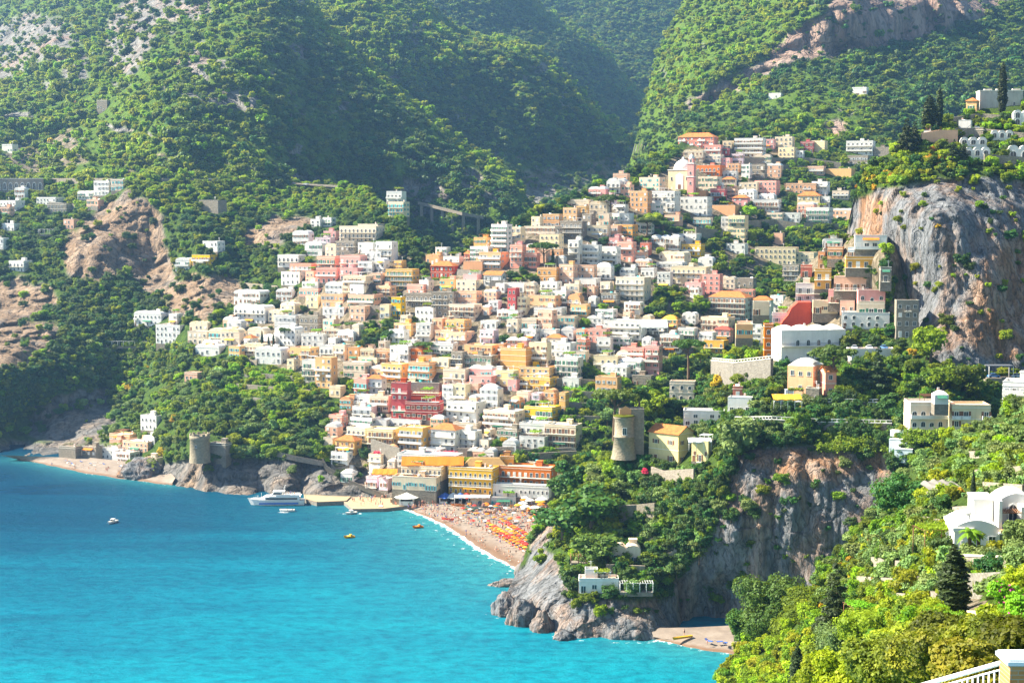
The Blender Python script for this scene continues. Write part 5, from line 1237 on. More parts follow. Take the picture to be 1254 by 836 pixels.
def carport():
    Y = 548.; r = empty('carport', V3(1226, 463, Y)); s = Y/F
    mb = MB(); mb.box(-4.2, 4.2, 0, 5, 4.0, 4.25, 0); mb.obj('roof', M_iron, r)
    for x in (-4.1, 4.1):
        for y in (.1, 4.9): mb = MB(); mb.bar((x, y, -2), (x, y, 4), .09, 0, 6); mb.obj('post', M_white, r)
    mb = MB(); mb.box(-5, 8, -.3, 5.4, -3, 0, 0); mb.obj('deck', M_stone, r)
    tag(r, 'dark roofed carport at the foot of the blue grey cliff', 'carport'); return V3(1226, 463, Y)
cp = carport()
place_car('blue', (cp.x-2, cp.y+2, cp.z), .1, 'pale blue car under the carport below the cliff'); place_car('silver', (cp.x+6, cp.y+2, cp.z), .4, 'silver car right of the carport below the cliff')
g = V3(1043, 430, Ls['D'].pt(1060,443).y+3); 
for i, k in enumerate(('silver', 'white', 'blue')): place_car(k, (g.x+i*5.2+1, g.y, V3(1066, 430, g.y).z+.8), 1.5+.1*i, ['silver car parked on the deck beside the white domed house', 'white car parked on the white deck, second from the domed house', 'blue car parked on the white deck, farthest from the domed house'][i])
# ------------------------------------------------------------------ filler houses where the photo is packed with roofs
def overlap(a, b): return max(0, min(a[1], b[1])-max(a[0], b[0]))*max(0, min(a[3], b[3])-max(a[2], b[2]))
TP = Ls['A'].soils[0]; nf = 0
fr = random.Random(5)
for _ in range(9000):
    if nf >= 85: break
    x = fr.uniform(262, 955); y = fr.uniform(175, 600); w_ = fr.uniform(11, 23); h_ = fr.uniform(8, 13)*(1 if y > 260 else .75)
    if not inpoly(np.array([x]), np.array([y]), TP)[0] or any(inpoly(np.array([x]), np.array([y-2]), g_)[0] for g_ in TOWN_GREEN): continue
    b = (x-w_/2, x+w_/2, y-h_, y); A0 = w_*h_
    if sum(overlap(b, o) for o in OCC) > .22*A0: continue
    if layer_of(np.array([x]), np.array([y]))[0] != LAYERS.index('A'): continue
    house(b[0], b[1], b[2], b[3], fr.choice('WWWWCCCPPKOSLV'), fr.choice(['', '', 'b', 'a', 'v', 'v', 'd', 'B', 'h', 'p'])); nf += 1
print('houses', len([1 for e in REG if e[2] == 'house']), 'filler', nf)
# ------------------------------------------------------------------ beaches
def beachmat():
    m, nt = newmat('beach gravel'); b, o = bsdf(nt, .95, .15); geo = nd(nt, 'ShaderNodeNewGeometry'); pos = geo.outputs['Position']
    wet = nd(nt, 'ShaderNodeAttribute', attribute_name='wet').outputs['Fac']
    n = noise(nt, pos, .25, 6, .7); n2 = noise(nt, pos, 3, 4)
    c = ramp(nt, n, [(.3, (.17,.135,.11)), (.55, (.24,.195,.16)), (.75, (.3,.26,.22))])
    c = mixc(nt, math_(nt, 'MULTIPLY', n2, .35), c, (.2,.16,.13))
    c = mixc(nt, wet, c, (.15,.085,.05)); lk(nt, c, b.inputs['Base Color']); bump(nt, n2, .4, .15, b)
    return m
M_beach = beachmat()
def beach(name, shore, inland, z1, nr=26):
    k = 60; t = np.linspace(0, 1, k)
    def res(p): a = np.array(p, float); s = np.linspace(0, 1, len(p)); return np.stack([np.interp(t, s, a[:, 0]), np.interp(t, s, a[:, 1])], -1)
    S, I = res(shore), res(inland)
    A0 = np.array([atz(x, y, -.02) for x, y in S]); B0 = np.array([atz(x, y, z1) for x, y in I]); rows = []; wet = []
    for j in range(-3, nr+1):
        f = j/nr; P = A0+(B0-A0)*f; P[:, 2] = -.02+z1*(max(f, 0)**.7 if f >= 0 else 0)+(-1.2*abs(f)*8 if f < 0 else 0)
        P[:, 2] += .12*fbm(P/6., 2, 3)*(f > .08); P[:, :2] += (.9*fbm(P/5., 2, 8)[:, None]) if j < 4 else 0
        rows.append(P); wet.append(np.full(k, max(0, 1-abs(f-.03)/.10)))
    P = np.array(rows); i = np.arange(P.shape[0]*k).reshape(-1, k)
    f = np.stack([i[:-1, :-1], i[:-1, 1:], i[1:, 1:], i[1:, :-1]], -1).reshape(-1, 4)
    o = inst(name, np_mesh(name, P.reshape(-1, 3), f, M_beach, True, {'wet': np.array(wet)})); o['kind'] = 'structure'
INL = [(478,611.5),(505,611.5),(545,612.5),(590,612),(640,612),(700,612),(730,625),(740,650),(740,690)]
beach('main_beach', SHORE, INL, 3.0)
beach('cove_beach', SHORE2, [(796,768),(840,768),(880,766),(915,764),(950,764)], 2.6)
beach('far_beach', SHORE3, [(0,557),(70,559.5),(110,560),(140,563),(168,566),(205,575),(215,585)], 3.0)
def bz(px, py): # ground point on the main beach
    z = 1.5
    for _ in range(3):
        p = atz(px, py, z); q = min(SHORE, key=lambda s: abs(s[0]-px)); sy = np.interp(px, [s[0] for s in SHORE], [s[1] for s in SHORE]); f = np.clip((sy-py)/(sy-612+1e-6), 0, 1); z = 3.0*f**.6*.95
    return atz(px, py, z+.1)
# boulders
def boulder(px, py, rx, rz, name='sea_rock', label=None, ry=None, mat=None, seed=1, z=None):
    Y = seaY(py); s = Y/F; P = V3(px, py, Y); v, f = ico(5)
    q = v*(1+.28*ridged(v*1.3+seed*3, 4, seed)[:, None]+.1*np.round(fbm(v*2.2+seed, 2, 5)*3)[:, None]/3)
    q = q*np.array([rx*s, (ry or rx)*s, rz*s])
    me = np_mesh(name, q, f, mat or M_near, True, {'rock': np.ones(len(v)), 'warm': .25+.2*v[:, 0]*0, 'soil': 0*v[:, 0]})
    o = inst(name, me, None, (P.x, P.y+rx*s*.3, -.3)); tag(o, label, 'rock'); return o
boulder(618,752,17,24,label='tilted grey sea boulder farthest left at the promontory foot',seed=2)
boulder(640,764,19,30,label='biggest pale sea boulder at the promontory foot',seed=5)
boulder(655,742,10,20,label='pointed dark boulder wedged behind the two big sea boulders',seed=9)
boulder(622,718,22,8,label='flat dark ledge of rock reaching into the sea beside the beach',seed=12,ry=9)
boulder(664,772,14,22,label='jagged brown boulder right of the biggest pale sea boulder',seed=15)
boulder(690,782,12,10,label='small orange stained rock at the foot of the promontory',seed=18)
boulder(648,708,16,26,label='dark leaning rock at the right end of the main beach',seed=21)
boulder(173,584,27,20,label='dark wooded rock dividing the far beach from the cliff',seed=25,ry=30)
boulder(101,562,6,6,label='pale boulder standing on the far beach',seed=29)
hedge(155,190,564,569,'A',500,.5,LEAF['mid'],'green bushes on top of the dark rock by the far beach','bush',2.5,'bush',dY=-22)
# ------------------------------------------------------------------ quays
M_quay = flatmat('worn quay paving', (.36,.27,.17), .9, .1, .25, .3)
def quay(top, z, label, name='pier'):
    P = [atz(x, y, z) for x, y in top]; mb = MB(); o = P[0]
    mb.poly([(p.x, p.y, p.z) for p in P], 0)
    for i in range(len(P)):
        a, b = P[i], P[(i+1) % len(P)]; mb.poly([(a.x, a.y, -3), (b.x, b.y, -3), (b.x, b.y, z), (a.x, a.y, z)], 1)
        d = (b-a).normalized(); n = max(1, int((b-a).length/4))
        mb.poly([(a.x, a.y, z+.12), (b.x, b.y, z+.12), (b.x-d.y*.5, b.y+d.x*.5, z+.12), (a.x-d.y*.5, a.y+d.x*.5, z+.12)], 0)
    mb.v = [(x-o.x, y-o.y, zz) for x, y, zz in mb.v]
    ob = mb.obj(name, [M_quay, M_dstone], None, (o.x, o.y, 0)); tag(ob, label, 'pier'); return ob
quay([(373,610.5),(388,614.5),(424,613),(430,607.5),(400,606.5),(372,605)], 1.8, 'pale stone ferry pier left of the crowded quay')
quay([(418,612),(432,623),(470,622.5),(500,619),(500,609),(460,608.5),(424,608)], 1.4, 'crowded stone quay at the foot of the headland')
# ------------------------------------------------------------------ people
def skin_body(pts, edges, rad):
    me = bpy.data.meshes.new('body'); me.from_pydata(pts, edges, []); o = bpy.data.objects.new('tmp', me); COL.objects.link(o)
    sk = o.modifiers.new('s', 'SKIN'); sk.use_smooth_shade = True
    for i, r_ in enumerate(rad): me.skin_vertices[0].data[i].radius = (r_, r_)
    me.skin_vertices[0].data[0].use_root = True
    su = o.modifiers.new('u', 'SUBSURF'); su.levels = 1
    dg = bpy.context.evaluated_depsgraph_get(); m2 = bpy.data.meshes.new_from_object(o.evaluated_get(dg)); bpy.data.objects.remove(o); return m2
ED = [(0,1),(1,2),(2,3),(3,4),(2,5),(5,6),(6,7),(2,8),(8,9),(9,10),(0,11),(11,12),(12,13),(0,14),(14,15),(15,16)]
RD = [.14,.13,.15,.055,.105,.07,.05,.035,.07,.05,.035,.1,.07,.045,.1,.07,.045]
POSE = dict(
  stand=[(0,0,.92),(0,0,1.15),(0,0,1.38),(0,0,1.5),(0,-.02,1.64),(-.2,0,1.4),(-.27,.02,1.12),(-.27,-.06,.86),(.2,0,1.4),(.27,.02,1.12),(.27,-.06,.86),(-.1,0,.85),(-.11,-.02,.46),(-.12,0,.05),(.1,0,.85),(.13,-.05,.46),(.14,.02,.05)],
  walk=[(0,0,.92),(0,-.02,1.15),(0,-.04,1.38),(0,-.05,1.5),(0,-.07,1.64),(-.2,-.04,1.4),(-.27,.1,1.14),(-.26,.1,.9),(.2,-.04,1.4),(.26,-.16,1.14),(.25,-.3,.98),(-.1,0,.85),(-.11,-.22,.48),(-.12,-.2,.05),(.1,0,.85),(.12,.1,.46),(.13,.34,.1)],
  lie=[(0,0,.16),(0,.24,.17),(0,.47,.18),(0,.6,.2),(0,.75,.22),(-.2,.48,.16),(-.3,.25,.1),(-.3,0,.08),(.2,.48,.16),(.3,.25,.1),(.3,0,.08),(-.1,-.06,.14),(-.12,-.45,.14),(-.13,-.85,.06),(.1,-.06,.14),(.13,-.42,.28),(.13,-.75,.06)],
  sit=[(0,0,.16),(0,.04,.38),(0,.02,.6),(0,0,.72),(0,-.03,.86),(-.2,.02,.62),(-.26,-.1,.4),(-.2,-.28,.32),(.2,.02,.62),(.26,-.1,.4),(.2,-.28,.32),(-.1,-.05,.14),(-.13,-.4,.38),(-.14,-.7,.05),(.1,-.05,.14),(.13,-.4,.38),(.14,-.7,.05)])
M_skin = [flatmat('tanned skin', (.42,.2,.12), .6, .3, .1), flatmat('light skin', (.62,.36,.26), .6, .3, .1)]
M_wear = {k: flatmat(k+' clothing', c, .8, .2, .1) for k, c in dict(red=(.6,.04,.03), blue=(.05,.12,.4), white=(.8,.8,.8), dark=(.05,.05,.08), orange=(.8,.25,.02), turquoise=(.05,.4,.42), pink=(.75,.2,.3)).items()}
M_hair = flatmat('dark hair', (.05,.03,.02), .8, .2, .2)
PPL = []
for i, (pose, pts) in enumerate(POSE.items()):
    base_ = skin_body(pts, ED, RD)
    for j, wk in enumerate(M_wear):
        me = base_.copy(); me.materials.clear(); me.materials.append(M_skin[(i+j) % 2]); me.materials.append(M_wear[wk])
        ax = 2 if pose in ('stand', 'walk') else None
        for p in me.polygons:
            c = p.center
            if pose in ('stand', 'walk'): t_ = (.72 < c.z < (1.42 if j % 2 else .98)) and abs(c.x) < .2
            elif pose == 'lie': t_ = (-.15 < c.y < (.45 if j % 2 else .1)) and abs(c.x) < .17
            else: t_ = (c.z < (.62 if j % 2 else .3)) and c.y > -.18 and abs(c.x) < .18
            p.material_index = 1 if t_ else 0
        h = MB(); k = pts[4]; hv = []
        h.lathe([(.1, -.02), (.115, .05), (.09, .12), (.04, .155), (.005, .16)], 0, 0, 8); h.v = [(x+k[0], y+k[1]+.02, z+k[2]) for x, y, z in h.v]
        PPL.append((pose, wk, me, h.mesh('hair', M_hair)))
pn = 0
def person(p, i, px, py, where, rz=None):
    global pn
    pose, wk, me, hm = PPL[i]; s = rnd.uniform(.95, 1.12)
    o = inst('person', me, None, (p[0], p[1], p[2]), rnd.uniform(0, 6.28) if rz is None else rz, s); inst('hair', hm, o); pn += 1
    w_ = {'stand': 'standing', 'walk': 'walking', 'lie': 'lying down', 'sit': 'sitting'}[pose]
    tag(o, f'person in {wk} {w_} on {where}', 'person', f'people on {where}')
    return o
q = random.Random(9)
def on_beach(x, y): return y > 614 and y < np.interp(x, [s[0] for s in SHORE], [s[1] for s in SHORE])-1.5 and not Ls['D'].inside(np.array([x]), np.array([y]))[0]
n_ = 0
while n_ < 215:
    x = q.uniform(500, 676); y = q.uniform(614, 690)
    if not on_beach(x, y): continue
    sy = np.interp(x, [s[0] for s in SHORE], [s[1] for s in SHORE]); dd = sy-y
    if q.random() > (.9 if y < 640+.25*(x-560) else .25): continue
    person(bz(x, y), q.randrange(len(PPL)), x, y, 'the main beach'); n_ += 1
for _ in range(46):
    x = q.uniform(430, 498); y = q.uniform(609.5, 620)
    if x < 436 and y > 617: continue
    person(atz(x, y, 1.42), q.randrange(0, 14), x, y, 'the crowded quay')
for _ in range(22):
    x = q.uniform(60, 160); y = np.interp(x, [60, 160], [561, 568])+q.uniform(3, 12)
    person(atz(x, y, 1.7 if y < 568 else .9), q.randrange(len(PPL)), x, y, 'the far beach')
# ------------------------------------------------------------------ parasols and loungers
def parasol_proto(mat, R_=1.5):
    r = empty('parasol', (0, 0, 0)); mb = MB(); n = 8
    mb.lathe([(.05, 2.55), (R_*.55, 2.35), (R_, 2.0)], 0, 0, n, 0, smooth=False); mb.lathe([(R_, 1.99), (R_*.55, 2.33), (.05, 2.5)], 0, 0, n, 0, smooth=False); mb.lathe([(R_, 2.0), (R_*1.0, 1.85)], 0, 0, n, 0, smooth=False); mb.obj('canopy', mat, r)
    mb = MB(); mb.bar((0, 0, 0), (0, 0, 2.6), .035, 0, 6); mb.obj('pole', M_white, r); return r
def lounger_proto(mat):
    r = empty('sun_lounger', (0, 0, 0)); mb = MB(); mb.box(-.33, .33, -.95, .35, .3, .38, 0); mb.poly([(-.33,.35,.38),(.33,.35,.38),(.33,.9,.72),(-.33,.9,.72)]); mb.poly([(-.33,.35,.3),(-.33,.9,.66),(.33,.9,.66),(.33,.35,.3)]); mb.obj('mattress', mat, r)
    for x in (-.28, .28):
        for y in (-.85, .3): mb = MB(); mb.bar((x, y, 0), (x, y, .3), .03, 0, 5); mb.obj('leg', M_white, r)
    return r
PC = {k: parasol_proto(m_) for k, m_ in (('orange', M_orange), ('red', M_wear['red']), ('yellow', M_yellowcloth), ('white', M_cloth))}
LC = {k: lounger_proto(m_) for k, m_ in (('orange', M_wear['orange']), ('red', M_wear['red']), ('white', M_cloth), ('blue', M_wear['blue']))}
first = set()
def put(pool, k, p, rz, desc, px, py, grp, s=1.0):
    o = pool[k]
    if (id(pool), k) in first: o = copy_thing(o, tuple(p), rz, s)
    else: first.add((id(pool), k)); o.location = tuple(p); o.rotation_euler = (0, 0, rz); o.scale = (s, s, s)
    cat = 'parasol' if pool is PC else 'lounger'
    tag(o, f'{k} {desc}', cat, grp); return o
for row, (xa, ya, xb, yb, n) in enumerate([(599,645,645,671,15),(602,651,647,677,12),(614,640,652,662,12),(622,652,650,668,7)]):
    for i in range(n):
        t = i/(n-1); x = xa+(xb-xa)*t+q.uniform(-.4, .4); y = ya+(yb-ya)*t+q.uniform(-.3, .3)
        if Ls['D'].inside(np.array([x]), np.array([y]))[0]: continue
        p = bz(x, y); k = q.choice(['orange', 'orange', 'yellow', 'orange', 'red'])
        put(PC, k, p, q.uniform(0, 1), 'parasol in the slanting rows on the main beach', x, y, f'{k} parasols in the slanting rows on the main beach', .82)
        for dx in (-.7, .8)[:q.choice([1, 2])]:
            kk = q.choice(['orange', 'red', 'orange', 'white']); put(LC, kk, (p[0]+dx, p[1]-1.0, p[2]), .3, 'sun lounger under the slanting rows of parasols', x, y, f'{kk} sun loungers in the slanting rows on the main beach')
for i in range(20):
    x = q.uniform(632, 672); y = q.uniform(614, 630); p = bz(x, y)
    k = q.choice(['white', 'white', 'white', 'yellow', 'orange'])
    if k == 'white': put(PC, k, p, q.uniform(0, 1), 'parasol beside the bathing cabins at the back of the main beach', x, y, 'white parasols beside the bathing cabins', 1.5)
    else: put(PC, k, p, q.uniform(0, 1), 'parasol among the white ones by the bathing cabins', x, y, f'{k} parasols by the bathing cabins', 1.2)
for i in range(60):
    x = q.uniform(555, 668); y = q.uniform(620, 640); p = bz(x, y); kk = q.choice(['white', 'blue', 'red', 'orange'])
    if on_beach(x, y): put(LC, kk, p, q.uniform(0, 3), 'sun lounger on the crowded upper main beach', x, y, f'{kk} sun loungers on the crowded upper main beach')
for i in range(16):
    x = q.uniform(80, 150); y = np.interp(x, [60, 160], [562, 569])+q.uniform(0, 6); k = q.choice(['blue', 'white']); 
    put(LC, k, atz(x, y, 2.0), q.uniform(0, 3), 'sun lounger on the far beach', x, y, f'{k} sun loungers on the far beach')
for i in range(34):
    x = q.uniform(566, 664); y = q.uniform(619, 642)
    if on_beach(x, y): k = q.choice(['orange', 'orange', 'red', 'white']); put(PC, k, bz(x, y), q.uniform(0, 1), 'parasol scattered over the crowded upper main beach', x, y, f'{k} parasols scattered over the upper main beach', .75)
cp_, ci, cr = [], [], []
while len(cp_) < 420:
    x = q.uniform(500, 676); y = q.uniform(614, 690)
    if not on_beach(x, y): continue
    sy = np.interp(x, [s[0] for s in SHORE], [s[1] for s in SHORE])
    if q.random() > (.95 if y < 642+.25*(x-560) else .2): continue
    cp_.append(tuple(bz(x, y))); ci.append(q.randrange(len(PPL))); cr.append(q.uniform(0, 6.28))
scatter('beach_crowd', np.array(cp_), cr, np.ones((len(cp_), 3)), ci, [p_[2] for p_ in PPL], 'dense crowd of small bathers filling the main beach', 'crowd')
# kiosks
def kiosk(px, k, label, x=2.6, py=616):
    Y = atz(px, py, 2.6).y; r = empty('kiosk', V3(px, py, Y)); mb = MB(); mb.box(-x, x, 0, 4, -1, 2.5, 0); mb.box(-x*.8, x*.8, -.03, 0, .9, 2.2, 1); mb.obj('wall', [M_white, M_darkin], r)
    mb = MB(); mb.lathe([(x*1.7, 2.5), (x*1.1, 3.1), (x*.5, 3.9), (.05, 4.6)], 0, 2, 4 if k != 'white' else 8, 0, smooth=False); mb.obj('roof', {'blue': M_wear['blue'], 'white': M_cloth, 'red': M_wear['red'], 'turquoise': M_wear['turquoise']}[k], r); tag(r, label, 'kiosk')
kiosk(545, 'blue', 'white kiosk with blue pointed roof, left of the four beach kiosks'); kiosk(555, 'white', 'white kiosk with white pointed roof between two blue roofed kiosks'); kiosk(564, 'blue', 'white kiosk with blue pointed roof next to the red roofed kiosk'); kiosk(572, 'red', 'white kiosk with red pointed roof beside the beach bar')
kiosk(498, 'white', 'wide kiosk with white pointed canopy at the start of the beach', 3.4); kiosk(191, 'turquoise', 'turquoise roofed kiosk between far beach and cliff', 3, 566)
# ------------------------------------------------------------------ boats
def hull(mb, L, B, D, m=0, m2=1, n=14, bow=.35):
    """boat hull, bow to -x"""
    rows = []
    for i in range(n+1):
        t = i/n; x = -L/2+L*t; w_ = B/2*min(1, (t/bow))**.6 if t < bow else B/2*(1-.12*(t-bow)); sh = D*(1+.35*(1-t)**2)
        w_ = max(w_, .02); rows.append([(x+(-.06*L*(1-t)), -w_, sh), (x, -w_*.8, 0.1), (x, 0, -.25*D), (x, w_*.8, .1), (x+(-.06*L*(1-t)), w_, sh)])
    for a, b in zip(rows, rows[1:]):
        for j in range(4): mb.poly([a[j], a[j+1], b[j+1], b[j]][::-1], m, True)
        mb.poly([(a[0][0], a[0][1], a[0][2]-.12*D), (b[0][0], b[0][1], b[0][2]-.12*D), (b[4][0], b[4][1], b[4][2]-.12*D), (a[4][0], a[4][1], a[4][2]-.12*D)], m2)
    e = rows[-1]; mb.poly([e[0], e[1], e[2], e[3], e[4]], m)
def ferry():
    Y = seaY(617.5); r = empty('ferry', (*V3(340, 617.5, Y)[:2], 0), .04); s = Y/F; L = 66*s
    mb = MB(); hull(mb, L, 7, 2.3, 0, 1); mb.obj('hull', [M_white, M_roofgrey], r)
    mb = MB(); mb.box(-L*.33, L*.40, -3.51, -3.49, .75, 1.45, 0); mb.obj('blue_stripe', flatmat('blue hull paint', (.03,.15,.5), .4, .5, .05), r)
    mb = MB(); mb.box(-L*.22, L*.42, -3.1, 3.1, 2.2, 4.1, 0); mb.poly([(-L*.36,-1.5,2.3),(-L*.36,1.5,2.3),(-L*.22,3.1,4.1),(-L*.22,-3.1,4.1)][::-1], 0); mb.poly([(-L*.36,-1.5,2.3),(-L*.22,-3.1,4.1),(-L*.22,-3.1,2.2)][::-1], 0); cb = mb.obj('cabin', [M_white], r)
    mb = MB(); mb.box(-L*.20, L*.38, -3.16, -3.11, 2.8, 3.6, 0); mb.obj('window_band', M_glass, cb)
    mb = MB(); mb.box(-L*.14, L*.44, -3.2, 3.2, 4.1, 4.3, 0); mb.box(-L*.02, L*.42, -3.1, -3.0, 4.3, 5.0, 0); mb.box(-L*.02, L*.42, 3.0, 3.1, 4.3, 5.0, 0); mb.obj('upper_deck', M_white, r)
    mb = MB(); q0 = [(-L*.12,-2.2,4.3),(L*.08,-2.2,4.3),(L*.08,2.2,4.3),(-L*.12,2.2,4.3)]; q1 = [(-L*.06,-1.9,6.1),(L*.08,-1.9,6.1),(L*.08,1.9,6.1),(-L*.06,1.9,6.1)]
    for i in range(4): mb.poly([q0[i], q0[(i+1) % 4], q1[(i+1) % 4], q1[i]], 0)
    mb.box(-L*.08, L*.14, -2.1, 2.1, 6.1, 6.3, 0); mb.box(-L*.07, L*.07, -2.13, -2.08, 5.0, 5.7, 1); mb.obj('bridge', [M_white, M_glass], r)
    mb = MB(); mb.bar((L*.12, 0, 6.3), (L*.15, 0, 9), .12, 0, 6); mb.bar((L*.12, -1, 7.6), (L*.12, 1, 7.6), .07, 0, 5); mb.bar((-L*.3, 0, 2.5), (-L*.3, 0, 5.5), .06, 0, 5); mb.obj('mast', M_white, r)
    mb = MB(); n = 16
    for i in range(n): x = -L*.45+L*.22*i/n; mb.bar((x, -1.4, 2.9), (x, -1.4, 3.7), .04, 0, 4)
    mb.bar((-L*.45, -1.4, 3.7), (-L*.23, -1.9, 3.7), .05, 0, 4); mb.obj('railing', M_metal, r)
    tag(r, 'white passenger ferry with blue stripe moored at the stone pier', 'ferry')
    for i in range(9): person((r.location.x+L*(-.0+.04*i), r.location.y+q.uniform(-1.5, 1.5)+.5, 4.32), q.randrange(0, 14), 0, 0, 'the ferry top deck')
ferry()
def motorboat(px, py, L, label, rz=0., mat=None, cab=True):
    Y = seaY(py); p = V3(px, py, Y); r = empty('motor_boat', (p.x, p.y, .1), rz); mb = MB(); hull(mb, L, L*.34, L*.13); mb.obj('hull', [mat or M_white, M_trim], r)
    if cab:
        mb = MB(); k = L*.13; mb.box(-L*.12, L*.14, -L*.11, L*.11, k, k+L*.14, 0); mb.box(-L*.125, -L*.115, -L*.1, L*.1, k+.05, k+L*.12, 1); mb.box(-L*.14, L*.17, -L*.13, L*.13, k+L*.14, k+L*.16, 0); mb.obj('cabin', [M_white, M_glass], r)
    else:
        mb = MB(); mb.box(-.1, .15, -L*.13, L*.13, L*.1, L*.14, 0); mb.box(L*.3, L*.35, -L*.13, L*.13, L*.1, L*.14, 0); mb.obj('bench', M_brown, r)
    mb = MB(); mb.box(L*.48, L*.54, -.18, .18, .2, .2+L*.12, 0); mb.obj('outboard_motor', M_iron, r); tag(r, label, 'boat'); return r
motorboat(352,626,6.5,'long low white boat in front of the ferry',.08,cab=False); motorboat(430,629,5.5,'white motor boat with red seats just off the quay',.6); motorboat(138,640,6,'white cabin boat alone in the open bay',1.2)
motorboat(466,624,6,'white boat moored at the edge of the crowded quay',0.); motorboat(474,622,5,'small pale boat tied beside the quay end',.2,cab=False)
def pedalo(px, py, mat, label):
    Y = seaY(py); p = V3(px, py, Y); r = empty('pedal_boat', (p.x, p.y, .1), .4)
    for y in (-.7, .7): mb = MB(); hull(mb, 4.2, .8, .6); mb.v = [(a, b+y, c) for a, b, c in mb.v]; mb.obj('float', [mat, mat], r)
    mb = MB(); mb.box(-1, 1.4, -1, 1, .6, .72, 0); mb.box(.2, .9, -.8, .8, .72, 1.3, 0); mb.obj('seat', mat, r); tag(r, label, 'pedal boat')
pedalo(428,658,M_yellowcloth,'yellow pedal boat floating in the middle of the bay'); pedalo(512,646,M_orange,'orange pedal boat near the bathing shore'); pedalo(636,612,M_orange,'orange pedal boat pulled up by the cabins')
for i, (x, y, m_, lab) in enumerate([(574,624,M_green,'dark green rowing boat drawn up on the beach'),(580,622,M_teal,'turquoise rowing boat drawn up beside the green one'),(600,628,M_brown,'brown fishing boat lying on the beach before the cabins'),(612,622,M_teal,'long turquoise boat near the bathing cabins'),(625,624,M_white,'white fishing boat on the sand right of the turquoise one'),(596,621,M_iron,'dark fishing boat behind the brown one'),(561,619,M_orange,'orange kayak lying by the kiosks'),(632,620,M_yellowcloth,'yellow kayak lying near the white parasols'),(548,636,M_wear['red'],'pale red inflatable boat at the water line')]):
    p = bz(x, y); r = empty('rowing_boat', p, q.uniform(-.5, .5)); L = 5.5 if 'kayak' not in lab else 6; mb = MB(); hull(mb, L, 1.7 if 'kayak' not in lab else .8, .7); mb.obj('hull', [m_, M_brown], r)
    mb = MB(); mb.box(-.3, 0, -.6, .6, .5, .58, 0); mb.box(1, 1.3, -.6, .6, .5, .58, 0); mb.obj('bench', M_brown, r); tag(r, lab, 'boat')
p = atz(836, 781, 1.6); mb = MB(); hull(mb, 7, 1.1, .6); kk = mb.obj('kayak', [M_yellowcloth, M_yellowcloth], None, p, .5); tag(kk, 'yellow kayak lying on the little cove beach', 'kayak')
for i, (x, y, k, lab) in enumerate([(868,786,'blue','blue sun lounger on the cove beach, left one'),(880,787,'blue','blue sun lounger on the cove beach, second from the sea'),(888,789,'blue','blue sun lounger on the cove beach, near the gravel edge')]):
    o = copy_thing(LC[k], tuple(atz(x, y, 1.5)), .8+i, 1.5); tag(o, lab, 'lounger'); 
    if 'group' in o: del o['group']
person(atz(866, 789, 1.2), 0, 0, 0, 'the cove beach'); person(atz(838, 777, 1.8), 3, 0, 0, 'the cove beach')
house(72,100,549,561,'S','x',Y=atz(86,561,2.8).y,name='bathing_house',label='low grey stone bathing house behind the far beach, left part',ns=1,dep=5); house(100,126,549,561,'S','',Y=atz(113,561,2.8).y,name='bathing_house',label='stone bathing house with windows behind the far beach, right part',ns=1,dep=5)
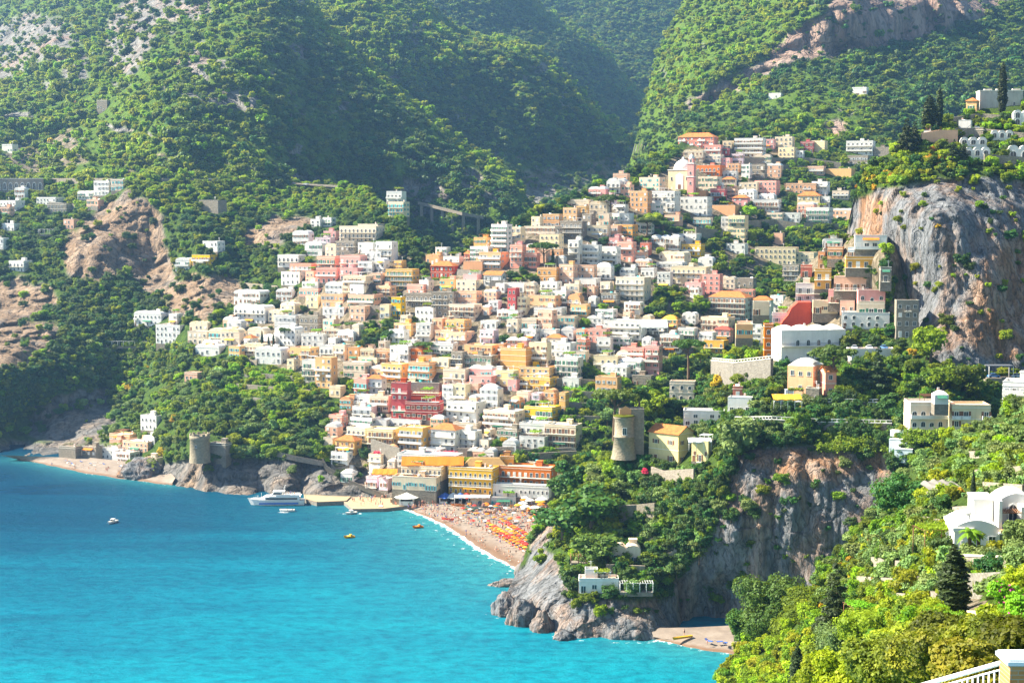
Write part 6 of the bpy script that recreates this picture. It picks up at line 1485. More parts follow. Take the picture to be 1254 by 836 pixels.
# ------------------------------------------------------------------ near garden slope
def plain(name, mb, mats, r): return mb.obj(name, mats, r)
def vault_box(mb, x0, x1, y0, y1, z0, z1, rise, m=0, axis='x', n=12):
    mb.box(x0, x1, y0, y1, z0, z1, m, 't'); 
    def P_(u, v): X = x0+(x1-x0)*u; Yv = y0+(y1-y0)*v; t = (v if axis == 'x' else u); return (X, Yv, z1+rise*math.sin(math.pi*t)**.8)
    for i in range(n):
        for j in range(n): mb.poly([P_(i/n, j/n), P_((i+1)/n, j/n), P_((i+1)/n, (j+1)/n), P_(i/n, (j+1)/n)], m, True)
    for u in (0, 1):
        if axis == 'x': mb.poly([P_(u, j/n) for j in range(n+1)], m)
        else: mb.poly([P_(j/n, u) for j in range(n+1)], m)
def villa():
    Y = 208.; o = V3(1168, 679, Y); s = Y/F; r = empty('villa', o, -.12); u = lambda p: p*s
    mb = MB(); X = lambda px: u(px-1168)
    vault_box(mb, X(1168), X(1223), 0, 8, -3, u(34), u(10), 0, 'y'); mb.box(X(1166), X(1192), -.25, 8.1, u(30), u(34.3), 0)
    mb.box(X(1223.1), X(1275), .6, 9, -3, u(28), 0); mb.box(X(1221), X(1278), -.6, 9, u(28), u(30), 0)
    mb.box(X(1197), X(1221), 4, 9, u(35), u(63), 0); mb.box(X(1196), X(1222), 3.8, 9.2, u(62), u(64), 0)
    vault_box(mb, X(1224), X(1275), 4, 10, u(29.5), u(58), u(14), 0, 'y'); mb.box(X(1250), X(1275), 1, 4, u(30), u(60), 0)
    mb.box(X(1222), X(1226), .4, 4, u(30), u(68), 0); mb.obj('wall', WM['W'], r)
    mb = MB(); mb.box(X(1223), X(1275), -.6, .3, u(30.1), u(33), 0); mb.obj('terrace_parapet', WM['P'], r)
    for i, (x, z, w_, h_, k) in enumerate([(1214,14,1.,1.1,('r','w')),(1240,4,2.4,2.3,('r','e')),(1262,4,2.2,2.3,('r','e')),(1245,38,1.3,2.2,'a'),(1180,10,.9,.9,('c','w'))]):
        yy = -.01 if x < 1222 else (.59 if z < 20 else 3.99); inst('window', WINM[k], r, (X(x), yy, u(z)), 0, (w_, 1.2, h_))
    mb = MB(); mb.bar((X(1186), 1.2, u(34)), (X(1186), 1.2, u(50)), .35, 0, 10); mb.bar((X(1186), 1.2, u(50)), (X(1186), 1.2, u(52)), .5, 0, 10); mb.obj('chimney', WM['W'], r)
    mb = MB(); 
    for y in (1.2, 2.2, 3.2): mb.bar((X(1224), y, u(52)), (X(1250), y, u(52.5)), .07, 0, 5)
    for i in range(9): x = X(1226+3*i); mb.bar((x, .8, u(53)), (x, 3.9, u(53)), .05, 0, 4)
    mb.obj('pergola', M_brown, r)
    for i in range(3): mb = MB(); x = X(1230+i*7); mb.box(x-.5, x+.5, .6, 1.4, u(30.1), u(31)+.3, 0); mb.box(x-.5, x+.5, 1.3, 1.45, u(31), u(31)+.9, 0); c = mb.obj('terrace_chair', M_wear['blue'], None, o, -.12); tag(c, ['blue terrace chair on the white villa, left one', 'blue terrace chair on the white villa, middle one', 'blue terrace chair on the white villa, right one'][i], 'chair')
    tag(r, 'white domed villa with vaulted roofs and terrace on the garden slope', 'villa'); OCC.append((1166, 1275, 612, 684))
villa()
# villa terrace walls
wall_line('terrace_wall', [(1168,692),(1254,697),(1300,700)], 'F', 1.2, .6, WM['S'], 'pale stone terrace wall right below the white villa', dY=-8, cap=M_trim)
wall_line('terrace_wall', [(1172,722),(1254,722),(1300,722)], 'F', 1.8, .6, M_dstone, 'grey shaded wall between the cypress and the palm', dY=-6)
wall_line('terrace_wall', [(1100,741),(1130,745)], 'F', 1.6, .5, M_stone, 'low stone wall beside the vine bower left of the cypress', dY=-3)
wall_line('terrace_wall', [(1125,716),(1150,745)], 'F', 1.2, .6, M_stone, 'crumbling pale wall left of the big dark cypress', dY=-3)
wall_line('terrace_wall', [(1180,758),(1215,764),(1254,770)], 'F', .9, .5, WM['C'], 'low cream garden wall among the golden bushes', dY=-3)
wall_line('terrace_wall', [(1168,640-8),(1254,636-8)], 'F', 1.5, .5, M_stone, 'dry stone wall behind the white villa', dY=0)
for a in [[(1100,607),(1142,612)],[(1190,600),(1254,606)],[(1060,690),(1110,700)],[(1050,715),(1110,722)],[(1180,562),(1254,560)],[(1120,640),(1165,652)],[(1190,586),(1254,582)]]: wall_line('terrace_wall', a, 'F', 1.5, .6, M_stone, None, dY=-1)
hedge(1172,1254,697,704,'F',2600,.13,LEAF['vine'],'bright clipped hedge on the terrace below the white villa','hedge',.5,dY=-7)
hedge(1175,1254,706,722,'F',3600,.14,LEAF['mid'],'dark green hedge bank between the villa terraces','hedge',.5,dY=-5)
def netting():
    Y = Ls['F'].pt(1163, 606).y-3; o = V3(1163, 607, Y); s = Y/F; r = empty('netting_tent', o); mb = MB(); n = 24; W_ = 44*s; D_ = 8
    def P_(u, v):
        x = -W_/2+W_*u; z = 5*s+1.0*s*abs(math.sin(u*math.pi*4+.4))+3*s*math.sin(math.pi*u)+.12*math.sin(u*23+v*5); return (x, D_*v, z*(.7+.5*v))
    for i in range(n):
        for j in range(6): mb.poly([P_(i/n, j/6), P_((i+1)/n, j/6), P_((i+1)/n, (j+1)/6), P_(i/n, (j+1)/6)], 0, True)
        a, b = P_(i/n, 0), P_((i+1)/n, 0); mb.poly([(a[0], a[1]-.4-.1*(i % 2), 0.1), (b[0], b[1]-.4-.1*((i+1) % 2), 0.1), b, a], 0)
    mb.obj('netting', flatmat('weathered white netting', (.2,.185,.165), .9, .1, .3, .8), r)
    for x in (-W_/2, -W_/6, W_/6, W_/2): mb = MB(); mb.bar((x, 0, -1), (x, 0, 10*s), .06, 0, 5); mb.obj('post', M_brown, r)
    tag(r, 'white netting tent stretched over poles among olive trees', 'tent')
netting()
def bower(px, py, w_, h_, d_, lay, label, n=1500, Y=None):
    Y = Y or Ls[lay].pt(px, py).y-2; r = empty('vine_bower', V3(px, py, Y), .2); mb = MB()
    for x in (-w_/2, 0, w_/2):
        for y in (0, d_): mb.bar((x, y, -.6), (x, y, h_), .07, 0, 5)
    for i in range(7): y = d_*i/6; mb.bar((-w_/2-.2, y, h_), (w_/2+.2, y, h_), .05, 0, 4)
    mb.obj('frame', M_brown, r); q = np.random.RandomState(int(px)); P = np.stack([q.uniform(-w_/2, w_/2, n), q.uniform(-.2, d_, n), h_+.1+q.normal(0, .15, n)], -1); k = q.rand(n) < .3; P[k, 1] = q.normal(0, .12, k.sum()); P[k, 2] = h_*q.uniform(.2, 1, k.sum())
    v, f = leaf_quads(P, q.normal(size=(n, 3))*.6+[0, -.3, 1], .16, q); inst('leaves', np_mesh('leaves', v, f, LEAF['vine'], False, {'tone': q.rand(len(v))}), r); tag(r, label, 'bower')
bower(1152, 678, 4.6, 3.2, 3.5, 'F', 'vine covered bower left of the white villa'); bower(1062, 762, 4.2, 2.2, 3.5, 'F', 'low vine bower on poles above the wild bushes'); bower(1220, 700, 5, .9, 3, 'F', 'bright green vine roof below the white villa terrace', Y=188)
bower(845, 505, 5, 2, 3, 'D', 'small vine bower beside the low white promontory house')
# ------------------------------------------------------------------ named trees
NT = [ # kind px py(foot) height_px  width factor, label
 ('cypress','cypress',1167,765,102,'F',2.5,'big dark broad cypress in front of the white villa terraces'), ('cypress','cypress',1191,632,58,'F',.75,'slim tall cypress behind the white villa'), ('cypress','cypress',976,850,62,'F',2.2,'dark cone shaped cypress at the bottom edge of the slope'),
 ('cypress','cypress',1227,141,64,'E',1.1,'tallest thin cypress before the white cemetery chapel'), ('cypress','cypress',1138,160,43,'E',2.6,'broad dark cypress on the cliff top, left of the pair'), ('cypress','cypress',1150,158,51,'E',1.1,'narrow cypress on the cliff top, right of the pair'),
 ('umbrella','umbrella_pine',752,532,57,'D',1.0,'umbrella pine with flat dark crown behind the round watchtower'), ('umbrella','umbrella_pine',1020,480,58,'D',1.0,'umbrella pine leaning over the peach villa'), ('umbrella','umbrella_pine',843,458,44,'D',.95,'umbrella pine beside the road wall and ochre house'),
 ('umbrella','umbrella_pine',666,330,34,'A',1.0,'round umbrella pine among the hotels on the town ridge'), ('umbrella','umbrella_pine',748,268,30,'A',1.2,'dark umbrella pine left of the white cubic houses high in town'), ('umbrella','umbrella_pine',519,440,22,'A',1.2,'small flat pine over the white roofs in mid town'),
 ('umbrella','umbrella_pine',792,290,24,'A',1.2,'flat topped pine above the wooded town gully, left one'), ('umbrella','umbrella_pine',812,292,22,'A',1.2,'flat topped pine above the wooded town gully, right one'), ('umbrella','umbrella_pine',352,420,20,'A',1.1,'dark pine behind the white arched terraces hotel'), ('umbrella','umbrella_pine',430,408,14,'A',1.1,'small bright pine in front of the peach houses'),
 ('conifer','conifer',1075,482,60,'D',1.1,'tall layered conifer right of the peach villa'), ('conifer','conifer',1110,190,46,'E',1.2,'dark spreading conifer at the left end of the cliff top'), ('conifer','conifer',1120,182,34,'E',1.1,'shaggy dark pine under the two cypresses'), ('conifer','conifer',1022,800,120,'F',1.0,'tall ragged conifer above the wild bushes'),
 ('conifer','conifer',1168,200,30,'E',1.2,'small dark conifer below the cemetery wall, left one'),('conifer','conifer',1180,200,26,'E',1.2,'small dark conifer beside the white burial vaults'),
 ('cypress','cypress',321,426,22,'A',1.0,'first dark cypress of the trio above the white arched hotel'), ('cypress','cypress',329,427,16,'A',1.0,'shortest cypress of the trio above the white arched hotel'), ('cypress','cypress',335,427,19,'A',1.0,'right hand cypress of the trio above the white arched hotel'), ('cypress','cypress',238,444,20,'A',1.4,'dark cypress beside the white vaulted terrace house'),
 ('cypress','cypress',677,330,26,'A',1.,'thin cypress right of the round ridge pine'), ('cypress','cypress',691,262,11,'A',1.2,'small cypress beside the ochre house on the skyline'), ('cypress','cypress',487,392,12,'A',1.1,'pointed cypress by the yellow tower house'),('cypress','cypress',493,392,11,'A',1.1,'second pointed cypress by the yellow tower house'),
 ('dark','evergreen_tree',1102,642,70,'F',1.05,'big dark evergreen tree on the crest above the sea cliff'), ('dark','evergreen_tree',1175,150+2,1,'E',1,None),
 ('bright','leafy_tree',893,444,18,'D',1.1,'round bright tree on the road wall, left of three'), ('bright','leafy_tree',908,444,22,'D',1.1,'round bright tree on the road wall, middle of three'), ('bright','leafy_tree',924,445,20,'D',1.1,'round green tree on the road wall beside the orange red house'),
 ('bright','leafy_tree',1140,440,45,'D',1.0,'tall green tree against the foot of the blue grey cliff'), ('autumn','autumn_tree',1118,437,12,'D',1.3,'golden bush under the tall tree at the cliff foot'), ('bright','leafy_tree',1135,438,14,'D',1.3,'small vivid green bush at the cliff foot'),
 ('mid','leafy_tree',1155,478,36,'D',1.1,'green tree left of the carport at the cliff foot'), ('mid','leafy_tree',1182,482,40,'D',1.2,'broad green tree right beside the carport'), ('bright','leafy_tree',795,515,42,'D',1.1,'bright leafy tree right of the round watchtower'), ('bright','leafy_tree',800,492,22,'D',1.3,'rounded bright tree behind the stone watchtower block'),
 ('dark','evergreen_tree',783,496,26,'D',1.1,'dark tree between the umbrella pine and the bright trees'), ('dark','evergreen_tree',801,478,14,'D',1.5,'dark round tree below the peach mansion'), ('autumn','autumn_tree',880,476,22,'D',.8,'orange cypress shaped tree under the road wall'), ('mid','leafy_tree',906,472,20,'D',1.3,'green tree clump under the road wall'),
 ('bright','leafy_tree',797,286-6,22,'A',1.1,'vivid green tree on the town skyline gully'), ('bright','leafy_tree',917,268,18,'A',1.3,'big round bright tree beside the ochre terrace'), ('bright','leafy_tree',925,424,10,'D',1.2,None), ('golden','flowering_bush',858,441,10,'D',1.6,'yellow green bush on the slope left of the road wall'),
 ('pine','pine_tree',690,660,52,'D',1.5,'dense bright pine on the promontory point'), ('pine','pine_tree',725,650,62,'D',1.5,'largest dense pine on the promontory'), ('pine','pine_tree',730,690,45,'D',1.5,'dense pine above the low white house'), ('pine','pine_tree',690,612,34,'D',1.3,'pine on the promontory edge over the beach'), ('pine','pine_tree',704,600,42,'D',1.2,'tall pine over the beach end'),
 ('olive','olive_tree',905,560,60,'D',1.0,'grey green olive tree on the cliff edge right of the yellow villa'), ('olive','olive_tree',744,500+18,20,'A',1.2,'grey olive tree on the terraces left of the umbrella pine'), ('golden','flowering_bush',1220,528,0,'F',1,None)]
for kind, nm, px, py, hp, lay, wf, lab in NT:
    if not lab: continue
    L = Ls[lay]
    if py > L.bot(px)-1: Y = {'F': 190.}.get(lay, 500)
    elif py < L.top(px)+1: Y = L.pt(px, L.top(px)+2).y
    else: Y = L.pt(px, py).y-1.5
    P = V3(px, py, Y); hm = hp*Y/F; h0 = {'cypress': 12.2, 'umbrella': 10.8, 'conifer': 12.}.get(kind, 6.9)
    lod = 2 if Y < 420 else 1
    s = hm/h0; pr = proto(kind, lod); c, t = pr[rnd.randrange(len(pr))]
    r = empty(nm, P, rnd.uniform(0, 6.28), (s*wf, s*wf, s)); inst('crown', c, r); inst('trunk', t, r)
    tag(r, lab, 'pine' if 'pine' in nm else 'cypress' if kind == 'cypress' else 'tree')
    if Y < 420: OCC.append((px-3, px+3, py-6, py))
# the big wild tree on the cliff edge, near bushes
def big_tree(px, py, Y, Rm, hm, kind, label, n=26000, leaf=.16, seed=1, name='leafy_tree', nl=22, inner=.7):
    P = V3(px, py, Y); lob = lobes_round(seed, Rm, hm, nl, .85)
    r = empty(name, P); inst('crown', crown('crown', lob, n, leaf, LEAF[kind], seed, inner, tuft=.45), r); inst('trunk', trunk_mesh('trunk', hm*.6, Rm*.07, 8, Rm*.55, seed), r)
    tag(r, label, 'tree' if 'tree' in name else 'bush'); return r
big_tree(945, 806, 335, 7.0, 15.5, 'pine', 'huge wild pine with clumped golden green crown on the sea cliff edge', 42000, .22, 4, 'pine_tree', 34, .6)
big_tree(988, 812, 325, 6.5, 14, 'mid', 'dark ragged tree joined to the huge wild pine', 34000, .2, 6, 'leafy_tree', 28, .6)
big_tree(912, 800, 350, 4.2, 9, 'pine', 'smaller pine branch crown leaning over the cove beach', 18000, .2, 8, 'pine_tree', 18, .6)
NB = [(1085,850,100,2.6,2.6,'laurel','leafy_tree','golden green bush at the bottom edge, left of the bush row'),(1130,846,84,2.3,2.5,'laurel','leafy_tree','golden green bush before the railing foot'),(1170,830,74,2.0,2.0,'laurel','leafy_tree','dense golden green bush behind the white railing'),
  (1206,816,66,1.7,1.6,'laurel','leafy_tree','tall golden green bush behind the middle of the railing'),(1243,806,60,1.3,1.0,'laurel','leafy_tree','golden green bush beside the brick pillar'),(1110,822,118,2.8,2.6,'laurel','leafy_tree','yellowish bush behind the bottom bush row'),(1148,800,100,2.0,1.9,'laurel','leafy_tree','yellow green leafy bush directly below the big cypress'),
  (1040,856,120,2.8,3.2,'bright','leafy_tree','bright green sapling at the bottom edge beside the cone cypress'),(1012,850,150,2.6,3.8,'bright','leafy_tree','bright leafy bush right of the cone cypress'),(1190,852,56,1.4,1.6,'laurel','leafy_tree','low golden bush under the railing'),(1222,778,96,1.4,1.3,'golden','flowering_bush','yellow bush in front of the grey shaded wall'),
  (1060,800,190,3.4,4.6,'golden','flowering_bush','orange tinged wild bush above the bottom bush row'),(1030,812,200,3.6,4.6,'olive','olive_tree','grey green wild bush above the cone cypress'),(1254,712,150,2.0,2.8,'olive','olive_tree','olive tree at the right edge under the villa'),(1246,676,178,1.7,3.4,'olive','olive_tree','small olive tree before the villa front')]
for i, (px, py, Y, Rm, hm, k, nm, lab) in enumerate(NB): big_tree(px, py, Y, Rm, hm, k, lab, 17000 if Y < 130 else 9000, .085 if Y < 90 else .12, 30+i, nm, 20, .78)
# bougainvillea
P = V3(1247, 768, 88); r = empty('bougainvillea', P); inst('crown', crown('crown', lobes_round(77, 1.5, 2.1, 12), 9000, .08, LEAF['vine'], 77, .8, .3), r); inst('blossom', crown('blossom', [(a, b, c, d*1.04) for a, b, c, d, e in lobes_round(77, 1.5, 2.1, 12)], 260, .09, LEAF['flower'], 78, .5, .3), r); inst('trunk', trunk_mesh('trunk', 1.2, .1, 4, .6, 3), r)
tag(r, 'vivid green bougainvillea with pink blossoms at the right edge', 'bush')
P = Ls['D'].pt(790, 582, -4); r = empty('bougainvillea', P); inst('crown', crown('crown', lobes_round(79, 1.3, 2.4, 8), 700, .25, LEAF['flower'], 79, .8, .3), r); tag(r, 'magenta bougainvillea beside the basement of the yellow villa', 'bush')
P = Ls['A'].pt(616, 541, -4); r = empty('flowering_bush', P); inst('crown', crown('crown', lobes_round(80, 1.8, 2.0, 8), 500, .3, LEAF['autumn'], 80, .8, .3), r); tag(r, 'red flowering bush in the garden behind the straw roof', 'bush')
def palm(px, py, Y, hm, fr, label, n=26, lay=None):
    if lay: Y = Ls[lay].pt(px, py).y-1.5
    P = V3(px, py, Y); r = empty('palm_tree', P, 0); q = random.Random(int(px)); mb = MB()
    pts = [(0.12*math.sin(i), 0, hm*i/6-.3) for i in range(7)]; mb.tube(pts, [.26, .22, .2, .2, .22, .26, .2], 0, 8); mb.obj('trunk', M_bark, r)
    mb = MB()
    for i in range(n):
        a = i*2.4; up = q.uniform(-.1, 1.1); L = fr*q.uniform(.8, 1.1); prev = None
        for k in range(9):
            t = k/8; rr = L*t*math.cos(up*.6); z = hm-.2+L*(math.sin(up)*t-.75*t*t); w_ = .34*fr/2*math.sin(math.pi*min(1, t*.9+.1))+.02
            c = Vector((math.cos(a)*rr, math.sin(a)*rr, z)); sd = Vector((-math.sin(a), math.cos(a), 0))*w_
            cur = (c-sd-Vector((0, 0, w_*.5)), c, c+sd-Vector((0, 0, w_*.5)))
            if prev and k % 1 == 0:
                for h_ in range(2): # blades of each frond with gaps
                    p0, p1, q0, q1 = prev[1], prev[1]+(cur[1]-prev[1])*.55, prev[0 if h_ == 0 else 2], prev[0 if h_ == 0 else 2]+(cur[0 if h_ == 0 else 2]-prev[0 if h_ == 0 else 2])*.6
                    mb.poly([p0, p1, q1, q0]); mb.poly([p1, cur[1], cur[0 if h_ == 0 else 2], q1+(cur[0 if h_ == 0 else 2]-q1)*.3])
            prev = cur
    mb.obj('crown', LEAF['mid'] if 'dark' in label else LEAF['golden'], r); tag(r, label, 'palm')
palm(1188,684,199,3.6,1.9,'small palm tree in front of the white villa left corner'); palm(1223,752,140,1.5,2.2,'low dark palm tree beside the grey shaded wall',30); palm(1199,682,200,3.0,1.2,'pruned knobbly palm beside the small palm tree',12)
palm(856,690,None,4,2.2,'dark palm in the shaded promontory wood',lay='D')
# ------------------------------------------------------------------ railing and pillar right under the viewpoint
def railing():
    a = V3(1130, 838, 31.0); b = V3(1237, 808, 27.5); a = a+(a-b)*.12; r = empty('railing', a); d = b-a; n = 19; mb = MB()
    mb.tube([(0, 0, 0), tuple(d)], [.045, .045], 0, 8); mb.tube([(0, 0, -.12), tuple(d+Vector((0, 0, -.12)))], [.018, .018], 0, 6); mb.tube([tuple(d), tuple(d+Vector((.0, .0, -1.15)))], [.045, .045], 0, 8); mb.obj('handrail', M_metal, r)
    for i in range(n):
        p = d*((i+.3)/n); mb = MB(); mb.bar((p.x, p.y, p.z-1.05), (p.x, p.y, p.z-.12), .016, 0, 6); mb.obj('baluster', M_metal, r)
    mb = MB(); mb.bar((0, 0, -1.05), tuple(d+Vector((0, 0, -1.05))), .025, 0, 6); mb.obj('bottom_rail', M_metal, r)
    tag(r, 'white metal railing at the bottom right corner', 'railing')
railing()
def pillar():
    o = V3(1247, 826, 27.2); r = empty('brick_pillar', o); mb = MB()
    m, nt = newmat('sandy bricks'); b, _ = bsdf(nt, .9, .2); tc = nd(nt, 'ShaderNodeTexCoord'); br = nd(nt, 'ShaderNodeTexBrick'); br.inputs['Scale'].default_value = 1.0; br.inputs['Brick Width'].default_value = .24; br.inputs['Row Height'].default_value = .075; br.inputs['Mortar Size'].default_value = .008
    br.inputs['Color1'].default_value = (.36,.17,.06,1); br.inputs['Color2'].default_value = (.42,.23,.1,1); br.inputs['Mortar'].default_value = (.3,.26,.2,1)
    mp = nd(nt, 'ShaderNodeMapping'); mp.inputs['Rotation'].default_value = (R(90), 0, 0); lk(nt, tc.outputs['Object'], mp.inputs[0]); lk(nt, mp.outputs[0], br.inputs['Vector']); lk(nt, br.outputs[0], b.inputs['Base Color'])
    mb.box(-.14, .6, -.0, .6, -1.2, .17, 0); mb.obj('shaft', m, r)
    mb = MB(); mb.box(-.2, .66, -.06, .66, .172, .24, 0); mb.box(-.17, .63, -.03, .63, .242, .27, 0); mb.obj('cap', WM['B'], r)
    tag(r, 'brick pillar with pale stone cap beside the white railing', 'pillar')
pillar()
# ------------------------------------------------------------------ woods and gardens
def sample(lay, x0, x1, y0, y1, area, seed, rockp=.06, townp=.28):
    """random tree places on one hillside, one per `area` square metres seen"""
    L = Ls[lay]; q = np.random.RandomState(seed)
    Ymin = 300 if lay == 'F' else L.rbf(np.array([x0, x1, (x0+x1)/2, (x0+x1)/2]), np.array([(y0+y1)/2]*4)).max()*1.35
    n = int((x1-x0)*(y1-y0)*(Ymin/F)**2/area)
    px = q.uniform(x0, x1, n); py = q.uniform(y0, y1, n)
    k = L.inside(px, py); px, py = px[k], py[k]
    Y = L.depth(px, py); k = q.rand(len(px)) < (Y/Ymin)**2
    px, py, Y = px[k], py[k], Y[k]
    # nothing where a nearer hill wholly hides it
    lo = layer_of(px, py); me_ = LAYERS.index(lay); vis = lo == me_
    lo2 = layer_of(px, py-14); vis |= (lo2 == me_)
    p = np.ones(len(px))
    if L.rocks: p = np.where(L.rockmask(px, py) > .5, {'B1': .5, 'B2': .3, 'C': .1, 'E': .04}.get(lay, rockp), p)
    if lay == 'A':
        t = L.mask(px, py, L.soils) > .5; g = np.zeros(len(px), bool)
        for gp in TOWN_GREEN: g |= inpoly(px, py, gp)
        p = np.where(t & ~g, townp, p); p = np.where((px > 870) & (py < 330) & ~g, .7, p)
    if lay == 'F': p = np.where((Y < 58) & (px > 1225), 0, p)
    if lay in 'AD': p = np.where(at(px, py, Y)[..., 2] < 4.5, 0, p)
    for (a, b, c, d) in OCC:
        if lay == 'F' and d < 600: continue
        p = np.where((px > a-1) & (px < b+1) & (py > c+1) & (py < d+5), 0, p)
    for gp in NOTREE: p = np.where(inpoly(px, py, gp), 0, p)
    if 0: b_ = (px > 880) & (px < 1030) & (py < 185); print('DBG', b_.sum(), (vis & b_).sum(), p[b_].mean(), Y[b_].mean())
    k = vis & (q.rand(len(px)) < p)
    px, py, Y = px[k], py[k], Y[k]
    return px, py, at(px, py, Y)
FAR_KINDS = ['bright', 'mid', 'dark', 'golden', 'autumn']
def forest(name, lays, area, size, seed, label, lod=0):
    Pa, K, S = [], [], []
    for lay, (x0, x1, y0, y1) in lays:
        px, py, P = sample(lay, x0, x1, y0, y1, area, seed)
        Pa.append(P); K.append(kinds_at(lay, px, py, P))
    P = np.concatenate(Pa); K = np.concatenate(K); q = np.random.RandomState(seed)
    ks = sorted(set(K)); meshes = []; base = {}
    for k in ks:
        base[k] = len(meshes); meshes += [m for m, t in proto(k, lod)]
    idx = np.array([base[k] for k in K]) + q.randint(0, 3, len(K))
    s = size*(.35+1.35*q.rand(len(P))**1.8)*(1+.35*fbm(P/70., 2, 15)); sc = np.stack([s*q.uniform(.85, 1.25, len(P)), s*q.uniform(.85, 1.25, len(P)), s*q.uniform(.75, 1.25, len(P))], -1)
    P[:, 2] -= .9*s
    print(name, len(P))
    return scatter(name, P, q.uniform(0, 6.28, len(P)), sc, idx, meshes, label, 'woodland')
NOTREE += [[(-60,562),(60,560),(135,562),(150,572),(150,610),(-60,610)], [(1166,616),(1300,616),(1300,684),(1166,684)], [(1146,596),(1180,596),(1180,605),(1146,605)], [(1180,735),(1300,735),(1300,900),(1120,900)]]
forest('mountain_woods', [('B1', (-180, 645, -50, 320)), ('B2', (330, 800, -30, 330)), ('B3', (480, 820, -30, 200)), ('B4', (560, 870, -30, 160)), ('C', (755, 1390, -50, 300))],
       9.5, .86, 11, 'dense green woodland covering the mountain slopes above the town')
# single trees: the ones that show largest
TREES = []
def spec(px, py, P, K, lay, smul):
    for x, y, p, k in zip(px, py, P, K):
        s = smul*rnd.uniform(.6, 1.25)
        if k == 'vine': s *= .5
        TREES.append([x, y, p, k, s, s*5*F/max(p[1], 10), lay])
for lay, box, area, smul, sd in [('F', (880, 1400, 425, 900), 1.9, .52, 51), ('D', (596, 1290, 285, 800), 5.5, .74, 52), ('E', (1030, 1420, 100, 470), 6, .62, 53), ('A', (-170, 1130, 155, 625), 9, .8, 54)]:
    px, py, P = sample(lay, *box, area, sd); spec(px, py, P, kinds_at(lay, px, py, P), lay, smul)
print('trees', len(TREES))
UNDER = []
for lay, box, area, smul, sd in [('F', (880, 1290, 425, 900), .8, .24, 61), ('D', (596, 1290, 285, 800), 3.5, .36, 62), ('E', (1030, 1290, 120, 470), 3, .35, 63), ('A', (-20, 1130, 155, 625), 9, .42, 64)]:
    px, py, P = sample(lay, *box, area, sd)
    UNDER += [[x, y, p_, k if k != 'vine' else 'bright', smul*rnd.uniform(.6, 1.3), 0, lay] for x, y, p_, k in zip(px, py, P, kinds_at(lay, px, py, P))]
print('under', len(UNDER))
TREES.sort(key=lambda t: -t[5])
KN = {'bright': ('leafy_tree', 'bright green leafy tree', 'tree'), 'mid': ('leafy_tree', 'green leafy tree', 'tree'), 'dark': ('evergreen_tree', 'dark evergreen tree', 'tree'),
      'olive': ('olive_tree', 'grey green olive tree', 'olive tree'), 'golden': ('flowering_bush', 'yellow green bush', 'bush'), 'autumn': ('autumn_tree', 'orange leaved tree', 'tree'), 'vine': ('grape_vine', 'bright green vine row clump', 'vine')}
def add_tree(px, py, P, kind, s, rz=None, lod=None, hs=1.0, name=None, sink=.5):
    if lod is None: lod = 2 if F/P[1]*s > 7 else 1
    pr = proto(kind, lod); c, t = pr[rnd.randrange(len(pr))]
    nm = name or (KN[kind][0] if kind in KN else kind)
    r = empty(nm, (P[0], P[1], P[2]-sink*s), rnd.uniform(0, 6.28) if rz is None else rz, (s*rnd.uniform(.9, 1.15), s*rnd.uniform(.9, 1.15), s*hs*rnd.uniform(.9, 1.1)))
    inst('crown', c, r); inst('trunk', t, r)
    return r
cnt = {}; rest = []
for t in TREES:
    x, y, P, k, s, px_, lay = t
    nm = KN[k][0]
    if not -6 < x < 1260 or y > 842 or cnt.get(nm, 0) >= 110 or sum(cnt.values()) >= 430: rest.append(t); continue
    cnt[nm] = cnt.get(nm, 0)+1
    r = add_tree(x, y, P, k, s)
    reg(r, KN[k][1], KN[k][2], x, y, {'F': 'trees of the garden slope', 'D': 'trees of the promontory', 'E': 'trees on the cliff top', 'A': 'trees of the town hillside'}[lay])
print('single', cnt, 'rest', len(rest))
def scatter_rest(name, T, label, lod):
    ks = sorted(set(t[3] for t in T)); meshes = []; base = {}
    for k in ks: base[k] = len(meshes); meshes += [m for m, _ in proto(k, lod)]
    P = np.array([t[2] for t in T]); S = np.array([t[4] for t in T]); q = np.random.RandomState(5)
    P[:, 2] -= .5*S
    sc = np.stack([S*q.uniform(.85, 1.2, len(S)), S*q.uniform(.85, 1.2, len(S)), S*q.uniform(.8, 1.2, len(S))], -1)
    scatter(name, P, q.uniform(0, 6.28, len(S)), sc, np.array([base[t[3]] for t in T])+q.randint(0, 3, len(S)), meshes, label, 'trees')
scatter_rest('hillside_woods', [t for t in rest if t[6] == 'A'], 'green trees and shrubs massed between the town houses and headland cliffs', 1)
scatter_rest('low_scrub', UNDER, 'low scrub and ground plants filling the gaps between trees', 0)
scatter_rest('garden_undergrowth', [t for t in rest if t[6] in 'DEF'], 'dense shrubs and small trees covering the near slopes', 1)
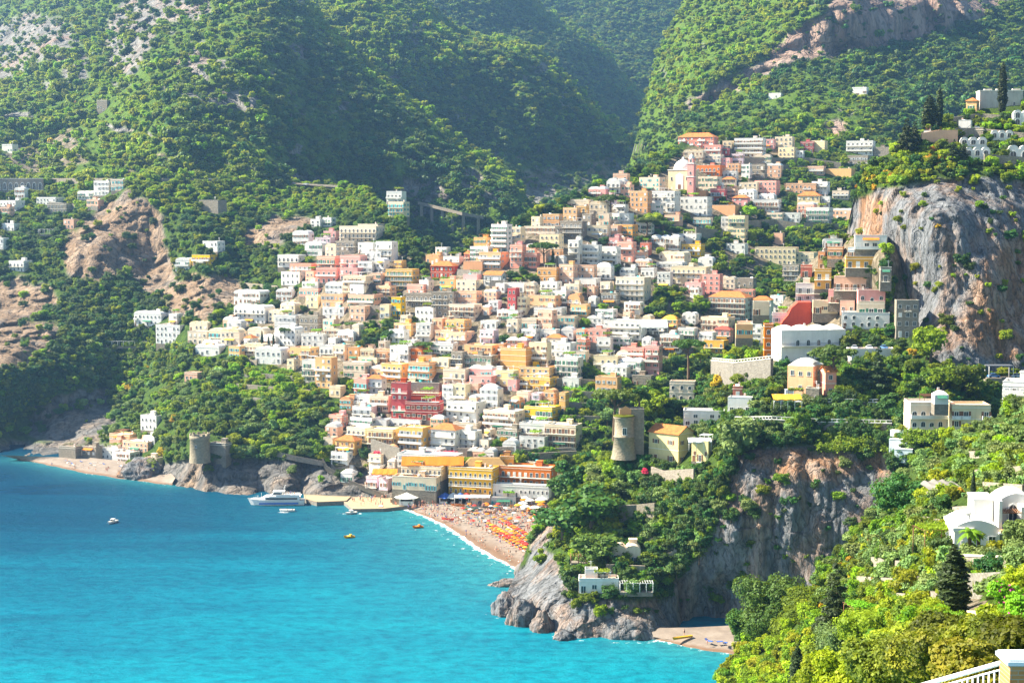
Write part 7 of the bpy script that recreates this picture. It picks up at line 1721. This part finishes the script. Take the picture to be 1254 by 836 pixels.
# ------------------------------------------------------------------ past 300 houses: the smallest ones seen form one mass
def descendants(o):
    out = [o]
    for c in o.children: out += descendants(c)
    return out
def loc_m(o):
    M_ = Matrix.Translation(o.location) @ o.rotation_euler.to_matrix().to_4x4() @ Matrix.Diagonal((*o.scale, 1))
    return (loc_m(o.parent) @ M_) if o.parent else M_
def merge_small():
    hs = [e for e in REG if e[2] == 'house']
    if len(hs) <= 300: return
    def size(e): f = e[0]['foot']; return f[0]*f[2]*(F/e[0].location.y)**2
    hs.sort(key=size, reverse=True); small = hs[292:]
    verts, faces, mi, mats = [], {3: [], 4: []}, {3: [], 4: []}, []; off = 0; polys = []; pm = []
    bvs = []; kill = []
    for e in small:
        for o in descendants(e[0]):
            kill.append(o)
            if o.type != 'MESH': continue
            me = o.data; n = len(me.vertices); v = np.empty(n*3, np.float32); me.vertices.foreach_get('co', v); v = v.reshape(-1, 3)
            M_ = np.array(loc_m(o)); bvs.append(v@M_[:3, :3].T+M_[:3, 3])
            idx = []
            for mt in me.materials:
                if mt not in mats: mats.append(mt)
                idx.append(mats.index(mt))
            for p in me.polygons: polys.append([off+i for i in p.vertices]); pm.append(idx[p.material_index] if idx else 0)
            off += n
        REG.remove(e)
    me = bpy.data.meshes.new('small_town_houses'); me.from_pydata(np.concatenate(bvs).tolist(), [], polys)
    for mt in mats: me.materials.append(mt)
    me.polygons.foreach_set('material_index', pm)
    a = me.attributes.new('tone', 'FLOAT', 'POINT'); a.data.foreach_set('value', np.full(len(me.vertices), .6, np.float32)); me.update()
    o = inst('small_town_houses', me); tag(o, 'the smallest pale houses packed between the others in the hillside town', 'houses', kind='stuff')
    bpy.data.batch_remove(kill)
    print('houses kept', len([1 for e in REG if e[2] == 'house']), 'merged', len(small))
merge_small()
ORD = ['', 'second ', 'third ', 'fourth ', 'fifth ', 'sixth ', 'seventh ', 'eighth ', 'ninth ', 'tenth ']
def make_labels():
    slots = {}
    for e in REG:
        o, desc, cat, x, y, g = e
        ds = sorted(((mx-x)**2+((my-y)*1.3)**2, mx, my, nm) for mx, my, nm in MARKS)[0]
        dx, dy = x-ds[1], y-ds[2]
        if abs(dx) > abs(dy)*1.2: d = 'right of' if dx > 0 else 'left of'
        else: d = 'below' if dy > 0 else 'above'
        slots.setdefault((desc, ds[3], d), []).append((ds[0], e))
    used = set()
    for (desc, nm, d), L in slots.items():
        L.sort(key=lambda t: t[0])
        for i, (_, e) in enumerate(L):
            if i < len(ORD): lab = (ORD[i] + desc) + ' ' + d + ' ' + nm
            else: lab = desc + ' further ' + d + ' ' + nm; e[0]['group'] = desc + 's ' + d + ' ' + nm
            w_ = lab.split()
            if len(w_) > 16:
                lab = lab.replace(' storey house with', ' storey house,').replace(' storey house,', ' storey,').replace('two storey,', 'two storey house,') if False else lab.replace(' storey house with', ' storey house,').replace(' with orange hipped roof', ''); w_ = lab.split()
            if len(w_) > 16: print('LONG', lab)
            e[0]['label'] = lab
make_labels()
# ------------------------------------------------------------------ sea bed, sea, light, camera
def sea():
    m, nt = newmat('sea water'); b, o = bsdf(nt, .6, 0.)
    gl = nd(nt, 'ShaderNodeBsdfGlossy'); gl.inputs['Roughness'].default_value = .22; gl.inputs['Color'].default_value = (.8,.9,1,1); ms = nd(nt, 'ShaderNodeMixShader'); ms.inputs[0].default_value = .09
    b.inputs['IOR'].default_value = 1.01; lk(nt, b.outputs[0], ms.inputs[1]); lk(nt, gl.outputs[0], ms.inputs[2]); lk(nt, ms.outputs[0], o.inputs[0])
    geo = nd(nt, 'ShaderNodeNewGeometry'); pos = geo.outputs['Position']
    sep = nd(nt, 'ShaderNodeSeparateXYZ'); lk(nt, pos, sep.inputs[0])
    # deep water far out and to the left, shallow and pale towards the beach side
    g = math_(nt, 'ADD', math_(nt, 'MULTIPLY', sep.outputs[1], 1/520.), math_(nt, 'MULTIPLY', sep.outputs[0], -1/900.))
    g = math_(nt, 'ADD', g, math_(nt, 'MULTIPLY', math_(nt, 'SUBTRACT', noise(nt, mapping(nt, pos, (.5, 1.6, 1)), .012, 4, .6, 1.), .5), .75))
    c = ramp(nt, math_(nt, 'SUBTRACT', g, .88), [(.0, (.0, .19, .25)), (.3, (.0, .125, .19)), (.62, (.0, .055, .10)), (.95, (.0, .022, .05))])
    sh = nd(nt, 'ShaderNodeAttribute', attribute_name='shallow').outputs['Fac']
    c = mixc(nt, sh, c, (.03, .2, .21))
    n1 = noise(nt, mapping(nt, pos, (1, 1.6, 1)), .16, 6, .65)
    c = mixc(nt, math_(nt, 'MULTIPLY', ramp(nt, n1, [(.42, (0,0,0)), (.68, (1,1,1))]), .5), c, (.0, .03, .08))
    fm = nd(nt, 'ShaderNodeAttribute', attribute_name='foam').outputs['Fac']
    fn = noise(nt, pos, .5, 6, .7)
    ff = ramp(nt, math_(nt, 'ADD', fm, math_(nt, 'MULTIPLY', math_(nt, 'SUBTRACT', fn, .5), 1.4)), [(.42, (0,0,0)), (.6, (1,1,1))])
    c = mixc(nt, ff, c, (.85, .88, .88))
    lk(nt, c, b.inputs['Base Color'])
    n2 = noise(nt, mapping(nt, pos, (1, 1.8, 1)), .55, 5, .7)
    bump(nt, math_(nt, 'ADD', math_(nt, 'MULTIPLY', n1, 1.), math_(nt, 'MULTIPLY', n2, .35)), .6, 1.8, b)
    lk(nt, b.inputs['Normal'].links[0].from_socket, gl.inputs['Normal'])
    xs = np.r_[np.linspace(-6000, -420, 12), np.arange(-410, 230, 3.), np.linspace(240, 6000, 12)]
    ys = np.r_[np.linspace(-600, 380, 8), np.arange(385, 900, 3.), np.linspace(910, 9000, 12)]
    X, Yg = np.meshgrid(xs, ys)
    # distance to the shores of the beaches and rocks, in metres
    def line(pts): return [tuple(at(x, y, seaY(y))[:2]) for x, y in pts]
    def dist(pts):
        d = np.full(X.shape, 1e9)
        for (ax, ay), (bx, by) in zip(pts, pts[1:]):
            ux, uy = bx-ax, by-ay; t = np.clip(((X-ax)*ux+(Yg-ay)*uy)/(ux*ux+uy*uy+1e-9), 0, 1)
            d = np.minimum(d, np.hypot(X-ax-t*ux, Yg-ay-t*uy))
        return d
    bl = line(SHORE); d1 = dist(bl); d2 = dist(line(SHORE2)); d3 = dist(line(SHORE3))
    rk = dist(line([(598,752),(650,768),(690,780),(730,786),(800,786),(835,782)])); rk2 = dist(line([(200,594),(240,601),(300,606),(370,610)]))
    sh = np.maximum(np.maximum(np.exp(-d1/26), .8*np.exp(-d2/14)), .7*np.exp(-d3/10))
    fo = np.maximum.reduce([.75*np.exp(-(d1/2.6)**2), .42*np.exp(-((d1-7)/1.6)**2), .55*np.exp(-(d2/1.6)**2), .5*np.exp(-(d3/1.6)**2), .45*np.exp(-(rk/2.)**2), .3*np.exp(-(rk2/2)**2)])
    for (wx, wy, L, W) in [(338,607,26,1.5),(430,629,16,1.2),(349,627,8,1.2),(137,640,5,1.2),(510,649,10,.8),(532,651,9,1),(497,640,4,1)]:
        q = at(wx, wy, seaY(wy)); fo = np.maximum(fo, .6*np.exp(-((X-q[0])/L*2)**2-((Yg-q[1])/W/2)**2))
    i = np.arange(X.size).reshape(X.shape)
    f = np.stack([i[:-1, :-1], i[:-1, 1:], i[1:, 1:], i[1:, :-1]], -1).reshape(-1, 4)
    me = np_mesh('sea', np.stack([X, Yg, 0*X], -1).reshape(-1, 3), f, m, True, {'shallow': sh, 'foam': fo})
    o = inst('sea', me); o['kind'] = 'structure'
sea()
SUN_EL, SUN_AZ = 42, 82     # degrees above the horizon; degrees to the left of the view direction
w = bpy.data.worlds.new('World'); scene.world = w; w.use_nodes = True
nt = w.node_tree; bg = nt.nodes['Background']
sky = nt.nodes.new('ShaderNodeTexSky'); sky.sky_type = 'NISHITA'; sky.sun_disc = False
sky.sun_elevation = R(SUN_EL); sky.sun_rotation = R(-SUN_AZ); sky.air_density = 1.2; sky.dust_density = .6
nt.links.new(sky.outputs[0], bg.inputs[0]); bg.inputs[1].default_value = .055
sd = bpy.data.lights.new('Sun', 'SUN'); sd.energy = 5; sd.angle = R(.5); sd.color = (1, .91, .73)
so = bpy.data.objects.new('Sun', sd); COL.objects.link(so)
sv = Vector((-math.sin(R(SUN_AZ))*math.cos(R(SUN_EL)), math.cos(R(SUN_AZ))*math.cos(R(SUN_EL)), math.sin(R(SUN_EL))))
so.rotation_euler = sv.to_track_quat('Z', 'Y').to_euler(); so.location = (-300, 0, 900)
# air
def haze():
    m, nt = newmat('thin summer haze')
    o = nd(nt, 'ShaderNodeOutputMaterial'); v = nd(nt, 'ShaderNodeVolumePrincipled')
    v.inputs['Color'].default_value = (.3, .58, 1, 1); v.inputs['Density'].default_value = HAZE
    v.inputs['Anisotropy'].default_value = .5
    lk(nt, v.outputs[0], o.inputs['Volume'])
    mb = MB(); mb.box(-1800, 1800, -120, 3700, -2, 900)
    ob = mb.obj('haze', m); ob['kind'] = 'stuff'
HAZE = .00009
if HAZE: haze()
cam = bpy.data.cameras.new('Camera'); co = bpy.data.objects.new('Camera', cam); COL.objects.link(co)
cam.sensor_width = 36; cam.lens = 36*F/1254; cam.clip_start = .5; cam.clip_end = 20000
co.location = (0, 0, H); co.rotation_euler = (math.pi/2-TH, 0, 0)
scene.camera = co
scene.view_settings.view_transform = 'Standard'; scene.view_settings.look = 'None'
scene.view_settings.gamma = 1; scene.view_settings.exposure = 1.95
scene.cycles.volume_bounces = 0; scene.cycles.max_bounces = 5; scene.cycles.diffuse_bounces = 2; scene.cycles.glossy_bounces = 2
scene.cycles.transmission_bounces = 2; scene.cycles.transparent_max_bounces = 4
scene.cycles.use_denoising = True
print('script time', round(time.time()-T0, 1))
